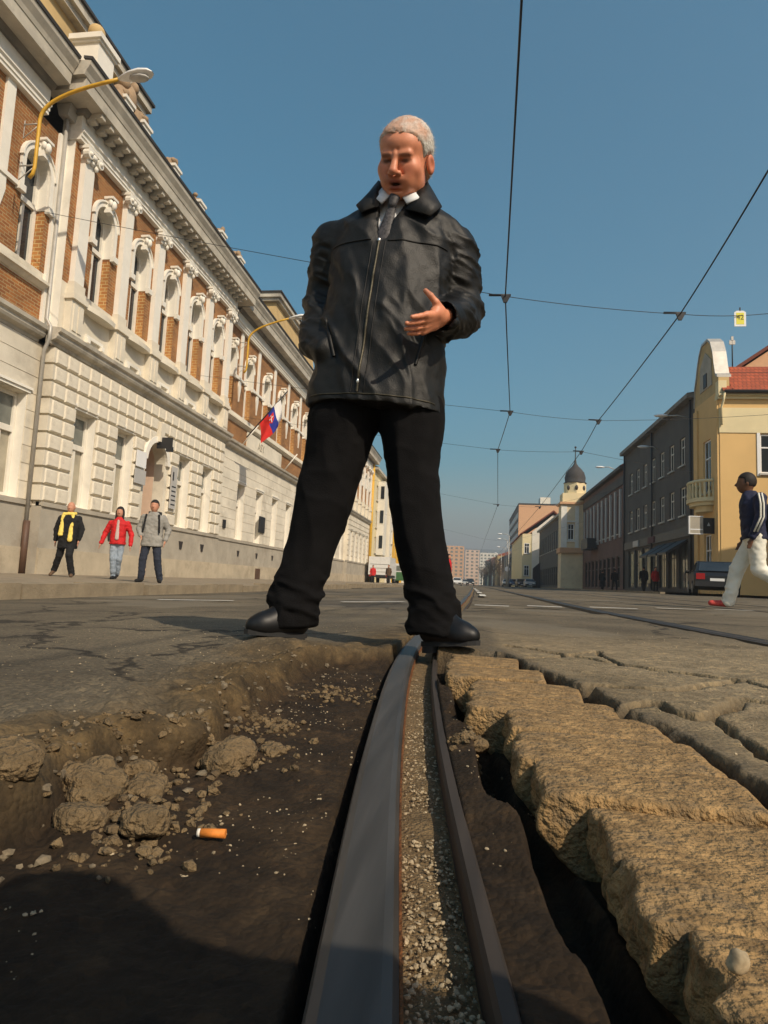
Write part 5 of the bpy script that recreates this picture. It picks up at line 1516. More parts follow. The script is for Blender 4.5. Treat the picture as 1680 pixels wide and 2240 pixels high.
# far right terrace
heights = [11, 13, 10, 14, 12, 15, 11]
tones = ['grey_wall', 'tan', 'white_wall', 'brown_wall', 'cream_wall', 'grey_wall', 'tan']
adj = ['grey', 'ochre', 'white', 'brown', 'cream', 'slate grey', 'sandy']
y = 245
for k, (h_, t_) in enumerate(zip(heights, tones)):
    street_building('terrace_house', '%s house number-less in the far right terrace, %s beyond the slab block' % (adj[k], ['first', 'second', 'third', 'fourth', 'fifth', 'sixth', 'seventh'][k]) if False else '%s terrace house in the distance, %s one beyond the orange slab block' % (adj[k], ['first', 'second', 'third', 'fourth', 'fifth', 'sixth', 'seventh'][k]), 10.5 - 0.6 * k, -1, y, y + 28, h_, t_, [(2.5, 4.3), (6.0, 8.0)], 3.2, 1.2, back=9, roof='tiles_red' if k % 2 else 'roof_dark')
    y += 30
# left side beyond the long building
L2, put, cs = street_building('balcony_house', 'sunlit cream house with bays just beyond the long building, seen between the legs', -11.6, 1, 72.0, 84.0, 13.2, 'cream_wall', [(9.6, 11.4), (6.4, 8.4), (3.4, 5.3)], 2.3, 1.1, back=10, roof_h=2.2)
put('bay_window', MB().box(-11.58, -10.7, 75.0, 77.4, 3.2, 12.0), 'white_wall')
for z in (4.0, 7.0, 9.9): put('bay_pane', MB().box(-11.2, -10.8, 74.94, 74.998, z, z + 1.5), 'glass')
L3, put, cs = street_building('white_house', 'white terraced house behind the lorry, farther than the cream house', -11.2, 1, 84.3, 120, 11.6, 'white_wall', [(8.2, 10.0), (5.2, 7.0), (2.0, 3.8)], 2.6, 1.1, back=10, roof_h=2.0)
for c in cs[:5]: put('pilaster', MB().box(-11.19, -10.95, c + 1.1, c + 1.5, 0, 7.4), 'lamp_yellow')
L4, put, cs = street_building('long_terrace', 'distant cream terrace on the left side of the street', -11.0, 1, 121, 320, 12, 'cream_wall', [(7.5, 9.5), (4, 6)], 5.0, 1.6, back=10, roof='tiles_red')
# tower blocks closing the street
def tower_block(x0, x1, yb, h, mt, label):
    B = empty('tower_block', (x0, yb, 0), label=label, cat='building')
    q = MB().box(x0, x1, yb, yb + 14, 0, h).build('slab', M[mt], B); q.location = -B.location
    n = max(2, int((x1 - x0) / 3.3)); st = int(h / 2.9)
    me = MB().box(-0.9, 0.9, -0.05, 0.0, 0, 1.4).mesh('window', M['glass_mid'])
    for i in range(n):
        for j in range(st):
            inst('window', me, B, (x0 + (i + 0.5) * (x1 - x0) / n - x0, -0.002, 1.0 + j * 2.9))
tower_block(-34, -7.8, 500, 29.5, 'salmon_wall', 'orange tower block closing the end of the street, left one')
tower_block(-7.2, 4.5, 540, 29, 'plaster_pink', 'pale pink tower block closing the street, middle one')
tower_block(5.5, 22, 600, 30, 'white_wall', 'whitish tower block closing the street, right one')
# wooded ridge beyond
M['hill'] = mat_plain('hill', (0.055, 0.065, 0.040), 0.95, var=0.4, scale=0.012)
hx = np.linspace(-2600, 2600, 90); hyy = np.linspace(1500, 3400, 24)
HX, HY = np.meshgrid(hx, hyy, indexing='ij')
HZ = 190 * np.exp(-((HY - 2300) / 520) ** 2) * (0.72 + 0.22 * fbm(HX * 0.0013, HY * 0.0013, seed=3)) - 6
I = np.arange(HX.size).reshape(HX.shape)
hill = np_mesh('hill', np.stack([HX, HY, HZ], -1).reshape(-1, 3), np.stack([I[:-1, :-1], I[1:, :-1], I[1:, 1:], I[:-1, 1:]], -1).reshape(-1, 4), M['hill'])
tag(hill, kind='structure')

# bare street trees far down on the right
M['bark'] = mat_plain('bark', (0.10, 0.075, 0.05), 0.9, var=0.3)
M['twig'] = mat_plain('twig', (0.13, 0.09, 0.055), 0.9, var=0.3)
def bare_tree(x, y, h, seed, label):
    r = random.Random(seed)
    t = empty('bare_tree', (x, y, 0.15), label=label, cat='tree', group='bare trees far down the street')
    MB().tube([(0, 0, -0.1), (0.05, 0, h * 0.25), (0.1, 0.05, h * 0.55)], [0.22, 0.17, 0.08], 7).build('trunk', M['bark'], t)
    m = MB()
    for k in range(34):
        a = r.uniform(0, 6.28); z0 = h * r.uniform(0.22, 0.55); L_ = h * r.uniform(0.22, 0.42)
        p0 = Vector((0.08, 0.03, z0)); d_ = Vector((math.cos(a) * 0.6, math.sin(a) * 0.6, r.uniform(0.5, 1.2))).normalized()
        p1 = p0 + d_ * L_ * 0.5; p2 = p1 + (d_ + Vector((r.uniform(-.4, .4), r.uniform(-.4, .4), 0.3))).normalized() * L_ * 0.5
        m.tube([p0, p1, p2], [0.06, 0.035, 0.012], 4, caps=False)
        for q_ in range(7):
            b0 = p0.lerp(p2, r.uniform(0.35, 1.0)); d2 = Vector((r.uniform(-1, 1), r.uniform(-1, 1), r.uniform(0.1, 1))).normalized()
            m.tube([b0, b0 + d2 * h * r.uniform(0.05, 0.12)], [0.022, 0.008], 3, caps=False)
    m.build('crown', M['twig'], t)
pos = ['nearest', 'second nearest', 'third', 'fourth', 'fifth', 'farthest']
for k in range(6):
    bare_tree(7.0 - 0.55 * k, 175 + 34 * k, 10 + (k % 3) * 1.4, 40 + k, 'leafless street tree on the right kerb far away, %s of the row' % pos[k])
# ------------------------------------------------------------------ tram wires
def wire(name, pts, r, label, cat='wire', sag=0.0):
    P = []
    for a, b_ in zip(pts[:-1], pts[1:]):
        a, b_ = Vector(a), Vector(b_)
        n = 6
        for k in range(n):
            t = k / n; p = a.lerp(b_, t); p.z -= sag * 4 * t * (1 - t); P.append(p)
    P.append(Vector(pts[-1]))
    o = MB().tube(P, r, 6).build(name, M['wire'])
    return tag(o, label, cat)
NL = [(0.20, -6.0, 5.5), (0.28, 5.37, 5.5), (0.43, 11.45, 5.5), (0.96, 19.43, 5.5), (0.80, 25.04, 5.5), (1.45, 42.4, 5.5), (1.2, 75, 5.5), (1.0, 120, 5.5)]
NR = [(3.3, -6.0, 5.5), (3.49, 8.05, 5.5), (3.75, 12.35, 5.5), (3.74, 20.4, 5.5), (3.98, 25.14, 5.5), (4.2, 43.0, 5.5), (4.1, 76, 5.5), (4.0, 120, 5.5)]
wire('contact_wire', NL, 0.0125, 'tram contact wire running overhead right of the standing person\'s head', sag=0.03)
wire('contact_wire', NR, 0.0135, 'tram contact wire slanting to the upper right corner', sag=0.03)
spans = [([(-11.42, 14.3, 9.36), NL[2], NR[2], (5.4, 12.62, 5.6), (19.2, 15.8, 7.2)], 'nearest span wire with the yellow plate, from the brick front across the street'),
         ([(-11.42, 24.4, 8.3), NL[3], NR[3], (8.6, 20.5, 5.75), (19.2, 22.5, 7.5)], 'second span wire, crossing behind the standing person\'s waist'),
         ([(-11.5, 29.5, 7.9), NL[4], NR[4], (13.0, 40.5, 7.6)], 'third span wire, crossing over the onion dome'),
         ([(-11.5, 44, 8.0), NL[5], NR[5], (13.0, 44.5, 8.0)], 'fourth span wire, low above the street'),
         ([(-11.5, 74, 8.2), NL[6], NR[6], (13.0, 77, 8.2)], 'fifth span wire, far down the street'),
         ([(-11.0, 121, 8.2), NL[7], NR[7], (11.2, 113, 8.2)], 'farthest span wire where the contact wires end')]
for p, lab in spans: wire('span_wire', p, 0.0065, lab, sag=0.04)
def hanger(c, lab, s=1.0):
    h = empty('wire_hanger', c, label=lab, cat='hanger', group='hangers of the tram wires')
    MB().tube([(-0.30 * s, 0, 0.03), (0.10 * s, 0.0, 0.02)], 0.022, 6).build('insulator', M['metal_dark'], h)
    MB().prism([(-0.08 * s, 0.02), (0.10 * s, 0.02), (0.03 * s, -0.12), (-0.03 * s, -0.12)], -0.02, 0.02, 'y').build('clamp', M['metal_dark'], h)
wh = ['first', 'second', 'third', 'fourth', 'fifth']
for k in range(2, 6):
    hanger(NL[k], '%s dark hanger along the left contact wire, counted from the top' % wh[k - 2])
    hanger(NR[k], '%s dark hanger along the right contact wire, counted from the top' % wh[k - 2])
# yellow number plate on the nearest span wire
M['plate_yellow'] = mat_plain('plate_yellow', (0.75, 0.68, 0.06), 0.5, var=0.04)
pl = empty('number_plate', (4.895, 12.55, 5.48), label='small yellow plate numbered 42 hanging from the nearest span wire', cat='sign')
MB().box(-0.105, 0.105, -0.006, 0.006, -0.155, 0.125).prism([(-0.105, 0.1252), (0.105, 0.1252), (0.06, 0.155), (-0.06, 0.155)], -0.006, 0.006, 'y').build('white_border', M['lamp_white'], pl)
MB().box(-0.07, 0.07, -0.0085, -0.0065, -0.115, 0.115).build('yellow_field', M['plate_yellow'], pl)
text_mesh('numerals', '42', 0.135, 0.001, M['metal_dark'], pl, (0, -0.0105, 0.02), (math.pi / 2, 0, 0))
MB().box(-0.01, 0.01, -0.01, 0.01, 0.155, 0.22).build('hook', M['metal_dark'], pl)

# ------------------------------------------------------------------ wall lamps
def wall_lamp(base, top, tip, label, s=1.0):
    """yellow tube: post on brackets, curved arm, white oval head"""
    L_ = empty('wall_lamp', base, label=label, cat='street lamp', group='yellow wall lamps on the long building')
    b0 = Vector(base); t0 = Vector(top) - b0; e0 = Vector(tip) - b0
    P = [Vector((-0.12, 0, -0.28)), Vector((-0.03, 0, -0.17)), Vector((0, 0, 0)), t0 * 0.5, t0]
    c1 = t0 + Vector((0.02, 0, 0.45)); c2 = t0 + Vector((0.55, 0, 0.72))
    for t in [float(q) for q in np.linspace(0.12, 1, 10)]:
        P.append((1 - t) ** 3 * t0 + 3 * (1 - t) ** 2 * t * c1 + 3 * (1 - t) * t * t * c2 + t ** 3 * e0)
    MB().tube(P, 0.045, 8).build('arm', M['lamp_yellow'], L_)
    for z in (0.05, t0.z * 0.92):
        MB().tube([(0.0, 0, z), (-0.42, 0, z)], 0.018, 5).tube([(-0.42, 0.02, z + 0.12), (-0.42, 0.02, z - 0.35), (0.0, 0.02, z)], 0.014, 5).build('bracket', M['zinc'], L_)
    d = (e0 - P[-2]).normalized()
    h = MB()
    prof = [(0.0, 0.03, 0.03), (0.12, 0.10, 0.055), (0.35, 0.17, 0.10), (0.60, 0.19, 0.12), (0.80, 0.15, 0.09), (0.90, 0.05, 0.03)]
    n = 14; vs_, fs_ = [], []
    for (a, w, t) in prof:
        for k in range(n):
            an_ = 2 * math.pi * k / n
            zz = t * math.sin(an_) * (1.0 if math.sin(an_) > 0 else 0.35)
            vs_.append(e0 + Vector((a, w * math.cos(an_), zz + a * 0.12)))
    for i in range(len(prof) - 1):
        for k in range(n):
            k2 = (k + 1) % n
            fs_.append((i * n + k, i * n + k2, (i + 1) * n + k2, (i + 1) * n + k))
    h.add(vs_, fs_, True); h.build('lamp_head', M['lamp_white'], L_)
    g = MB(); g.ball(e0 + Vector((0.55, 0, -0.005)), (0.27, 0.14, 0.05), 10, 5); g.build('lamp_glass', M['sign_grey'], L_)
wall_lamp((-11.0, 13.4, 9.95), (-11.0, 13.4, 11.2), (-9.0, 13.4, 12.15), 'nearest yellow wall lamp, at the top left before the corner pilaster')
wall_lamp((-10.85, 28.0, 9.9), (-10.85, 28.0, 11.2), (-8.95, 28.0, 12.25), 'second yellow wall lamp, whose head meets the standing person\'s sleeve')
wall_lamp((-11.0, 50.0, 9.9), (-11.0, 50.0, 11.2), (-9.1, 50.0, 12.25), 'third yellow wall lamp, hidden behind the standing person\'s jacket')
def arm_lamp(x0, y, z, x1, label):
    L_ = empty('bracket_lamp', (x0, y, z), label=label, cat='street lamp', group='bracket lamps on the right side')
    MB().tube([(0, 0, -0.2), ((x1 - x0) * 0.5, 0, 0.02), (x1 - x0, 0, 0)], 0.04, 6).build('arm', M['zinc'], L_)
    MB().ball((x1 - x0 - 0.3, 0, 0.0), (0.45, 0.17, 0.10), 10, 6).build('lamp_head', M['lamp_white'], L_)
arm_lamp(13.0, 41.0, 11.2, 11.6, 'white bracket lamp at the near end of the grey house eaves')
arm_lamp(13.0, 48.0, 10.75, 12.3, 'white bracket lamp halfway along the grey house')
arm_lamp(13.0, 62.5, 11.9, 11.95, 'white bracket lamp above the red roof of the brown house')
def pole_lamp(x, y, h, label):
    L_ = empty('pole_lamp', (x, y, 0), label=label, cat='street lamp', group='pole lamps far down the street')
    MB().tube([(0, 0, 0), (0, 0, h)], [0.12, 0.07], 8).build('pole', M['zinc'], L_)
    MB().tube([(0, 0, h), (-0.5, 0, h + 0.3), (-1.3, 0, h + 0.35)], 0.05, 6).build('arm', M['zinc'], L_)
    MB().ball((-1.6, 0, h + 0.33), (0.45, 0.2, 0.12), 10, 6).build('lamp_head', M['lamp_white'], L_)
for k, (x, y) in enumerate([(5.4, 112), (5.9, 128), (6.6, 150), (7.2, 185), (6.4, 215), (5.6, 250)]):
    pole_lamp(x + 0.5, y, 8.8 + 0.3 * (k % 2), 'slender pole lamp far off on the right, %s of six' % ['nearest', 'second', 'third', 'fourth', 'fifth', 'last'][k])
# round traffic sign far away
ts = empty('traffic_sign', (6.0, 118, 0.1), label='small white traffic sign on a post far down the right kerb', cat='sign')
MB().tube([(0, 0, 0), (0, 0, 3.6)], 0.06, 6).build('post', M['zinc'], ts)
MB().prism([(0.45 * math.cos(a), 3.2 + 0.45 * math.sin(a)) for a in np.linspace(0, 2 * math.pi, 16, endpoint=False)], -0.08, -0.05, 'y').build('disc', M['lamp_white'], ts)

# ------------------------------------------------------------------ flag
M['flag_red'] = mat_plain('flag_red', (0.62, 0.02, 0.015), 0.75, var=0.1)
M['flag_blue'] = mat_plain('flag_blue', (0.02, 0.035, 0.30), 0.75, var=0.1)
M['flag_white'] = mat_plain('flag_white', (0.78, 0.77, 0.76), 0.75, var=0.05)
fl = empty('national_flag', (-11.0, 29.0, 6.75), label='red, blue and white flag with a shield on a slanting staff at the long building', cat='flag')
MB().tube([(0, 0, 0), (1.9, 0, 2.3)], 0.03, 6).build('staff', M['metal_dark'], fl)
# the cloth hangs from the staff: stripes run along the fly, drooping
d_ = Vector((1.9, 0, 2.3)).normalized()
def cloth(u, v):
    # u along the staff 0..1 (hoist), v along the fly 0..1 drooping
    p = d_ * (0.95 + 1.5 * u)
    x = p.x + v * (0.18 + 0.10 * math.sin(3 * u)) ; z = p.z - v * (1.05 - 0.15 * u) + 0.05 * math.sin(9 * v)
    yy = 0.10 * math.sin(6 * u + 5 * v) * (0.3 + v)
    return (x, yy, z)
for (u0, u1, mt, nm) in ((0.0, 0.40, 'flag_red', 'red_stripe'), (0.40, 0.70, 'flag_blue', 'blue_stripe'), (0.70, 1.0, 'flag_white', 'white_stripe')):
    m = MB(); n, k = 6, 12
    V = [cloth(u0 + (u1 - u0) * i / n, j / k) for i in range(n + 1) for j in range(k + 1)]
    m.add(V, [(i * (k + 1) + j, (i + 1) * (k + 1) + j, (i + 1) * (k + 1) + j + 1, i * (k + 1) + j + 1) for i in range(n) for j in range(k)], True)
    m.build(nm, M[mt], fl)
sh = MB(); V = []
for (a, b_) in ((0.38, 0.25), (0.62, 0.25), (0.62, 0.45), (0.5, 0.58), (0.38, 0.45)):
    q = cloth(a, b_); V.append((q[0] + 0.01, q[1] - 0.02, q[2]))
sh.add(V, [(0, 1, 2, 3, 4)]); sh.build('shield', M['flag_red'], fl, fix=False)
cr = MB()
def cq(pts_):
    V = [(lambda q: (q[0] + 0.012, q[1] - 0.025, q[2]))(cloth(a, b_)) for a, b_ in pts_]
    cr.add(V, [(0, 1, 2, 3)])
cq([(0.42, 0.36), (0.60, 0.36), (0.60, 0.39), (0.42, 0.39)]); cq([(0.485, 0.28), (0.515, 0.28), (0.515, 0.52), (0.485, 0.52)])
cr.build('shield_cross', M['flag_white'], fl, fix=False)
# ------------------------------------------------------------------ vehicles
def car_paint(name, c, rough=0.38): return mat_plain(name, c, rough, spec=0.4, var=0.08, coat=0.15)
M['car_black'] = car_paint('car_black', (0.007, 0.0075, 0.008))
M['car_white'] = car_paint('car_white', (0.70, 0.70, 0.68))
M['car_silver'] = car_paint('car_silver', (0.35, 0.37, 0.39))
M['car_blue'] = car_paint('car_blue', (0.03, 0.06, 0.14))
M['car_green'] = car_paint('car_green', (0.05, 0.14, 0.05))
M['tail_red'] = mat_plain('tail_red', (0.35, 0.01, 0.01), 0.3)
M['head_light'] = mat_plain('head_light', (0.75, 0.75, 0.72), 0.15)
M['hub'] = mat_plain('hub', (0.4, 0.4, 0.4), 0.4, metal=0.6)
def slab(mb, prof, hw, ch=0.05):
    """side profile (y,z) closed, with chamfered flanks"""
    cy = sum(p[0] for p in prof) / len(prof); cz = sum(p[1] for p in prof) / len(prof)
    inn = [(p[0] + (cy - p[0]) * 0.03, p[1] + (cz - p[1]) * 0.08) for p in prof]
    n = len(prof); lay = [(-hw, inn), (-hw + ch, prof), (hw - ch, prof), (hw, inn)]
    V = [(x, p[0], p[1]) for x, pr in lay for p in pr]
    F = [tuple(range(n)), tuple(3 * n + k for k in range(n - 1, -1, -1))]
    for l in range(3):
        for k in range(n):
            k2 = (k + 1) % n
            F.append((l * n + k, l * n + k2, (l + 1) * n + k2, (l + 1) * n + k))
    mb.add(V, F, False); return mb
def make_car(loc, rz, paint, label, cat='car', kind='hatch', group=None, front_is=-1):
    c = empty('parked_car', loc, rz, label, cat, group)
    # y = length, front at -y
    body = [(-2.0, 0.42), (-2.05, 0.62), (-1.95, 0.78), (-0.95, 0.95), (1.85, 0.98), (2.0, 0.80), (2.02, 0.40), (1.8, 0.25), (-1.8, 0.25)]
    slab(MB(), body, 0.84).build('body', M[paint], c)
    roof = {'hatch': [(-0.95, 0.94), (-0.25, 1.40), (0.2, 1.46), (1.2, 1.42), (1.88, 0.97)], 'sedan': [(-0.85, 0.94), (-0.15, 1.38), (0.3, 1.42), (0.95, 1.36), (1.5, 0.98)]}[kind]
    n = len(roof)
    V = [(s * (0.78 - 0.16 * max(0, (p[1] - 0.95) / 0.5)), p[0], p[1]) for s in (-1, 1) for p in roof]
    F = [tuple(range(n)), tuple(range(2 * n - 1, n - 1, -1))] + [(k, n + k, n + (k + 1) % n, (k + 1) % n) for k in range(n)]
    MB().add(V, F).build('cabin', M[paint], c)
    def quad(name, pts, mt):
        MB().add(pts, [(0, 1, 2, 3)]).build(name, M[mt], c)
    e = 0.012
    quad('windscreen', [(-0.70, -0.90, 0.99 + e), (0.70, -0.90, 0.99 + e), (0.60, -0.29 - e, 1.37), (-0.60, -0.29 - e, 1.37)], 'glass')
    r0, r1 = roof[-2], roof[-1]
    quad('rear_window', [(-0.66, r1[0] + 0.005, r1[1] + 0.04), (0.66, r1[0] + 0.005, r1[1] + 0.04), (0.57, r0[0] + 0.06, r0[1] - 0.04), (-0.57, r0[0] + 0.06, r0[1] - 0.04)], 'glass')
    for s in (-1, 1):
        quad('side_window', [(s * 0.782, -0.72, 1.0), (s * 0.782, 1.35, 1.0), (s * 0.655, 1.05, 1.36), (s * 0.655, -0.22, 1.36)], 'glass')
        MB().box(s * 0.60 - 0.16, s * 0.60 + 0.16, 1.93, 2.035, 0.66, 0.90).build('tail_light', M['tail_red'], c)
        MB().box(s * 0.60 - 0.17, s * 0.60 + 0.17, -2.06, -1.90, 0.60, 0.76).build('headlight', M['head_light'], c)
        MB().ball((s * 0.93, -0.62, 1.02), (0.10, 0.06, 0.07), 8, 5).build('mirror', M[paint], c)
        for y in (-1.25, 1.25):
            w = MB().tube([(s * 0.66, y, 0.30), (s * 0.86, y, 0.30)], 0.31, 16).build('wheel', M['rubber'], c)
            MB().tube([(s * 0.855, y, 0.30), (s * 0.87, y, 0.30)], 0.19, 12).build('rim', M['hub'], w)
    MB().box(-0.80, 0.80, 1.97, 2.06, 0.38, 0.58).build('rear_bumper', M['metal_dark'], c)
    MB().box(-0.80, 0.80, -2.10, -2.0, 0.36, 0.54).build('front_bumper', M['metal_dark'], c)
    MB().box(-0.26, 0.26, 2.061, 2.07, 0.60, 0.71).build('number_plate', M['lamp_white'], c)
    MB().box(-0.26, 0.26, -2.12, -2.105, 0.40, 0.51).build('number_plate', M['lamp_white'], c)
    return c
make_car((10.15, 29.3, 0.18), math.radians(180 - 14), 'car_black', 'black hatchback parked in the shade under the yellow house')
make_car((9.3, 110, 0.17), 0, 'car_silver', 'silver car at the near end of the distant parked row', kind='sedan', group='cars parked along the right kerb')
make_car((8.4, 117, 0.16), 0.05, 'car_black', 'dark car second in the distant parked row', group='cars parked along the right kerb')
make_car((7.4, 124, 0.15), 0.03, 'car_blue', 'dark blue car third in the distant parked row', group='cars parked along the right kerb')
make_car((6.6, 131, 0.14), 0.0, 'car_white', 'white car fourth in the distant parked row', kind='sedan', group='cars parked along the right kerb')
make_car((-2.9, 118, -0.1), 0, 'car_white', 'white car driving towards us far beyond the standing person\'s leg', kind='hatch')
make_car((-1.9, 150, -0.05), 0, 'car_silver', 'tiny silver car in the middle of the street in the distance', kind='sedan')
make_car((-0.6, 135, -0.02), 0, 'car_black', 'tiny dark car in the middle of the street in the distance', kind='hatch')
# white delivery lorry, seen from behind
tr = empty('delivery_lorry', (-9.85, 67.0, -0.05), label='white delivery lorry standing beyond the end of the long building', cat='lorry')
MB().box(-1.15, 1.15, 0, 4.6, 0.85, 2.75).build('box_body', M['car_white'], tr)
MB().box(-1.05, 1.05, 4.7, 6.4, 0.5, 2.3).build('cab', M['car_white'], tr)
MB().box(-1.1, 1.1, -0.05, 4.6, 0.62, 0.845).build('chassis', M['metal_dark'], tr)
for z in (1.15, 1.55, 1.95): MB().box(-1.0, 1.0, -0.03, -0.002, z, z + 0.05).build('rear_slat', M['sign_grey'], tr)
for s in (-1, 1):
    MB().box(s * 0.9 - 0.14, s * 0.9 + 0.14, -0.06, -0.052, 0.66, 0.80).build('tail_light', M['tail_red'], tr)
    for y in (0.9, 5.4):
        w = MB().tube([(s * 0.75, y, 0.42), (s * 1.05, y, 0.42)], 0.42, 16).build('wheel', M['rubber'], tr)
        MB().tube([(s * 1.045, y, 0.42), (s * 1.06, y, 0.42)], 0.24, 12).build('rim', M['hub'], w)
# green van
gv = empty('green_van', (-8.55, 75.5, -0.05), label='green van with a white top parked behind the white lorry', cat='van')
slab(MB(), [(0, 0.35), (0, 1.35), (4.6, 1.35), (4.75, 0.9), (4.75, 0.35)], 0.9).build('body', M['car_green'], gv)
MB().box(-0.84, 0.84, 0.05, 3.9, 1.352, 2.35).build('roof', M['car_white'], gv)
MB().box(-0.7, 0.7, 0.02, 0.048, 1.5, 2.1).build('rear_window', M['glass_mid'], gv)
for s in (-1, 1):
    MB().box(s * 0.75 - 0.1, s * 0.75 + 0.1, -0.03, 0.02, 0.8, 1.1).build('tail_light', M['tail_red'], gv)
    for y in (0.9, 3.8):
        w = MB().tube([(s * 0.6, y, 0.34), (s * 0.88, y, 0.34)], 0.34, 14).build('wheel', M['rubber'], gv)
        MB().tube([(s * 0.875, y, 0.34), (s * 0.89, y, 0.34)], 0.2, 10).build('rim', M['hub'], w)
# ------------------------------------------------------------------ people: materials
def mat_skin(name, c):
    m, nt, b = _nt(name)
    L = nt.links.new
    tc = _n(nt, 'ShaderNodeTexCoord')
    n1 = _n(nt, 'ShaderNodeTexNoise', Scale=30.0, Detail=5.0); L(tc.outputs['Object'], n1.inputs['Vector'])
    r = _n(nt, 'ShaderNodeValToRGB'); r.color_ramp.elements[0].position = 0.3; r.color_ramp.elements[1].position = 0.7
    r.color_ramp.elements[0].color = col4([c[0] * .85, c[1] * .78, c[2] * .75]); r.color_ramp.elements[1].color = col4([min(1, x * 1.1) for x in c])
    L(n1.outputs['Fac'], r.inputs['Fac'])
    out = r.outputs[0]
    for at, cc in (('flush', (0.50, 0.13, 0.075)), ('lip', (0.33, 0.075, 0.055)), ('brow', (0.055, 0.038, 0.028)), ('dark', (0.03, 0.012, 0.008))):
        a = _n(nt, 'ShaderNodeAttribute', attribute_name=at)
        x = _n(nt, 'ShaderNodeMix', data_type='RGBA'); L(a.outputs['Fac'], x.inputs[0]); L(out, x.inputs[6]); x.inputs[7].default_value = col4(cc)
        out = x.outputs[2]
    L(out, b.inputs['Base Color'])
    b.inputs['Roughness'].default_value = 0.5
    b.inputs['Subsurface Weight'].default_value = 0.08
    b.inputs['Subsurface Radius'].default_value = (0.01, 0.004, 0.002)
    bp = _n(nt, 'ShaderNodeBump', Strength=0.15, Distance=0.002); n2 = _n(nt, 'ShaderNodeTexNoise', Scale=220.0, Detail=3.0); L(tc.outputs['Object'], n2.inputs['Vector']); L(n2.outputs['Fac'], bp.inputs['Height']); L(bp.outputs[0], b.inputs['Normal'])
    return m
M['skin_man'] = mat_skin('skin_man', (0.66, 0.265, 0.145))
def mat_leather():
    m, nt, b = _nt('leather')
    L = nt.links.new
    tc = _n(nt, 'ShaderNodeTexCoord')
    n1 = _n(nt, 'ShaderNodeTexNoise', Scale=7.0, Detail=6.0, Roughness=0.65); L(tc.outputs['Object'], n1.inputs['Vector'])
    r = _n(nt, 'ShaderNodeValToRGB'); r.color_ramp.elements[0].position = 0.35; r.color_ramp.elements[1].position = 0.7
    r.color_ramp.elements[0].color = (0.0040, 0.0039, 0.0035, 1); r.color_ramp.elements[1].color = (0.011, 0.0105, 0.0085, 1)
    L(n1.outputs['Fac'], r.inputs['Fac']); L(r.outputs[0], b.inputs['Base Color'])
    mr = _n(nt, 'ShaderNodeMapRange'); mr.inputs[3].default_value = 0.42; mr.inputs[4].default_value = 0.68; L(n1.outputs['Fac'], mr.inputs[0]); L(mr.outputs[0], b.inputs['Roughness'])
    b.inputs['Specular IOR Level'].default_value = 0.34
    n2 = _n(nt, 'ShaderNodeTexVoronoi', Scale=260.0); L(tc.outputs['Object'], n2.inputs['Vector'])
    n3 = _n(nt, 'ShaderNodeTexNoise', Scale=24.0, Detail=5.0); L(tc.outputs['Object'], n3.inputs['Vector'])
    ad = _n(nt, 'ShaderNodeMath', operation='MULTIPLY_ADD'); L(n2.outputs['Distance'], ad.inputs[0]); ad.inputs[1].default_value = 0.25; L(n3.outputs['Fac'], ad.inputs[2])
    bp = _n(nt, 'ShaderNodeBump', Strength=0.35, Distance=0.006); L(ad.outputs[0], bp.inputs['Height']); L(bp.outputs[0], b.inputs['Normal'])
    return m
M['leather'] = mat_leather()
M['wool_black'] = mat_plain('wool_black', (0.0065, 0.0062, 0.0065), 0.95, spec=0.12, var=0.3, scale=12, bump=0.25, bscale=300)
M['shoe_black'] = mat_plain('shoe_black', (0.006, 0.006, 0.0065), 0.46, spec=0.35, var=0.4, scale=20)
M['shirt_white'] = mat_plain('shirt_white', (0.72, 0.74, 0.76), 0.8, var=0.05, scale=30)
M['tie'] = mat_plain('tie_fabric', (0.045, 0.042, 0.045), 0.6, var=0.9, scale=120)
M['hair_grey'] = mat_plain('hair_grey', (0.62, 0.565, 0.49), 0.7, var=0.28, scale=45, bump=0.5, bscale=320)
M['zip_metal'] = mat_plain('zip_metal', (0.075, 0.066, 0.045), 0.5, metal=0.6, var=0.5, scale=200)
M['silver'] = mat_plain('silver', (0.8, 0.8, 0.78), 0.25, metal=0.9)

def mat_hair_man():
    m, nt, b = _nt('hair_man')
    L = nt.links.new
    tc = _n(nt, 'ShaderNodeTexCoord')
    mp = _n(nt, 'ShaderNodeMapping'); mp.inputs['Scale'].default_value = (260.0, 60.0, 90.0); L(tc.outputs['Object'], mp.inputs['Vector'])
    n1 = _n(nt, 'ShaderNodeTexNoise', Scale=1.0, Detail=4.0); L(mp.outputs[0], n1.inputs['Vector'])
    r = _n(nt, 'ShaderNodeValToRGB'); r.color_ramp.elements[0].position = 0.3; r.color_ramp.elements[1].position = 0.7
    r.color_ramp.elements[0].color = (0.36, 0.33, 0.28, 1); r.color_ramp.elements[1].color = (0.72, 0.69, 0.63, 1)
    L(n1.outputs['Fac'], r.inputs['Fac'])
    a = _n(nt, 'ShaderNodeAttribute', attribute_name='thin')
    x = _n(nt, 'ShaderNodeMix', data_type='RGBA'); L(a.outputs['Fac'], x.inputs[0]); L(r.outputs[0], x.inputs[6]); x.inputs[7].default_value = (0.50, 0.27, 0.17, 1)
    L(x.outputs[2], b.inputs['Base Color']); b.inputs['Roughness'].default_value = 0.6
    bp = _n(nt, 'ShaderNodeBump', Strength=0.6, Distance=0.003); L(n1.outputs['Fac'], bp.inputs['Height']); L(bp.outputs[0], b.inputs['Normal'])
    return m
M['hair_man'] = mat_hair_man()
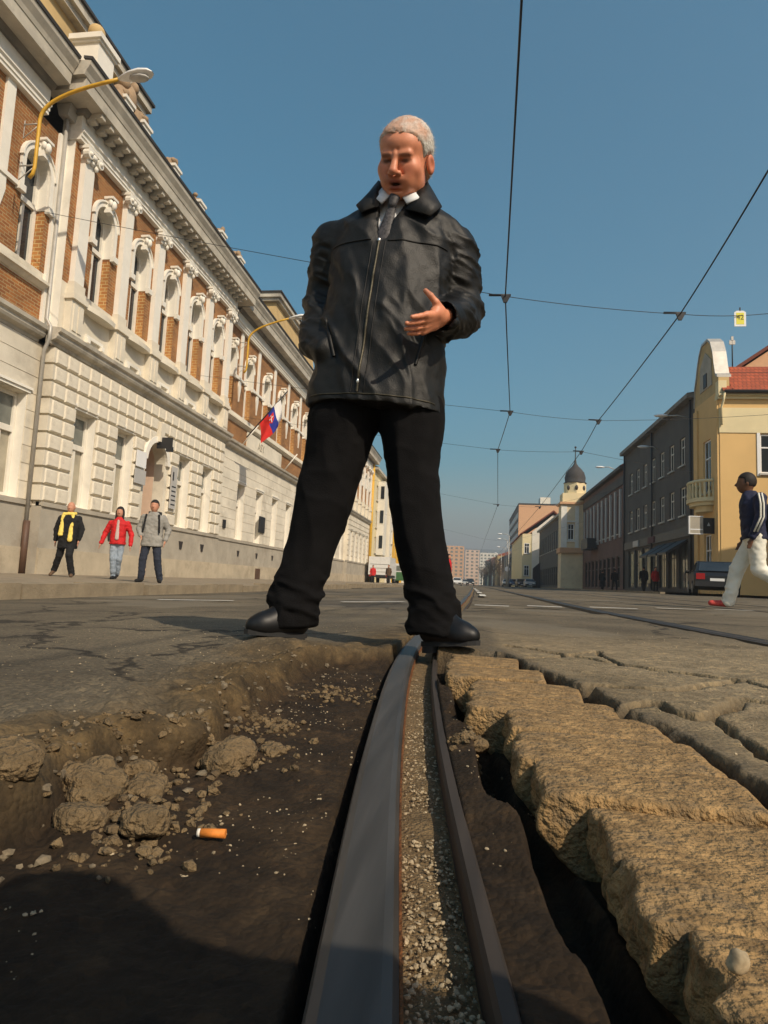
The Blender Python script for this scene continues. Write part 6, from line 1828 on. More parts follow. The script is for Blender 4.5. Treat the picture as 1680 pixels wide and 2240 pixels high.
# ------------------------------------------------------------------ the man astride the rail
MAN = empty('person', (-0.34, 2.1, 0.0), label='grey haired person in black leather jacket standing astride the rail, one palm held out', cat='person')
MO = MAN.location.copy()
def man_mesh(name, V, Q, mat, attrs=None, smooth=True):
    o = np_mesh(name, V - np.array(MO), Q, mat, MAN, smooth, attrs)
    return o

# --- head, modelled in its own frame: x to the picture's right, -y forward, z up
def build_head():
    h = SDF((-0.12, -0.15, -0.20), (0.12, 0.14, 0.15), 0.0030)
    h.ell((0, 0.018, 0.040), (0.077, 0.100, 0.088), k=0)
    h.ell((0, -0.026, -0.042), (0.062, 0.066, 0.085), k=0.03)
    h.ell((0, -0.052, 0.040), (0.060, 0.045, 0.045), k=0.03)             # forehead
    h.ell((0, -0.072, -0.104), (0.028, 0.022, 0.022), k=0.022)            # chin
    for s in (-1, 1):
        h.ell((s * 0.042, -0.012, -0.072), (0.020, 0.032, 0.028), k=0.025)    # jaw angle
        h.ell((s * 0.039, -0.036, -0.044), (0.025, 0.040, 0.044), k=0.03)     # side of the face
        h.ell((s * 0.041, -0.064, -0.031), (0.024, 0.022, 0.021), k=0.026)    # cheek bone
        h.ell((s * 0.030, -0.076, -0.066), (0.020, 0.018, 0.026), k=0.018)    # cheek
    h.cone((-0.038, -0.084, 0.012), (-0.006, -0.092, 0.008), 0.0125, 0.0125, k=0.010)
    h.cone((0.038, -0.084, 0.012), (0.006, -0.092, 0.008), 0.0125, 0.0125, k=0.010)
    for s in (-1, 1):
        h.ell((s * 0.031, -0.104, -0.008), (0.019, 0.020, 0.0105), k=0.009, op='s')   # socket
        h.ell((s * 0.031, -0.0795, -0.009), (0.0145, 0.0125, 0.0115), k=0.003)          # lids
        h.cone((s * 0.018, -0.092, 0.0005), (s * 0.044, -0.083, -0.002), 0.0042, 0.0042, k=0.005)
        h.cone((s * 0.020, -0.088, -0.0185), (s * 0.042, -0.080, -0.017), 0.0040, 0.0040, k=0.006)
    for q in (-0.008, 0.007):
        h.cone((q, -0.106, 0.002), (q * 1.3, -0.100, 0.024), 0.0022, 0.0022, k=0.006, op='s')                # frown
    h.cone((0, -0.094, 0.004), (0, -0.116, -0.040), 0.0085, 0.0135, k=0.010)
    h.ell((0, -0.1175, -0.044), (0.0125, 0.0120, 0.0105), k=0.006)
    for s in (-1, 1):
        h.ell((s * 0.0145, -0.103, -0.047), (0.0090, 0.0115, 0.0085), k=0.006)
        h.ell((s * 0.0080, -0.106, -0.0560), (0.0036, 0.0045, 0.0034), k=0.004, op='s')
        h.cone((s * 0.021, -0.094, -0.042), (s * 0.036, -0.080, -0.078), 0.0030, 0.0030, k=0.006, op='s')   # nasolabial fold
    h.ell((0, -0.090, -0.066), (0.026, 0.013, 0.012), k=0.012)
    h.cone((-0.021, -0.088, -0.072), (0.021, -0.088, -0.072), 0.0065, 0.0065, k=0.006)
    h.ell((0, -0.092, -0.070), (0.012, 0.010, 0.0065), k=0.005)
    h.cone((-0.018, -0.085, -0.089), (0.018, -0.085, -0.089), 0.0075, 0.0075, k=0.006)
    h.ell((0.001, -0.098, -0.0795), (0.0185, 0.016, 0.0050), k=0.002, op='s')            # mouth slightly open
    h.ell((0, -0.088, -0.0985), (0.020, 0.006, 0.0045), k=0.006, op='s')
    for s in (-1, 1):                                                                     # ears
        h.ell((s * 0.083, 0.012, -0.014), (0.0085, 0.020, 0.032), k=0.006, rot=(0.15, 0, -s * 0.30))
        h.ell((s * 0.091, 0.009, -0.012), (0.0065, 0.011, 0.019), k=0.004, op='s', rot=(0.15, 0, -s * 0.30))
    h.cone((0, 0.028, -0.06), (0, 0.060, -0.19), 0.056, 0.062, k=0.03)                    # neck
    V, Q = h.surf()
    V = smooth_mesh(V, Q, 1, 0.4)
    x, y, z = V[:, 0], V[:, 1], V[:, 2]
    g = lambda cx, cy, cz, sx, sy, sz: np.exp(-((x - cx) / sx) ** 2 - ((y - cy) / sy) ** 2 - ((z - cz) / sz) ** 2)
    lip = np.clip(1.3 * (g(0, -0.095, -0.071, 0.020, 0.02, 0.006) + g(0, -0.092, -0.089, 0.018, 0.02, 0.0075)), 0, 0.85)
    dark = np.clip(1.6 * g(0.001, -0.086, -0.0795, 0.017, 0.012, 0.0042), 0, 1)
    for s in (-1, 1): dark = np.maximum(dark, np.clip(1.2 * g(s * 0.031, -0.092, -0.0095, 0.0155, 0.014, 0.0062), 0, 0.85))  # shade of the eye sockets painted into the skin colour
    brow = np.zeros(len(V))
    for s in (-1, 1): brow = np.maximum(brow, np.clip(1.25 * g(s * 0.031, -0.094, 0.0065 - 0.0, 0.019, 0.02, 0.0050), 0, 0.6))
    flush = 0.55 * (g(0.042, -0.07, -0.038, 0.022, 0.04, 0.022) + g(-0.042, -0.07, -0.038, 0.022, 0.04, 0.022) + g(0, -0.115, -0.042, 0.014, 0.02, 0.014))
    flush = np.clip(flush + 0.45 * ((np.abs(x) > 0.078) & (z < 0.03)), 0, 1)
    return V, Q, dict(lip=lip, dark=dark, brow=brow, flush=flush)

def build_hair():
    h = SDF((-0.12, -0.13, -0.11), (0.12, 0.145, 0.16), 0.0034)
    h.ell((0, 0.020, 0.042), (0.0845, 0.1075, 0.0955), k=0)
    h.ell((0, 0.045, -0.02), (0.076, 0.080, 0.085), k=0.02)
    h.ell((0, -0.044, 0.062), (0.061, 0.0505, 0.041), k=0.03)
    X, Y, Z = h.X, h.Y, h.Z
    ax = np.abs(X)
    # hair line: high receding forehead, temples, down before the ears, round the nape
    line = np.interp((Y + 0 * X).ravel(), [-0.12, -0.085, -0.060, -0.035, -0.022, 0.0, 0.03, 0.06, 0.15], [0.068, 0.062, 0.040, 0.006, -0.018, 0.005, 0.004, -0.07, -0.08]).reshape((Y + 0 * X).shape)
    line = line + 0.0016 * np.sin(Y * 310 + X * 150) + 0.006 * (np.abs(X) / 0.05) * (Y < -0.06) * (np.abs(X) < 0.06)
    h.D = np.maximum(h.D, (line - Z) * 0.7).astype(np.float32)
    # thin it out over the front of the crown
    V, Q = h.surf()
    V = smooth_mesh(V, Q, 1, 0.5)
    N = vnormals(V, Q)
    f = fbm(V[:, 0] * 55, V[:, 1] * 40, V[:, 2] * 90, seed=77, oct=3)
    V = V + N * (0.0018 * f + 0.0008 * vnoise(V[:, 0] * 200, V[:, 1] * 200, V[:, 2] * 200, seed=5))[:, None]
    hl = np.interp(V[:, 1], [-0.12, -0.085, -0.060, -0.035, -0.022, 0.0, 0.03, 0.06, 0.15], [0.068, 0.062, 0.040, 0.006, -0.018, 0.005, 0.004, -0.07, -0.08])
    V = V - N * (0.0085 * (1 - smooth01(0.0, 0.032, V[:, 2] - hl)))[:, None]
    thin = smooth01(-0.02, -0.075, V[:, 1]) * smooth01(0.05, 0.09, V[:, 2])
    V = V - N * (0.0045 * thin)[:, None]
    thin = np.clip(smooth01(0.045, -0.03, V[:, 1]) * smooth01(0.045, 0.075, V[:, 2]) * (0.75 + 0.5 * vnoise(V[:, 0] * 90, V[:, 1] * 30, V[:, 2] * 60, seed=9)), 0, 0.85)
    build_hair.thin = thin
    return V, Q

HEAD_C = Vector((-0.274, 2.040, 1.642))
HEAD_M = (Matrix.Rotation(math.radians(-11), 3, 'Z') @ Matrix.Rotation(math.radians(8.5), 3, 'Y') @ Matrix.Rotation(math.radians(28), 3, 'X')) * 0.99
HM = np.array(HEAD_M) @ np.diag([1.08, 1.0, 1.0])
def head_to_world(V): return V @ HM.T + np.array(HEAD_C)

# --- hand (his left), palm turned up, thumb raised
def norm(v): v = np.array(v, float); return v / np.linalg.norm(v)
def build_hand(W, Fd, up, scale=1.0, curl=0.35, mirror=1, h=0.0026, splay=0.03):
    Fd = norm(Fd); Lr = norm(np.array(up) - np.dot(up, Fd) * Fd); N = np.cross(Fd, Lr) * mirror      # N: palm side
    W = np.array(W, float); s = scale
    P = lambda f, l, n: W + s * (f * Fd + l * Lr + n * N)
    pts = [P(-0.05, 0, 0), P(0.21, 0.06, 0.08), P(0.21, -0.06, -0.06), P(0.05, 0.12, 0.08), P(0, -0.07, -0.06)]
    lo = np.min(pts, 0) - 0.03; hi = np.max(pts, 0) + 0.03
    g = SDF(lo, hi, h)
    g.cone(P(-0.012, 0, 0), P(0.01, 0, 0), 0.026 * s, 0.026 * s, k=0, flat=(N, 1.25))
    for l0 in (-0.026, -0.009, 0.009, 0.025):
        g.cone(P(0.012, l0 * 0.7, 0.0), P(0.092, l0 * 1.15, 0.0), 0.0145 * s, 0.0125 * s, k=0.010)
    g.ell(P(0.035, 0.024, 0.010), (0.020 * s, 0.020 * s, 0.020 * s), k=0.012)      # thumb pad
    g.ell(P(0.035, -0.026, 0.008), (0.016 * s, 0.018 * s, 0.016 * s), k=0.012)
    lens = [(0.031, 0.062), (0.0105, 0.076), (-0.0105, 0.072), (-0.0305, 0.056)]
    for i, (l0, L_) in enumerate(lens):
        cu_ = curl * (0.7 + 0.22 * i)
        p = P(0.090, l0, 0); d = Fd + splay * (l0 / 0.03) * 0.35 * Lr
        a = 0.0
        for j, fr in enumerate((0.46, 0.30, 0.24)):
            a += cu_ * (0.5, 0.9, 0.6)[j]
            dd = norm(d * math.cos(a) + N * math.sin(a))
            q = p + s * L_ * fr * dd * 1.05
            r0 = (0.0094, 0.0088, 0.0081, 0.0071)[j] * s * (0.9 if i == 3 else 1.0)
            g.cone(p, q, r0, r0 - 0.0007, k=0.0045 if j == 0 else 0.003)
            p = q
    tb = P(0.016, 0.028, 0.006); t1 = P(0.030, 0.050, 0.022); t2 = P(0.040, 0.066, 0.042); t3 = P(0.044, 0.074, 0.064)
    g.cone(tb, t1, 0.0145 * s, 0.0120 * s, k=0.010); g.cone(t1, t2, 0.0112 * s, 0.0102 * s, k=0.004); g.cone(t2, t3, 0.0102 * s, 0.0082 * s, k=0.003)
    V, Q = g.surf()
    return smooth_mesh(V, Q, 1, 0.3), Q

def merge(parts):
    Vs, Qs, n, at = [], [], 0, {}
    keys = set(k for p in parts for k in (p[2] or {}))
    for V, Q, a in parts:
        Vs.append(V); Qs.append(Q + n); n += len(V)
        for k in keys: at.setdefault(k, []).append((a or {}).get(k, np.zeros(len(V))))
    return np.concatenate(Vs), np.concatenate(Qs), {k: np.concatenate(v) for k, v in at.items()}

hV, hQ, hA = build_head()
hV = head_to_world(hV)
wV, wQ = build_hand((-0.118, 1.940, 1.036), (-0.58, -0.62, -0.46), (0.45, -0.42, 0.78), 0.94, curl=0.16, mirror=1)
core = SDF((-0.72, 1.9, -0.02), (0.10, 2.4, 1.6), 0.016)
core.loft([(0.80, -0.345, 2.13, 0.15, 0.10), (1.0, -0.335, 2.13, 0.15, 0.10), (1.3, -0.32, 2.14, 0.16, 0.095), (1.45, -0.305, 2.15, 0.13, 0.08)], k=0.02)
core.cone((-0.29, 2.16, 1.42), (-0.275, 2.10, 1.60), 0.058, 0.055, k=0.03)
for a, b_, ra, rb in (((-0.44, 2.16, 1.41), (-0.54, 2.17, 1.38), .05, .05), ((-0.545, 2.17, 1.38), (-0.585, 2.21, 1.20), .045, .038), ((-0.585, 2.21, 1.20), (-0.55, 2.09, 1.02), .036, .03),
                      ((-0.19, 2.16, 1.40), (-0.095, 2.16, 1.37), .05, .05), ((-0.095, 2.16, 1.37), (-0.068, 2.19, 1.15), .045, .04), ((-0.068, 2.19, 1.15), (-0.118, 1.95, 1.043), .036, .027),
                      ((-0.45, 2.12, 0.84), (-0.52, 2.10, 0.42), .075, .05), ((-0.52, 2.10, 0.42), (-0.585, 2.08, 0.07), .05, .035), ((-0.22, 2.12, 0.84), (-0.185, 2.09, 0.42), .075, .05), ((-0.185, 2.09, 0.42), (-0.125, 2.08, 0.07), .05, .035)):
    core.cone(a, b_, ra, rb, k=0.02)
cV, cQ = core.surf()
bV, bQ, bA = merge([(hV, hQ, hA), (wV, wQ, None), (cV, cQ, None)])
man_mesh('body', bV, bQ, M['skin_man'], bA)
V, Q = build_hair()
hair = man_mesh('hair', head_to_world(V), Q, M['hair_man'], dict(thin=build_hair.thin))
HN = vnormals(V, Q)
rs = np.random.default_rng(12)
pick = rs.integers(0, len(V), 2600)
flow = np.stack([0.2 * np.sign(V[pick, 0]), 0.7 + 0 * V[pick, 0], -0.55 + 0 * V[pick, 0]], 1) + rs.normal(0, 0.35, (len(pick), 3))
dirn = HN[pick] * 0.55 + flow * 0.8
dirn /= np.linalg.norm(dirn, axis=1)[:, None]
sidev = np.cross(dirn, rs.normal(0, 1, (len(pick), 3))); sidev /= np.linalg.norm(sidev, axis=1)[:, None]
ln = rs.uniform(0.008, 0.017, len(pick))[:, None]
P0 = V[pick] - HN[pick] * 0.001
TV = np.stack([P0 - sidev * 0.0004, P0 + sidev * 0.0004, P0 + dirn * ln], 1).reshape(-1, 3)
strands = np_mesh('hair_strands', head_to_world(TV) - np.array(MO), np.arange(len(TV)).reshape(-1, 3), M['hair_grey'], hair, smooth=False)
tag(strands, kind='stuff')

# --- jacket
jk = SDF((-0.72, 1.86, 0.72), (0.06, 2.42, 1.68), 0.0062)
jk.loft([(0.745, -0.345, 2.125, 0.240, 0.175), (0.90, -0.345, 2.125, 0.228, 0.165), (1.05, -0.335, 2.13, 0.218, 0.158), (1.2, -0.325, 2.13, 0.212, 0.152), (1.33, -0.315, 2.14, 0.215, 0.146), (1.42, -0.308, 2.145, 0.205, 0.132),
         (1.475, -0.303, 2.15, 0.175, 0.112), (1.525, -0.297, 2.155, 0.125, 0.092), (1.57, -0.292, 2.155, 0.085, 0.082), (1.60, -0.290, 2.155, 0.078, 0.078)], k=0)
jk.cone((-0.40, 2.16, 1.458), (-0.528, 2.165, 1.412), 0.068, 0.072, k=0.05)
jk.cone((-0.20, 2.16, 1.452), (-0.100, 2.165, 1.385), 0.068, 0.074, k=0.05)
jk.cone((-0.540, 2.168, 1.41), (-0.580, 2.225, 1.215), 0.078, 0.073, k=0.02)
jk.cone((-0.580, 2.225, 1.215), (-0.560, 2.10, 1.02), 0.074, 0.060, k=0.02)
jk.cone((-0.560, 2.10, 1.02), (-0.515, 2.035, 0.965), 0.060, 0.052, k=0.02)
jk.cone((-0.095, 2.165, 1.375), (-0.074, 2.205, 1.165), 0.080, 0.078, k=0.02)
jk.cone((-0.074, 2.205, 1.165), (-0.090, 2.09, 1.095), 0.080, 0.070, k=0.02)
jk.cone((-0.090, 2.09, 1.095), (-0.117, 1.950, 1.042), 0.070, 0.052, k=0.02)
# opened cuff
jk.cut((-0.118, 1.945, 1.040), (-0.35, -0.90, -0.30)) if False else None
X, Y, Z = jk.X, jk.Y, jk.Z
cuffd = (X + 0.117) * (-0.40) + (Y - 1.950) * (-0.85) + (Z - 1.042) * (-0.34)
rc = np.sqrt((X + 0.117) ** 2 + (Y - 1.95) ** 2 + (Z - 1.042) ** 2)
jk.D = np.where(rc < 0.12, np.maximum(jk.D, cuffd - 0.012), jk.D).astype(np.float32)
jk.cone((-0.112, 1.98, 1.052), (-0.128, 1.90, 1.030), 0.036, 0.046, k=0.004, op='s')
# V opening at the throat
def half(p, n): return (X - p[0]) * n[0] + (Z - p[1]) * n[1]
apex = (-0.343, 1.335)
dl = half(apex, norm((-(1.62 - 1.335), -(apex[0] + 0.374)))[[0, 1]])
dr = half(apex, norm(((1.60 - 1.335), -(-0.215 - apex[0])))[[0, 1]])
vcut = np.maximum(np.maximum(dl, dr), (Y - 2.135))
jk.D = np.maximum(jk.D, -vcut).astype(np.float32)
# hollow neck and hem
jk.cone((-0.288, 2.155, 1.53), (-0.285, 2.15, 1.70), 0.066, 0.070, k=0.004, op='s')
hem = (Z - (0.768 - 0.065 * (X + 0.345)))
jk.D = np.maximum(jk.D, -hem).astype(np.float32)
V, Q = jk.surf()
V = smooth_mesh(V, Q, 2, 0.5)
N = vnormals(V, Q)
x, y, z = V[:, 0], V[:, 1], V[:, 2]
def ridge(t): return np.clip(1 - np.abs(t), -0.6, 1) if np.isscalar(t) else np.where(np.abs(t) < 1, (1 - np.abs(t)) ** 1.8, 0.0)
arm_l = smooth01(-0.50, -0.56, x); arm_r = smooth01(-0.16, -0.10, x)
arm = np.maximum(arm_l, arm_r) * smooth01(0.93, 1.0, z) * smooth01(1.46, 1.34, z)
f_arm = ridge(fbm(x * 7, y * 7, z * 21 + x * 9, seed=301, oct=3) * 2.2)
f_tor = ridge(fbm(x * 10 + z * 3.2, y * 4, z * 2.6 - x * 2.0, seed=302, oct=3) * 2.0)
f_diag = ridge(fbm((x + z * 0.8) * 8, y * 3, (z - x) * 2.2, seed=303, oct=2) * 2.0)
pull = np.exp(-((z - 1.0) / 0.16) ** 2) * smooth01(-0.36, -0.50, x)
disp = 0.012 * arm * (f_arm - 0.45) + (1 - arm) * (0.011 * (f_tor - 0.5) + 0.010 * (f_diag - 0.5)) + 0.010 * pull * (f_diag - 0.4)
disp = disp + 0.0035 * fbm(x * 26, y * 26, z * 26, seed=304, oct=2)
keepcol = smooth01(1.52, 1.44, z)
V = V + N * (disp * keepcol)[:, None]
jacket = man_mesh('leather_jacket', V, Q, M['leather'])
from mathutils.bvhtree import BVHTree
jb = BVHTree.FromPolygons([tuple(p) for p in V], [tuple(int(i) for i in q) for q in Q])
def on_front(x_, z_, off=0.002):
    h_ = jb.ray_cast(Vector((x_, 1.5, z_)), Vector((0, 1, 0)))
    if h_[0] is None: return None
    return h_[0] + Vector((0, -off, 0))
def seam(name, pts, r, mt, n=24, off=0.001):
    P = []
    for a, b_ in zip(pts[:-1], pts[1:]):
        for t in np.linspace(0, 1, n, endpoint=False):
            q = on_front(a[0] + (b_[0] - a[0]) * t, a[1] + (b_[1] - a[1]) * t, off)
            if q is not None: P.append(q - MO)
    q = on_front(*pts[-1], off)
    if q is not None: P.append(q - MO)
    if len(P) > 2:
        # even out jumps
        for _ in range(2):
            P = [P[0]] + [(P[i - 1] + P[i] * 2 + P[i + 1]) / 4 for i in range(1, len(P) - 1)] + [P[-1]]
        return MB().tube(P, r, 6).build(name, M[mt], jacket)
zipline = [(-0.344, 1.330), (-0.350, 1.26), (-0.358, 1.185), (-0.372, 1.0), (-0.383, 0.846), (-0.386, 0.80)]
seam('zip', zipline, 0.0045, 'zip_metal')
seam('placket_edge', [(a - 0.022, b_) for a, b_ in zipline], 0.0020, 'leather')
seam('placket_edge', [(a + 0.022, b_) for a, b_ in zipline], 0.0020, 'leather')
seam('yoke_seam', [(-0.52, 1.348), (-0.44, 1.338), (-0.37, 1.335)], 0.0028, 'leather')
seam('yoke_seam', [(-0.315, 1.332), (-0.22, 1.330), (-0.12, 1.325)], 0.0028, 'leather')
seam('pocket_welt', [(-0.520, 1.075), (-0.495, 1.00), (-0.475, 0.93)], 0.0065, 'leather')
seam('pocket_welt', [(-0.170, 1.03), (-0.190, 0.96), (-0.205, 0.90)], 0.0055, 'leather')
seam('hem_stitch', [(-0.56, 0.805), (-0.46, 0.80), (-0.35, 0.793), (-0.24, 0.786), (-0.14, 0.78)], 0.0022, 'zip_metal')
q = on_front(-0.344, 1.333, 0.004)
if q: MB().ball(q - MO, (0.006, 0.005, 0.008), 8, 6).build('zip_pull', M['silver'], jacket)
q = on_front(-0.384, 0.835, 0.004)
if q: MB().ball(q - MO, (0.005, 0.005, 0.010), 8, 6).build('zip_pull', M['silver'], jacket)
# collar flaps
def flap(name, pts, th, mt, parent, bulge=0.006):
    """thick curved sheet through a 2 x n grid of points"""
    a = [Vector(p) for p in pts[0]]; b_ = [Vector(p) for p in pts[1]]
    n = len(a); m_ = 5; V_ = []
    for j in range(m_):
        t = j / (m_ - 1)
        for i in range(n):
            p = a[i].lerp(b_[i], t); p.y -= bulge * 4 * t * (1 - t)
            V_.append(p - MO)
    nn = len(V_)
    V_ += [v + Vector((0, th, -th * 0.3)) for v in V_]
    F = [(j * n + i, j * n + i + 1, (j + 1) * n + i + 1, (j + 1) * n + i) for j in range(m_ - 1) for i in range(n - 1)]
    F += [tuple(nn + q_ for q_ in f[::-1]) for f in F]
    ring = [i for i in range(n)] + [j * n + n - 1 for j in range(1, m_)] + [(m_ - 1) * n + i for i in range(n - 2, -1, -1)] + [j * n for j in range(m_ - 2, 0, -1)]
    for k in range(len(ring)):
        k2 = (k + 1) % len(ring); F.append((ring[k], ring[k2], nn + ring[k2], nn + ring[k]))
    return MB().add(V_, F, True).build(name, M[mt], parent)
flap('collar_flap', ([(-0.345, 2.205, 1.640), (-0.366, 2.15, 1.636), (-0.374, 2.095, 1.612), (-0.366, 2.052, 1.560), (-0.352, 2.020, 1.470)],
                     [(-0.375, 2.235, 1.560), (-0.412, 2.165, 1.548), (-0.434, 2.09, 1.520), (-0.438, 2.040, 1.488), (-0.412, 2.006, 1.440)]), 0.006, 'leather', jacket, 0.004)
flap('collar_flap', ([(-0.232, 2.205, 1.634), (-0.208, 2.15, 1.626), (-0.200, 2.095, 1.600), (-0.222, 2.048, 1.545), (-0.262, 2.012, 1.450)],
                     [(-0.208, 2.235, 1.550), (-0.170, 2.165, 1.536), (-0.148, 2.09, 1.506), (-0.142, 2.040, 1.472), (-0.176, 2.000, 1.415)]), 0.006, 'leather', jacket, 0.004)
MB().tube([(-0.352 - MO.x, 2.20 - MO.y, 1.622), (-0.29 - MO.x, 2.245 - MO.y, 1.630), (-0.225 - MO.x, 2.20 - MO.y, 1.618)], 0.020, 8).build('collar_back', M['leather'], jacket)
# shirt and tie
sv = SDF((-0.46, 1.98, 1.28), (-0.14, 2.30, 1.62), 0.006)
sv.loft([(1.29, -0.325, 2.13, 0.14, 0.108), (1.40, -0.312, 2.135, 0.13, 0.100), (1.47, -0.303, 2.14, 0.10, 0.085), (1.53, -0.296, 2.14, 0.074, 0.072), (1.585, -0.290, 2.138, 0.066, 0.066)], k=0)
V, Q = sv.surf(); V = smooth_mesh(V, Q, 2)
shirt = man_mesh('shirt', V, Q, M['shirt_white'])
flap('shirt_collar', ([(-0.350, 2.12, 1.598), (-0.348, 2.075, 1.578), (-0.330, 2.052, 1.552), (-0.306, 2.040, 1.528)], [(-0.362, 2.09, 1.560), (-0.372, 2.050, 1.528), (-0.366, 2.028, 1.500), (-0.346, 2.018, 1.478)]), 0.006, 'shirt_white', shirt, 0.003)
flap('shirt_collar', ([(-0.228, 2.12, 1.592), (-0.230, 2.075, 1.572), (-0.252, 2.052, 1.546), (-0.288, 2.040, 1.524)], [(-0.214, 2.09, 1.552), (-0.208, 2.048, 1.522), (-0.222, 2.026, 1.494), (-0.258, 2.014, 1.470)]), 0.006, 'shirt_white', shirt, 0.003)
tie = SDF((-0.40, 1.95, 1.28), (-0.24, 2.12, 1.56), 0.004)
tie.cone((-0.303, 2.026, 1.500), (-0.308, 2.020, 1.474), 0.020, 0.015, k=0, flat=((0, 1, 0), 1.5))
tie.cone((-0.309, 2.028, 1.474), (-0.330, 2.014, 1.36), 0.014, 0.026, k=0.004, flat=((0, 1, 0), 2.2))
tie.cone((-0.330, 2.014, 1.36), (-0.340, 2.012, 1.30), 0.026, 0.030, k=0.004, flat=((0, 1, 0), 2.2))
V, Q = tie.surf(); V = smooth_mesh(V, Q, 1)
man_mesh('necktie', V, Q, M['tie'])

# --- trousers
tz = SDF((-0.76, 1.90, 0.02), (0.06, 2.36, 0.92), 0.0070)
tz.loft([(0.045, -0.592, 2.075, 0.080, 0.092), (0.12, -0.584, 2.08, 0.086, 0.094), (0.165, -0.575, 2.085, 0.085, 0.092), (0.315, -0.538, 2.10, 0.084, 0.092), (0.45, -0.508, 2.105, 0.096, 0.100), (0.61, -0.477, 2.115, 0.105, 0.112), (0.75, -0.458, 2.125, 0.118, 0.125), (0.90, -0.435, 2.13, 0.118, 0.125)], k=0, p=2.2)
tz.loft([(0.045, -0.122, 2.085, 0.084, 0.096), (0.14, -0.127, 2.09, 0.082, 0.094), (0.21, -0.146, 2.095, 0.078, 0.090), (0.34, -0.178, 2.10, 0.082, 0.090), (0.46, -0.195, 2.105, 0.086, 0.095), (0.586, -0.212, 2.115, 0.088, 0.108), (0.75, -0.226, 2.125, 0.112, 0.124), (0.90, -0.25, 2.13, 0.118, 0.125)], k=0.03, p=2.2)
tz.ell((-0.343, 2.13, 0.86), (0.20, 0.13, 0.11), k=0.03)
V, Q = tz.surf(); V = smooth_mesh(V, Q, 2)
N = vnormals(V, Q); x, y, z = V.T
low = smooth01(0.30, 0.12, z)
fold = ridge(fbm(x * 6, y * 6, z * 17 + x * 4, seed=401, oct=3) * 2.0) - 0.4
fv = ridge(fbm(x * 9 + z * 1.2, y * 5, z * 2.0, seed=402, oct=3) * 2.0) - 0.5
V = V + N * (0.017 * low * fold + 0.009 * (1 - low) * fv + 0.004 * ridge(fbm(x * 8, y * 8, z * 12, seed=403) * 2) * smooth01(0.3, 0.5, z))[:, None]
man_mesh('trousers', V, Q, M['wool_black'])
# --- shoes
def man_shoe(heel, toe, zh, zt):
    heel, toe = Vector(heel), Vector(toe)
    d = (toe - heel); L_ = d.length; d.normalize(); sd = Vector((-d.y, d.x))
    P = lambda f, s_, z_: (heel.x + d.x * f + sd.x * s_, heel.y + d.y * f + sd.y * s_, z_ + zh + (zt - zh) * max(0, min(1, f / L_)))
    g = SDF((min(heel.x, toe.x) - 0.09, min(heel.y, toe.y) - 0.09, min(zh, zt) - 0.02), (max(heel.x, toe.x) + 0.09, max(heel.y, toe.y) + 0.09, max(zh, zt) + 0.16), 0.0045)
    g.cone(P(0.02, 0, 0.040), P(L_ * 0.45, 0, 0.036), 0.034, 0.036, k=0); g.cone(P(L_ * 0.45, 0, 0.036), P(L_ - 0.05, 0, 0.030), 0.038, 0.040, k=0.02); g.cone(P(L_ - 0.06, 0, 0.028), P(L_ - 0.02, 0, 0.026), 0.036, 0.024, k=0.02)
    g.cone(P(0.035, 0, 0.06), P(0.05, 0, 0.13), 0.040, 0.046, k=0.02); g.cone(P(0.08, 0, 0.075), P(L_ * 0.62, 0, 0.045), 0.034, 0.026, k=0.03)
    X_, Y_, Z_ = g.X, g.Y, g.Z
    f = (X_ - heel.x) * d.x + (Y_ - heel.y) * d.y
    sole = zh + (zt - zh) * np.clip(f / L_, 0, 1) + 0.010
    g.D = np.maximum(g.D, sole - Z_).astype(np.float32)
    V, Q = g.surf(); V = smooth_mesh(V, Q, 1)
    o = man_mesh('shoe', V, Q, M['shoe_black'])
    n = 16
    out = []
    for k in range(n):
        a = 2 * math.pi * k / n
        fr = L_ / 2 - 0.002 + (L_ / 2 + 0.010) * math.cos(a); w = (0.035 + 0.005 * math.cos(a)) * math.sin(a)
        out.append((fr, w))
    m = MB(); V_ = [Vector(P(f_, w_, z_)) - MO for z_ in (-0.002, 0.013) for f_, w_ in out]
    F = [tuple(range(n)), tuple(range(2 * n - 1, n - 1, -1))] + [(k, (k + 1) % n, n + (k + 1) % n, n + k) for k in range(n)]
    m.add(V_, F).build('sole', M['rubber'], o)
    m = MB(); V_ = [Vector(P(f_, w_, z_)) - MO for z_ in (-0.022, -0.002) for f_, w_ in [(p[0] * 0.28, p[1] * 0.9) for p in out]]
    m.add(V_, F).build('heel', M['rubber'], o)
man_shoe((-0.545, 2.075), (-0.700, 1.960), 0.008, 0.022)
man_shoe((-0.150, 2.085), (0.020, 2.005), 0.004, 0.024)
# ------------------------------------------------------------------ passers-by
M['cloth_black'] = mat_plain('cloth_black', (0.010, 0.010, 0.011), 0.9, var=0.3, scale=8)
M['cloth_navy'] = mat_plain('cloth_navy', (0.012, 0.016, 0.045), 0.75, var=0.3, scale=8)
M['cloth_red'] = mat_plain('cloth_red', (0.52, 0.012, 0.014), 0.75, var=0.25, scale=8)
M['cloth_grey'] = mat_plain('cloth_grey', (0.27, 0.26, 0.235), 0.85, var=0.2, scale=6)
M['cloth_yellow'] = mat_plain('cloth_yellow', (0.80, 0.62, 0.14), 0.8, var=0.12, scale=12)
M['cloth_white'] = mat_plain('cloth_white', (0.74, 0.72, 0.62), 0.85, var=0.1, scale=6)
M['jeans_pale'] = mat_plain('jeans_pale', (0.26, 0.31, 0.37), 0.9, var=0.3, scale=9)
M['jeans_dark'] = mat_plain('jeans_dark', (0.022, 0.028, 0.045), 0.9, var=0.3, scale=9)
M['cloth_brown'] = mat_plain('cloth_brown', (0.10, 0.06, 0.035), 0.9, var=0.3, scale=9)
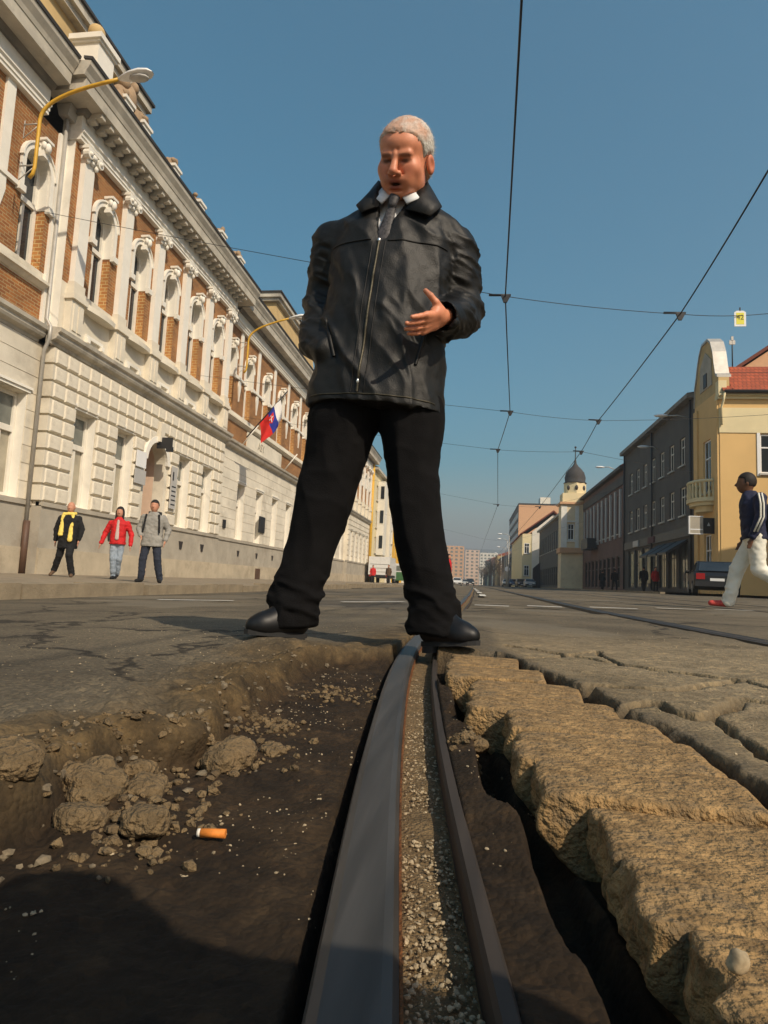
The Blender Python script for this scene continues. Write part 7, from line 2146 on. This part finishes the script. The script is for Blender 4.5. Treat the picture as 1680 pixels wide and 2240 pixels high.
M['hair_dark'] = mat_plain('hair_dark', (0.014, 0.010, 0.008), 0.7, var=0.4, scale=40)
M['skin_ped'] = mat_plain('skin_ped', (0.50, 0.24, 0.15), 0.55, var=0.12, scale=20)
M['skin_brown'] = mat_plain('skin_brown', (0.14, 0.065, 0.035), 0.5, var=0.12, scale=20)
M['shoe_red'] = mat_plain('shoe_red', (0.50, 0.06, 0.05), 0.6, var=0.5, scale=30)
M['pack_pink'] = mat_plain('pack_pink', (0.50, 0.40, 0.36), 0.85, var=0.12, scale=6)

def ped(loc, rz, height, label, col, legs, arms, lean=(0, 0), head=(0, 0, 0), hair='short', torso_w=0.20, coat_len=0.72, loose=1.0, extras=None, group=None, vox=0.013):
    """legs: two lists hip, knee, ankle, toe; arms: shoulder, elbow, hand; person faces -y, metres for a 1.75 m figure"""
    s = height / 1.75
    R_ = empty('person', loc, rz, label, 'person', group)
    R_.scale = (s, s, s)
    lx, ly = lean
    def mk(name, fn, mt, lo, hi, it=1, par=R_, v=vox):
        g = SDF(lo, hi, v); fn(g); V, Q = g.surf(); V = smooth_mesh(V, Q, it)
        if name in ('jacket', 'trousers', 'scarf'):
            N_ = vnormals(V, Q); sd = int(abs(loc[0]) * 10)
            low_ = smooth01(0.45, 0.15, V[:, 2]) if name == 'trousers' else 0.5
            V = V + N_ * (0.014 * (0.55 - np.abs(fbm(V[:, 0] * 7 + sd, V[:, 1] * 7, V[:, 2] * 9, seed=sd, oct=3) * 1.6)) * (0.5 + low_) + 0.008 * fbm(V[:, 0] * 20, V[:, 1] * 20, V[:, 2] * 26, seed=sd + 3, oct=2))[:, None]
        return np_mesh(name, V, Q, M[mt], par)
    hc = np.array((lx * 1.1 + head[0], ly * 1.1 + head[1], 1.62 + head[2]))
    def f_body(g):
        g.ell(hc, (0.084, 0.102, 0.122), k=0); g.ell(hc + (0, -0.03, -0.05), (0.064, 0.068, 0.085), k=0.02)
        g.cone(hc + (0, -0.095, 0.0), hc + (0, -0.118, -0.03), 0.012, 0.016, k=0.01)
        for q in (-1, 1):
            g.ell(hc + (q * 0.086, 0.01, -0.01), (0.012, 0.02, 0.03), k=0.006)
            g.ell(hc + (q * 0.030, -0.105, 0.008), (0.019, 0.022, 0.012), k=0.008, op='s')
        g.cone(hc + (0, -0.09, -0.062), hc + (0, -0.088, -0.064), 0.016, 0.016, k=0.006)
        g.cone(hc + (0, 0.01, -0.08), (lx, ly + 0.02, 1.36), 0.052, 0.06, k=0.02)
        g.cone((lx, ly, 1.32), (0, 0, 0.95), 0.10, 0.11, k=0.03)
        for a in arms:
            g.cone(a[0], a[1], 0.035, 0.03, k=0.02); g.cone(a[1], a[2], 0.03, 0.022, k=0.02)
            d = norm(np.array(a[2]) - np.array(a[1])); p = np.array(a[2])
            g.cone(p, p + d * 0.08, 0.030, 0.024, k=0.012, flat=((1, 0, 0), 1.3))
            for t in (-0.02, -0.006, 0.008, 0.022): g.cone(p + d * 0.07 + np.array((0, t, 0)), p + d * 0.155 + np.array((0, t, -0.01)), 0.010, 0.008, k=0.006)
            g.cone(p + d * 0.03, p + d * 0.08 + np.array((0, -0.035, 0)), 0.012, 0.010, k=0.008)
        for l in legs:
            g.cone(l[0], l[1], 0.06, 0.04, k=0.02); g.cone(l[1], l[2], 0.04, 0.03, k=0.02)
    pts = np.array([p for a in arms for p in a] + [p for l in legs for p in l] + [hc])
    lo = pts.min(0) - 0.24; hi = pts.max(0) + 0.24; lo[2] = -0.03; hi[2] = hc[2] + 0.16
    mk('body', f_body, col['skin'], lo, hi)
    def f_hair(g):
        g.ell(hc + (0, 0.014, 0.022), (0.094, 0.112, 0.122), k=0)
        if hair == 'long':
            g.ell(hc + (0, 0.05, -0.06), (0.10, 0.07, 0.15), k=0.03)
            for q in (-1, 1): g.cone(hc + (q * 0.075, -0.01, 0.0), hc + (q * 0.085, -0.02, -0.20), 0.030, 0.022, k=0.02)
        X_, Y_, Z_ = g.X - hc[0], g.Y - hc[1], g.Z - hc[2]
        face = np.maximum(Z_ - 0.058, np.maximum(Y_ + 0.02 + 0.25 * np.maximum(-Z_, 0), np.abs(X_) - (0.062 if hair == 'long' else 0.12)))
        g.D = np.maximum(g.D, -face).astype(np.float32)
        if hair != 'long': g.D = np.maximum(g.D, -(Z_ + 0.05)).astype(np.float32)
    if hair != 'bald': mk('hair', f_hair, col['hair'], hc - 0.25, hc + 0.2)
    def f_top(g):
        w = torso_w
        g.loft([(coat_len, 0, 0, w * 1.0, 0.145), (0.95, lx * 0.2, ly * 0.2, w * 0.95, 0.14), (1.15, lx * 0.6, ly * 0.6, w * 0.95, 0.135), (1.32, lx * 0.9, ly * 0.9, w, 0.125), (1.40, lx, ly, w * 0.80, 0.10), (1.46, lx, ly, w * 0.42, 0.085), (1.49, lx, ly, w * 0.34, 0.07)], k=0)
        for a in arms:
            g.cone(a[0], a[1], 0.068, 0.058, k=0.03); g.cone(a[1], a[2], 0.058, 0.046, k=0.02)
    top = mk('jacket', f_top, col['top'], lo, hi)
    def f_bot(g):
        for l in legs:
            g.cone(l[0], l[1], 0.095 * loose, 0.075 * loose, k=0.04); g.cone(l[1], l[2], 0.075 * loose, 0.062 * loose, k=0.02)
        g.ell((0, 0, 0.90), (0.165, 0.12, 0.12), k=0.04)
    mk('trousers', f_bot, col['bottom'], lo, hi)
    for l in legs:
        a, t = np.array(l[2]), np.array(l[3])
        def f_sh(g): g.cone(a + (0, 0, -0.03), t, 0.045, 0.034, k=0); g.cone(a + norm(a - t) * 0.03 + (0, 0, -0.03), t, 0.036, 0.034, k=0.01)
        mk('shoe', f_sh, col['shoe'], np.minimum(a, t) - 0.13, np.maximum(a, t) + 0.13, v=0.01)
    if extras: extras(R_, mk, top)
    return R_

def x_scarf(R_, mk, top):
    def f(g):
        g.cone((-0.10, -0.10, 1.44), (-0.115, -0.16, 0.98), 0.042, 0.050, k=0, flat=((0, 1, 0), 1.8))
        g.cone((0.10, -0.10, 1.44), (0.10, -0.165, 0.86), 0.042, 0.050, k=0, flat=((0, 1, 0), 1.8))
        g.cone((-0.10, -0.08, 1.45), (0.10, -0.08, 1.45), 0.045, 0.045, k=0.01); g.cone((-0.09, 0.06, 1.47), (0.09, 0.06, 1.47), 0.04, 0.04, k=0.03)
    mk('scarf', f, 'cloth_yellow', (-0.25, -0.28, 0.75), (0.25, 0.2, 1.6), v=0.012)
st = [((-0.09, 0, 0.88), (-0.10, -0.03, 0.48), (-0.10, 0.02, 0.08), (-0.12, -0.16, 0.035)), ((0.09, 0, 0.88), (0.10, -0.05, 0.48), (0.11, 0.0, 0.08), (0.13, -0.18, 0.035))]
ar = [((-0.20, 0.02, 1.36), (-0.255, 0.05, 1.10), (-0.26, -0.02, 0.86)), ((0.20, 0.02, 1.36), (0.255, 0.05, 1.10), (0.26, -0.02, 0.86))]
strideA = [((-0.09, 0, 0.88), (-0.16, 0.02, 0.50), (-0.30, 0.16, 0.16), (-0.32, 0.02, 0.05)), ((0.09, 0, 0.88), (0.11, -0.14, 0.50), (0.17, -0.05, 0.09), (0.22, -0.22, 0.035))]
ped((-9.37, 13.73, -0.045), math.radians(14), 1.76, 'bald person in black coat and yellow scarf striding past the corner rain pipe', dict(skin='skin_ped', hair='hair_grey', top='cloth_black', bottom='cloth_black', shoe='cloth_brown'), strideA, [((-0.20, 0.02, 1.36), (-0.29, 0.06, 1.10), (-0.30, 0.08, 0.86)), ((0.20, 0.02, 1.36), (0.28, 0.03, 1.12), (0.26, -0.03, 0.88))], lean=(0.02, -0.03), hair='bald', coat_len=0.66, extras=x_scarf, torso_w=0.21)
def x_top(R_, mk, top):
    def f(g): g.cone((0.0, -0.118, 1.40), (0.0, -0.150, 0.98), 0.030, 0.048, k=0, flat=((0, 1, 0), 2.0))
    mk('blouse', f, 'pack_pink', (-0.15, -0.25, 0.85), (0.15, 0.0, 1.5), v=0.012)
strideB = [((-0.085, 0, 0.88), (-0.07, -0.06, 0.48), (-0.03, 0.0, 0.08), (-0.04, -0.18, 0.035)), ((0.085, 0, 0.88), (0.07, -0.02, 0.48), (0.02, 0.14, 0.13), (0.02, -0.02, 0.05))]
ped((-8.2, 13.86, -0.045), math.radians(20), 1.69, 'dark haired person in red jacket and pale jeans walking on the left pavement', dict(skin='skin_ped', hair='hair_dark', top='cloth_red', bottom='jeans_pale', shoe='cloth_black'), strideB, [((-0.18, 0.02, 1.35), (-0.30, 0.04, 1.10), (-0.36, -0.04, 0.86)), ((0.18, 0.02, 1.35), (0.29, 0.05, 1.08), (0.30, -0.02, 0.84))], hair='long', torso_w=0.18, coat_len=0.84, loose=0.88, extras=x_top)
def x_pack(R_, mk, top):
    def f(g):
        for q in (-1, 1): g.cone((q * 0.13, -0.10, 1.42), (q * 0.17, -0.14, 1.05), 0.025, 0.022, k=0, flat=((0, 1, 0), 1.5))
        g.rbox((0, 0.20, 1.22), (0.15, 0.10, 0.22), r=0.05, k=0.0)
    mk('backpack', f, 'cloth_black', (-0.25, -0.25, 0.9), (0.25, 0.36, 1.55))
strideC = [((-0.09, 0, 0.88), (-0.14, -0.05, 0.48), (-0.155, -0.02, 0.08), (-0.20, -0.19, 0.035)), ((0.09, 0, 0.88), (0.15, -0.02, 0.48), (0.20, 0.05, 0.08), (0.26, -0.12, 0.035))]
ped((-6.55, 12.34, -0.05), math.radians(14), 1.70, 'bearded person in pale grey jacket and dark jeans with a backpack, before the doorway', dict(skin='skin_ped', hair='hair_dark', top='cloth_grey', bottom='jeans_dark', shoe='cloth_black'), strideC, [((-0.20, 0.02, 1.37), (-0.29, 0.02, 1.12), (-0.20, -0.15, 0.98)), ((0.20, 0.02, 1.37), (0.31, 0.06, 1.12), (0.28, -0.02, 0.90))], hair='short', torso_w=0.22, coat_len=0.76, extras=x_pack)
# walker on the right, seen from the side
def x_walker(R_, mk, top):
    def f(g):
        g.rbox((0.0, 0.24, 1.10), (0.15, 0.11, 0.26), r=0.07, k=0)
    bp_ = mk('backpack', f, 'pack_pink', (-0.25, 0.05, 0.75), (0.25, 0.45, 1.45))
    for q in (-1, 1):
        for off in (-0.014, 0.020):
            m = MB()
            P = [(q * 0.255, 0.03 + off, 1.435), (q * 0.300, 0.045 + off, 1.30), (q * 0.328, 0.04 + off, 1.13), (q * 0.316, -0.03 + off, 0.95)]
            m.tube(P, 0.011, 5).build('sleeve_stripe', M['cloth_white'], top)
strideD = [((-0.085, 0, 0.90), (-0.10, -0.20, 0.50), (-0.10, -0.30, 0.09), (-0.10, -0.50, 0.06)), ((0.085, 0, 0.90), (0.10, 0.02, 0.50), (0.10, 0.42, 0.24), (0.10, 0.33, 0.09))]
ped((3.60, 8.86, 0.045), math.radians(-106), 1.80, 'person in navy track jacket and white trousers walking left at the right edge', dict(skin='skin_brown', hair='hair_dark', top='cloth_navy', bottom='cloth_white', shoe='shoe_red'), strideD, [((-0.20, 0.04, 1.38), (-0.26, 0.05, 1.12), (-0.25, -0.10, 0.90)), ((0.20, 0.04, 1.38), (0.265, 0.03, 1.12), (0.255, -0.05, 0.90))], lean=(0.0, -0.05), head=(0, -0.04, -0.02), hair='short', torso_w=0.19, coat_len=0.88, loose=1.12, extras=x_walker)
far = dict(skin='skin_ped', hair='hair_dark', top='cloth_black', bottom='cloth_black', shoe='cloth_black')
ped((-9.4, 60, -0.05), 0.2, 1.68, 'small figure in a red top in front of the white lorry', dict(far, top='cloth_red'), st, ar, vox=0.02)
ped((-8.05, 61, -0.05), -0.3, 1.80, 'small dark figure beside the white lorry', dict(far, top='cloth_brown'), strideB, ar, vox=0.02)
ped((-1.27, 33.0, -0.03), 1.2, 1.74, 'figure in a red jacket half hidden behind the standing person\'s right hand leg', dict(far, top='cloth_red', bottom='jeans_dark'), strideB, ar, vox=0.02)
ped((11.9, 47.5, 0.28), 2.9, 1.75, 'dark figure on the shaded right pavement before the pale shop window', far, strideB, ar, vox=0.02)
ped((12.3, 46.0, 0.28), 0.4, 1.70, 'figure in dark red coat on the shaded right pavement', dict(far, top='cloth_red'), st, ar, vox=0.02)
ped((11.5, 55.0, 0.28), 3.0, 1.75, 'dark figure farther off on the shaded right pavement', far, strideC, ar, vox=0.02)
ped((11.3, 59.0, 0.28), 2.6, 1.72, 'farthest dark figure on the shaded right pavement', far, strideB, ar, vox=0.02)
# ------------------------------------------------------------------ photographer crouching behind the camera, whose shadow falls into the pit
PH = empty('person', (0.36, -0.475, -0.02), label='photographer in dark clothes crouching low behind the viewpoint, out of the picture', cat='person')
PO = np.array((0.42, -0.45, -0.02))
def ph(name, fn, lo, hi, mt, v=0.014, attrs=None):
    g = SDF(lo, hi, v); fn(g); V, Q = g.surf(); V = smooth_mesh(V, Q, 2)
    return np_mesh(name, V - PO, Q, M[mt], PH)
def f_b(g):
    hc = np.array((0.36, -0.12, 0.63))
    g.ell(hc, (0.075, 0.095, 0.115), k=0); g.ell(hc + (0, 0.03, -0.05), (0.055, 0.06, 0.075), k=0.02)
    g.cone(hc + (0, 0.085, 0.0), hc + (0, 0.105, -0.03), 0.011, 0.014, k=0.01)
    for q in (-1, 1): g.ell(hc + (q * 0.078, -0.01, -0.01), (0.012, 0.02, 0.03), k=0.006)
    g.cone(hc + (0.01, -0.03, -0.08), (0.42, -0.22, 0.56), 0.055, 0.07, k=0.02)
    g.cone((0.44, -0.24, 0.54), (0.52, -0.46, 0.20), 0.12, 0.12, k=0.03)
    for a, b_, c in (((0.27, -0.32, 0.55), (0.10, -0.36, 0.32), (-0.06, -0.16, 0.17)), ((0.58, -0.13, 0.55), (0.52, -0.06, 0.28), (0.16, -0.12, 0.16))):
        g.cone(a, b_, 0.045, 0.036, k=0.02); g.cone(b_, c, 0.036, 0.028, k=0.02)
        d = norm(np.array((0.02, -0.13, 0.18)) - np.array(c)); p = np.array(c)
        g.cone(p, p + d * 0.05, 0.03, 0.026, k=0.01)
        for t in (-0.024, -0.008, 0.008, 0.024): g.cone(p + d * 0.04 + np.array((0, 0, t)), p + d * 0.10 + np.array((0, 0.01, t)), 0.0095, 0.008, k=0.005)
        g.cone(p + (0, 0, 0.02), p + d * 0.05 + np.array((0, 0, 0.05)), 0.011, 0.009, k=0.006)
    for l in (((0.40, -0.52, 0.20), (0.18, -0.55, 0.30), (0.20, -0.60, 0.06)), ((0.54, -0.50, 0.20), (0.62, -0.24, 0.12), (0.62, -0.62, 0.06))):
        g.cone(l[0], l[1], 0.075, 0.055, k=0.02); g.cone(l[1], l[2], 0.055, 0.04, k=0.02)
ph('body', f_b, (-0.2, -0.9, -0.1), (0.85, 0.12, 0.9), 'skin_ped', 0.012)
def f_h(g):
    g.ell((0.36, -0.132, 0.655), (0.085, 0.105, 0.112), k=0)
    g.D = np.maximum(g.D, -np.maximum(g.Z - 0.69, -(g.Y + 0.105))).astype(np.float32); g.D = np.maximum(g.D, 0.59 - g.Z).astype(np.float32)
ph('hair', f_h, (0.2, -0.32, 0.5), (0.52, 0.08, 0.84), 'hair_dark', 0.011)
def f_j(g):
    g.cone((0.42, -0.20, 0.55), (0.52, -0.46, 0.18), 0.165, 0.165, k=0)
    g.cone((0.28, -0.28, 0.55), (0.57, -0.12, 0.55), 0.095, 0.095, k=0.06)
    for a, b_, c in (((0.27, -0.32, 0.55), (0.10, -0.36, 0.32), (-0.05, -0.18, 0.175)), ((0.58, -0.13, 0.55), (0.52, -0.06, 0.28), (0.19, -0.115, 0.165))):
        g.cone(a, b_, 0.075, 0.062, k=0.03); g.cone(b_, c, 0.062, 0.045, k=0.02)
ph('jacket', f_j, (-0.2, -0.95, -0.1), (0.85, 0.12, 0.9), 'cloth_black')
def f_t(g):
    for l in (((0.40, -0.52, 0.20), (0.18, -0.55, 0.30), (0.20, -0.60, 0.06)), ((0.54, -0.50, 0.20), (0.62, -0.24, 0.12), (0.62, -0.62, 0.06))):
        g.cone(l[0], l[1], 0.10, 0.075, k=0.03); g.cone(l[1], l[2], 0.075, 0.055, k=0.02)
ph('trousers', f_t, (0.0, -0.85, -0.1), (0.8, -0.1, 0.5), 'jeans_dark')
for a, t in (((0.20, -0.62, 0.05), (0.16, -0.42, 0.02)), ((0.62, -0.66, 0.04), (0.64, -0.84, 0.03))):
    def f_s(g, a=a, t=t): g.cone(a, t, 0.048, 0.036, k=0)
    ph('shoe', f_s, np.minimum(a, t) - 0.12, np.maximum(a, t) + 0.12, 'shoe_black', 0.01)

# ------------------------------------------------------------------ hazy air
hz = MB().box(-4200, 4200, -760, 4700, -12, 235).build('haze', None, None) if False else None
me = bpy.data.meshes.new('haze')
b_ = MB().box(-4200, 4200, -760, 4700, -12, 235)
me.from_pydata(b_.v, [], b_.f); me.update()
hz = bpy.data.objects.new('haze', me); link(hz)
mz = bpy.data.materials.new('haze_air'); mz.use_nodes = True
nt = mz.node_tree; nt.nodes.clear()
o_ = nt.nodes.new('ShaderNodeOutputMaterial'); v_ = nt.nodes.new('ShaderNodeVolumePrincipled')
v_.inputs['Color'].default_value = (0.88, 0.90, 0.92, 1); v_.inputs['Density'].default_value = 0.0009; v_.inputs['Anisotropy'].default_value = 0.2
nt.links.new(v_.outputs[0], o_.inputs['Volume'])
me.materials.append(mz)
tag(hz, 'pale haze in the air', kind='stuff')
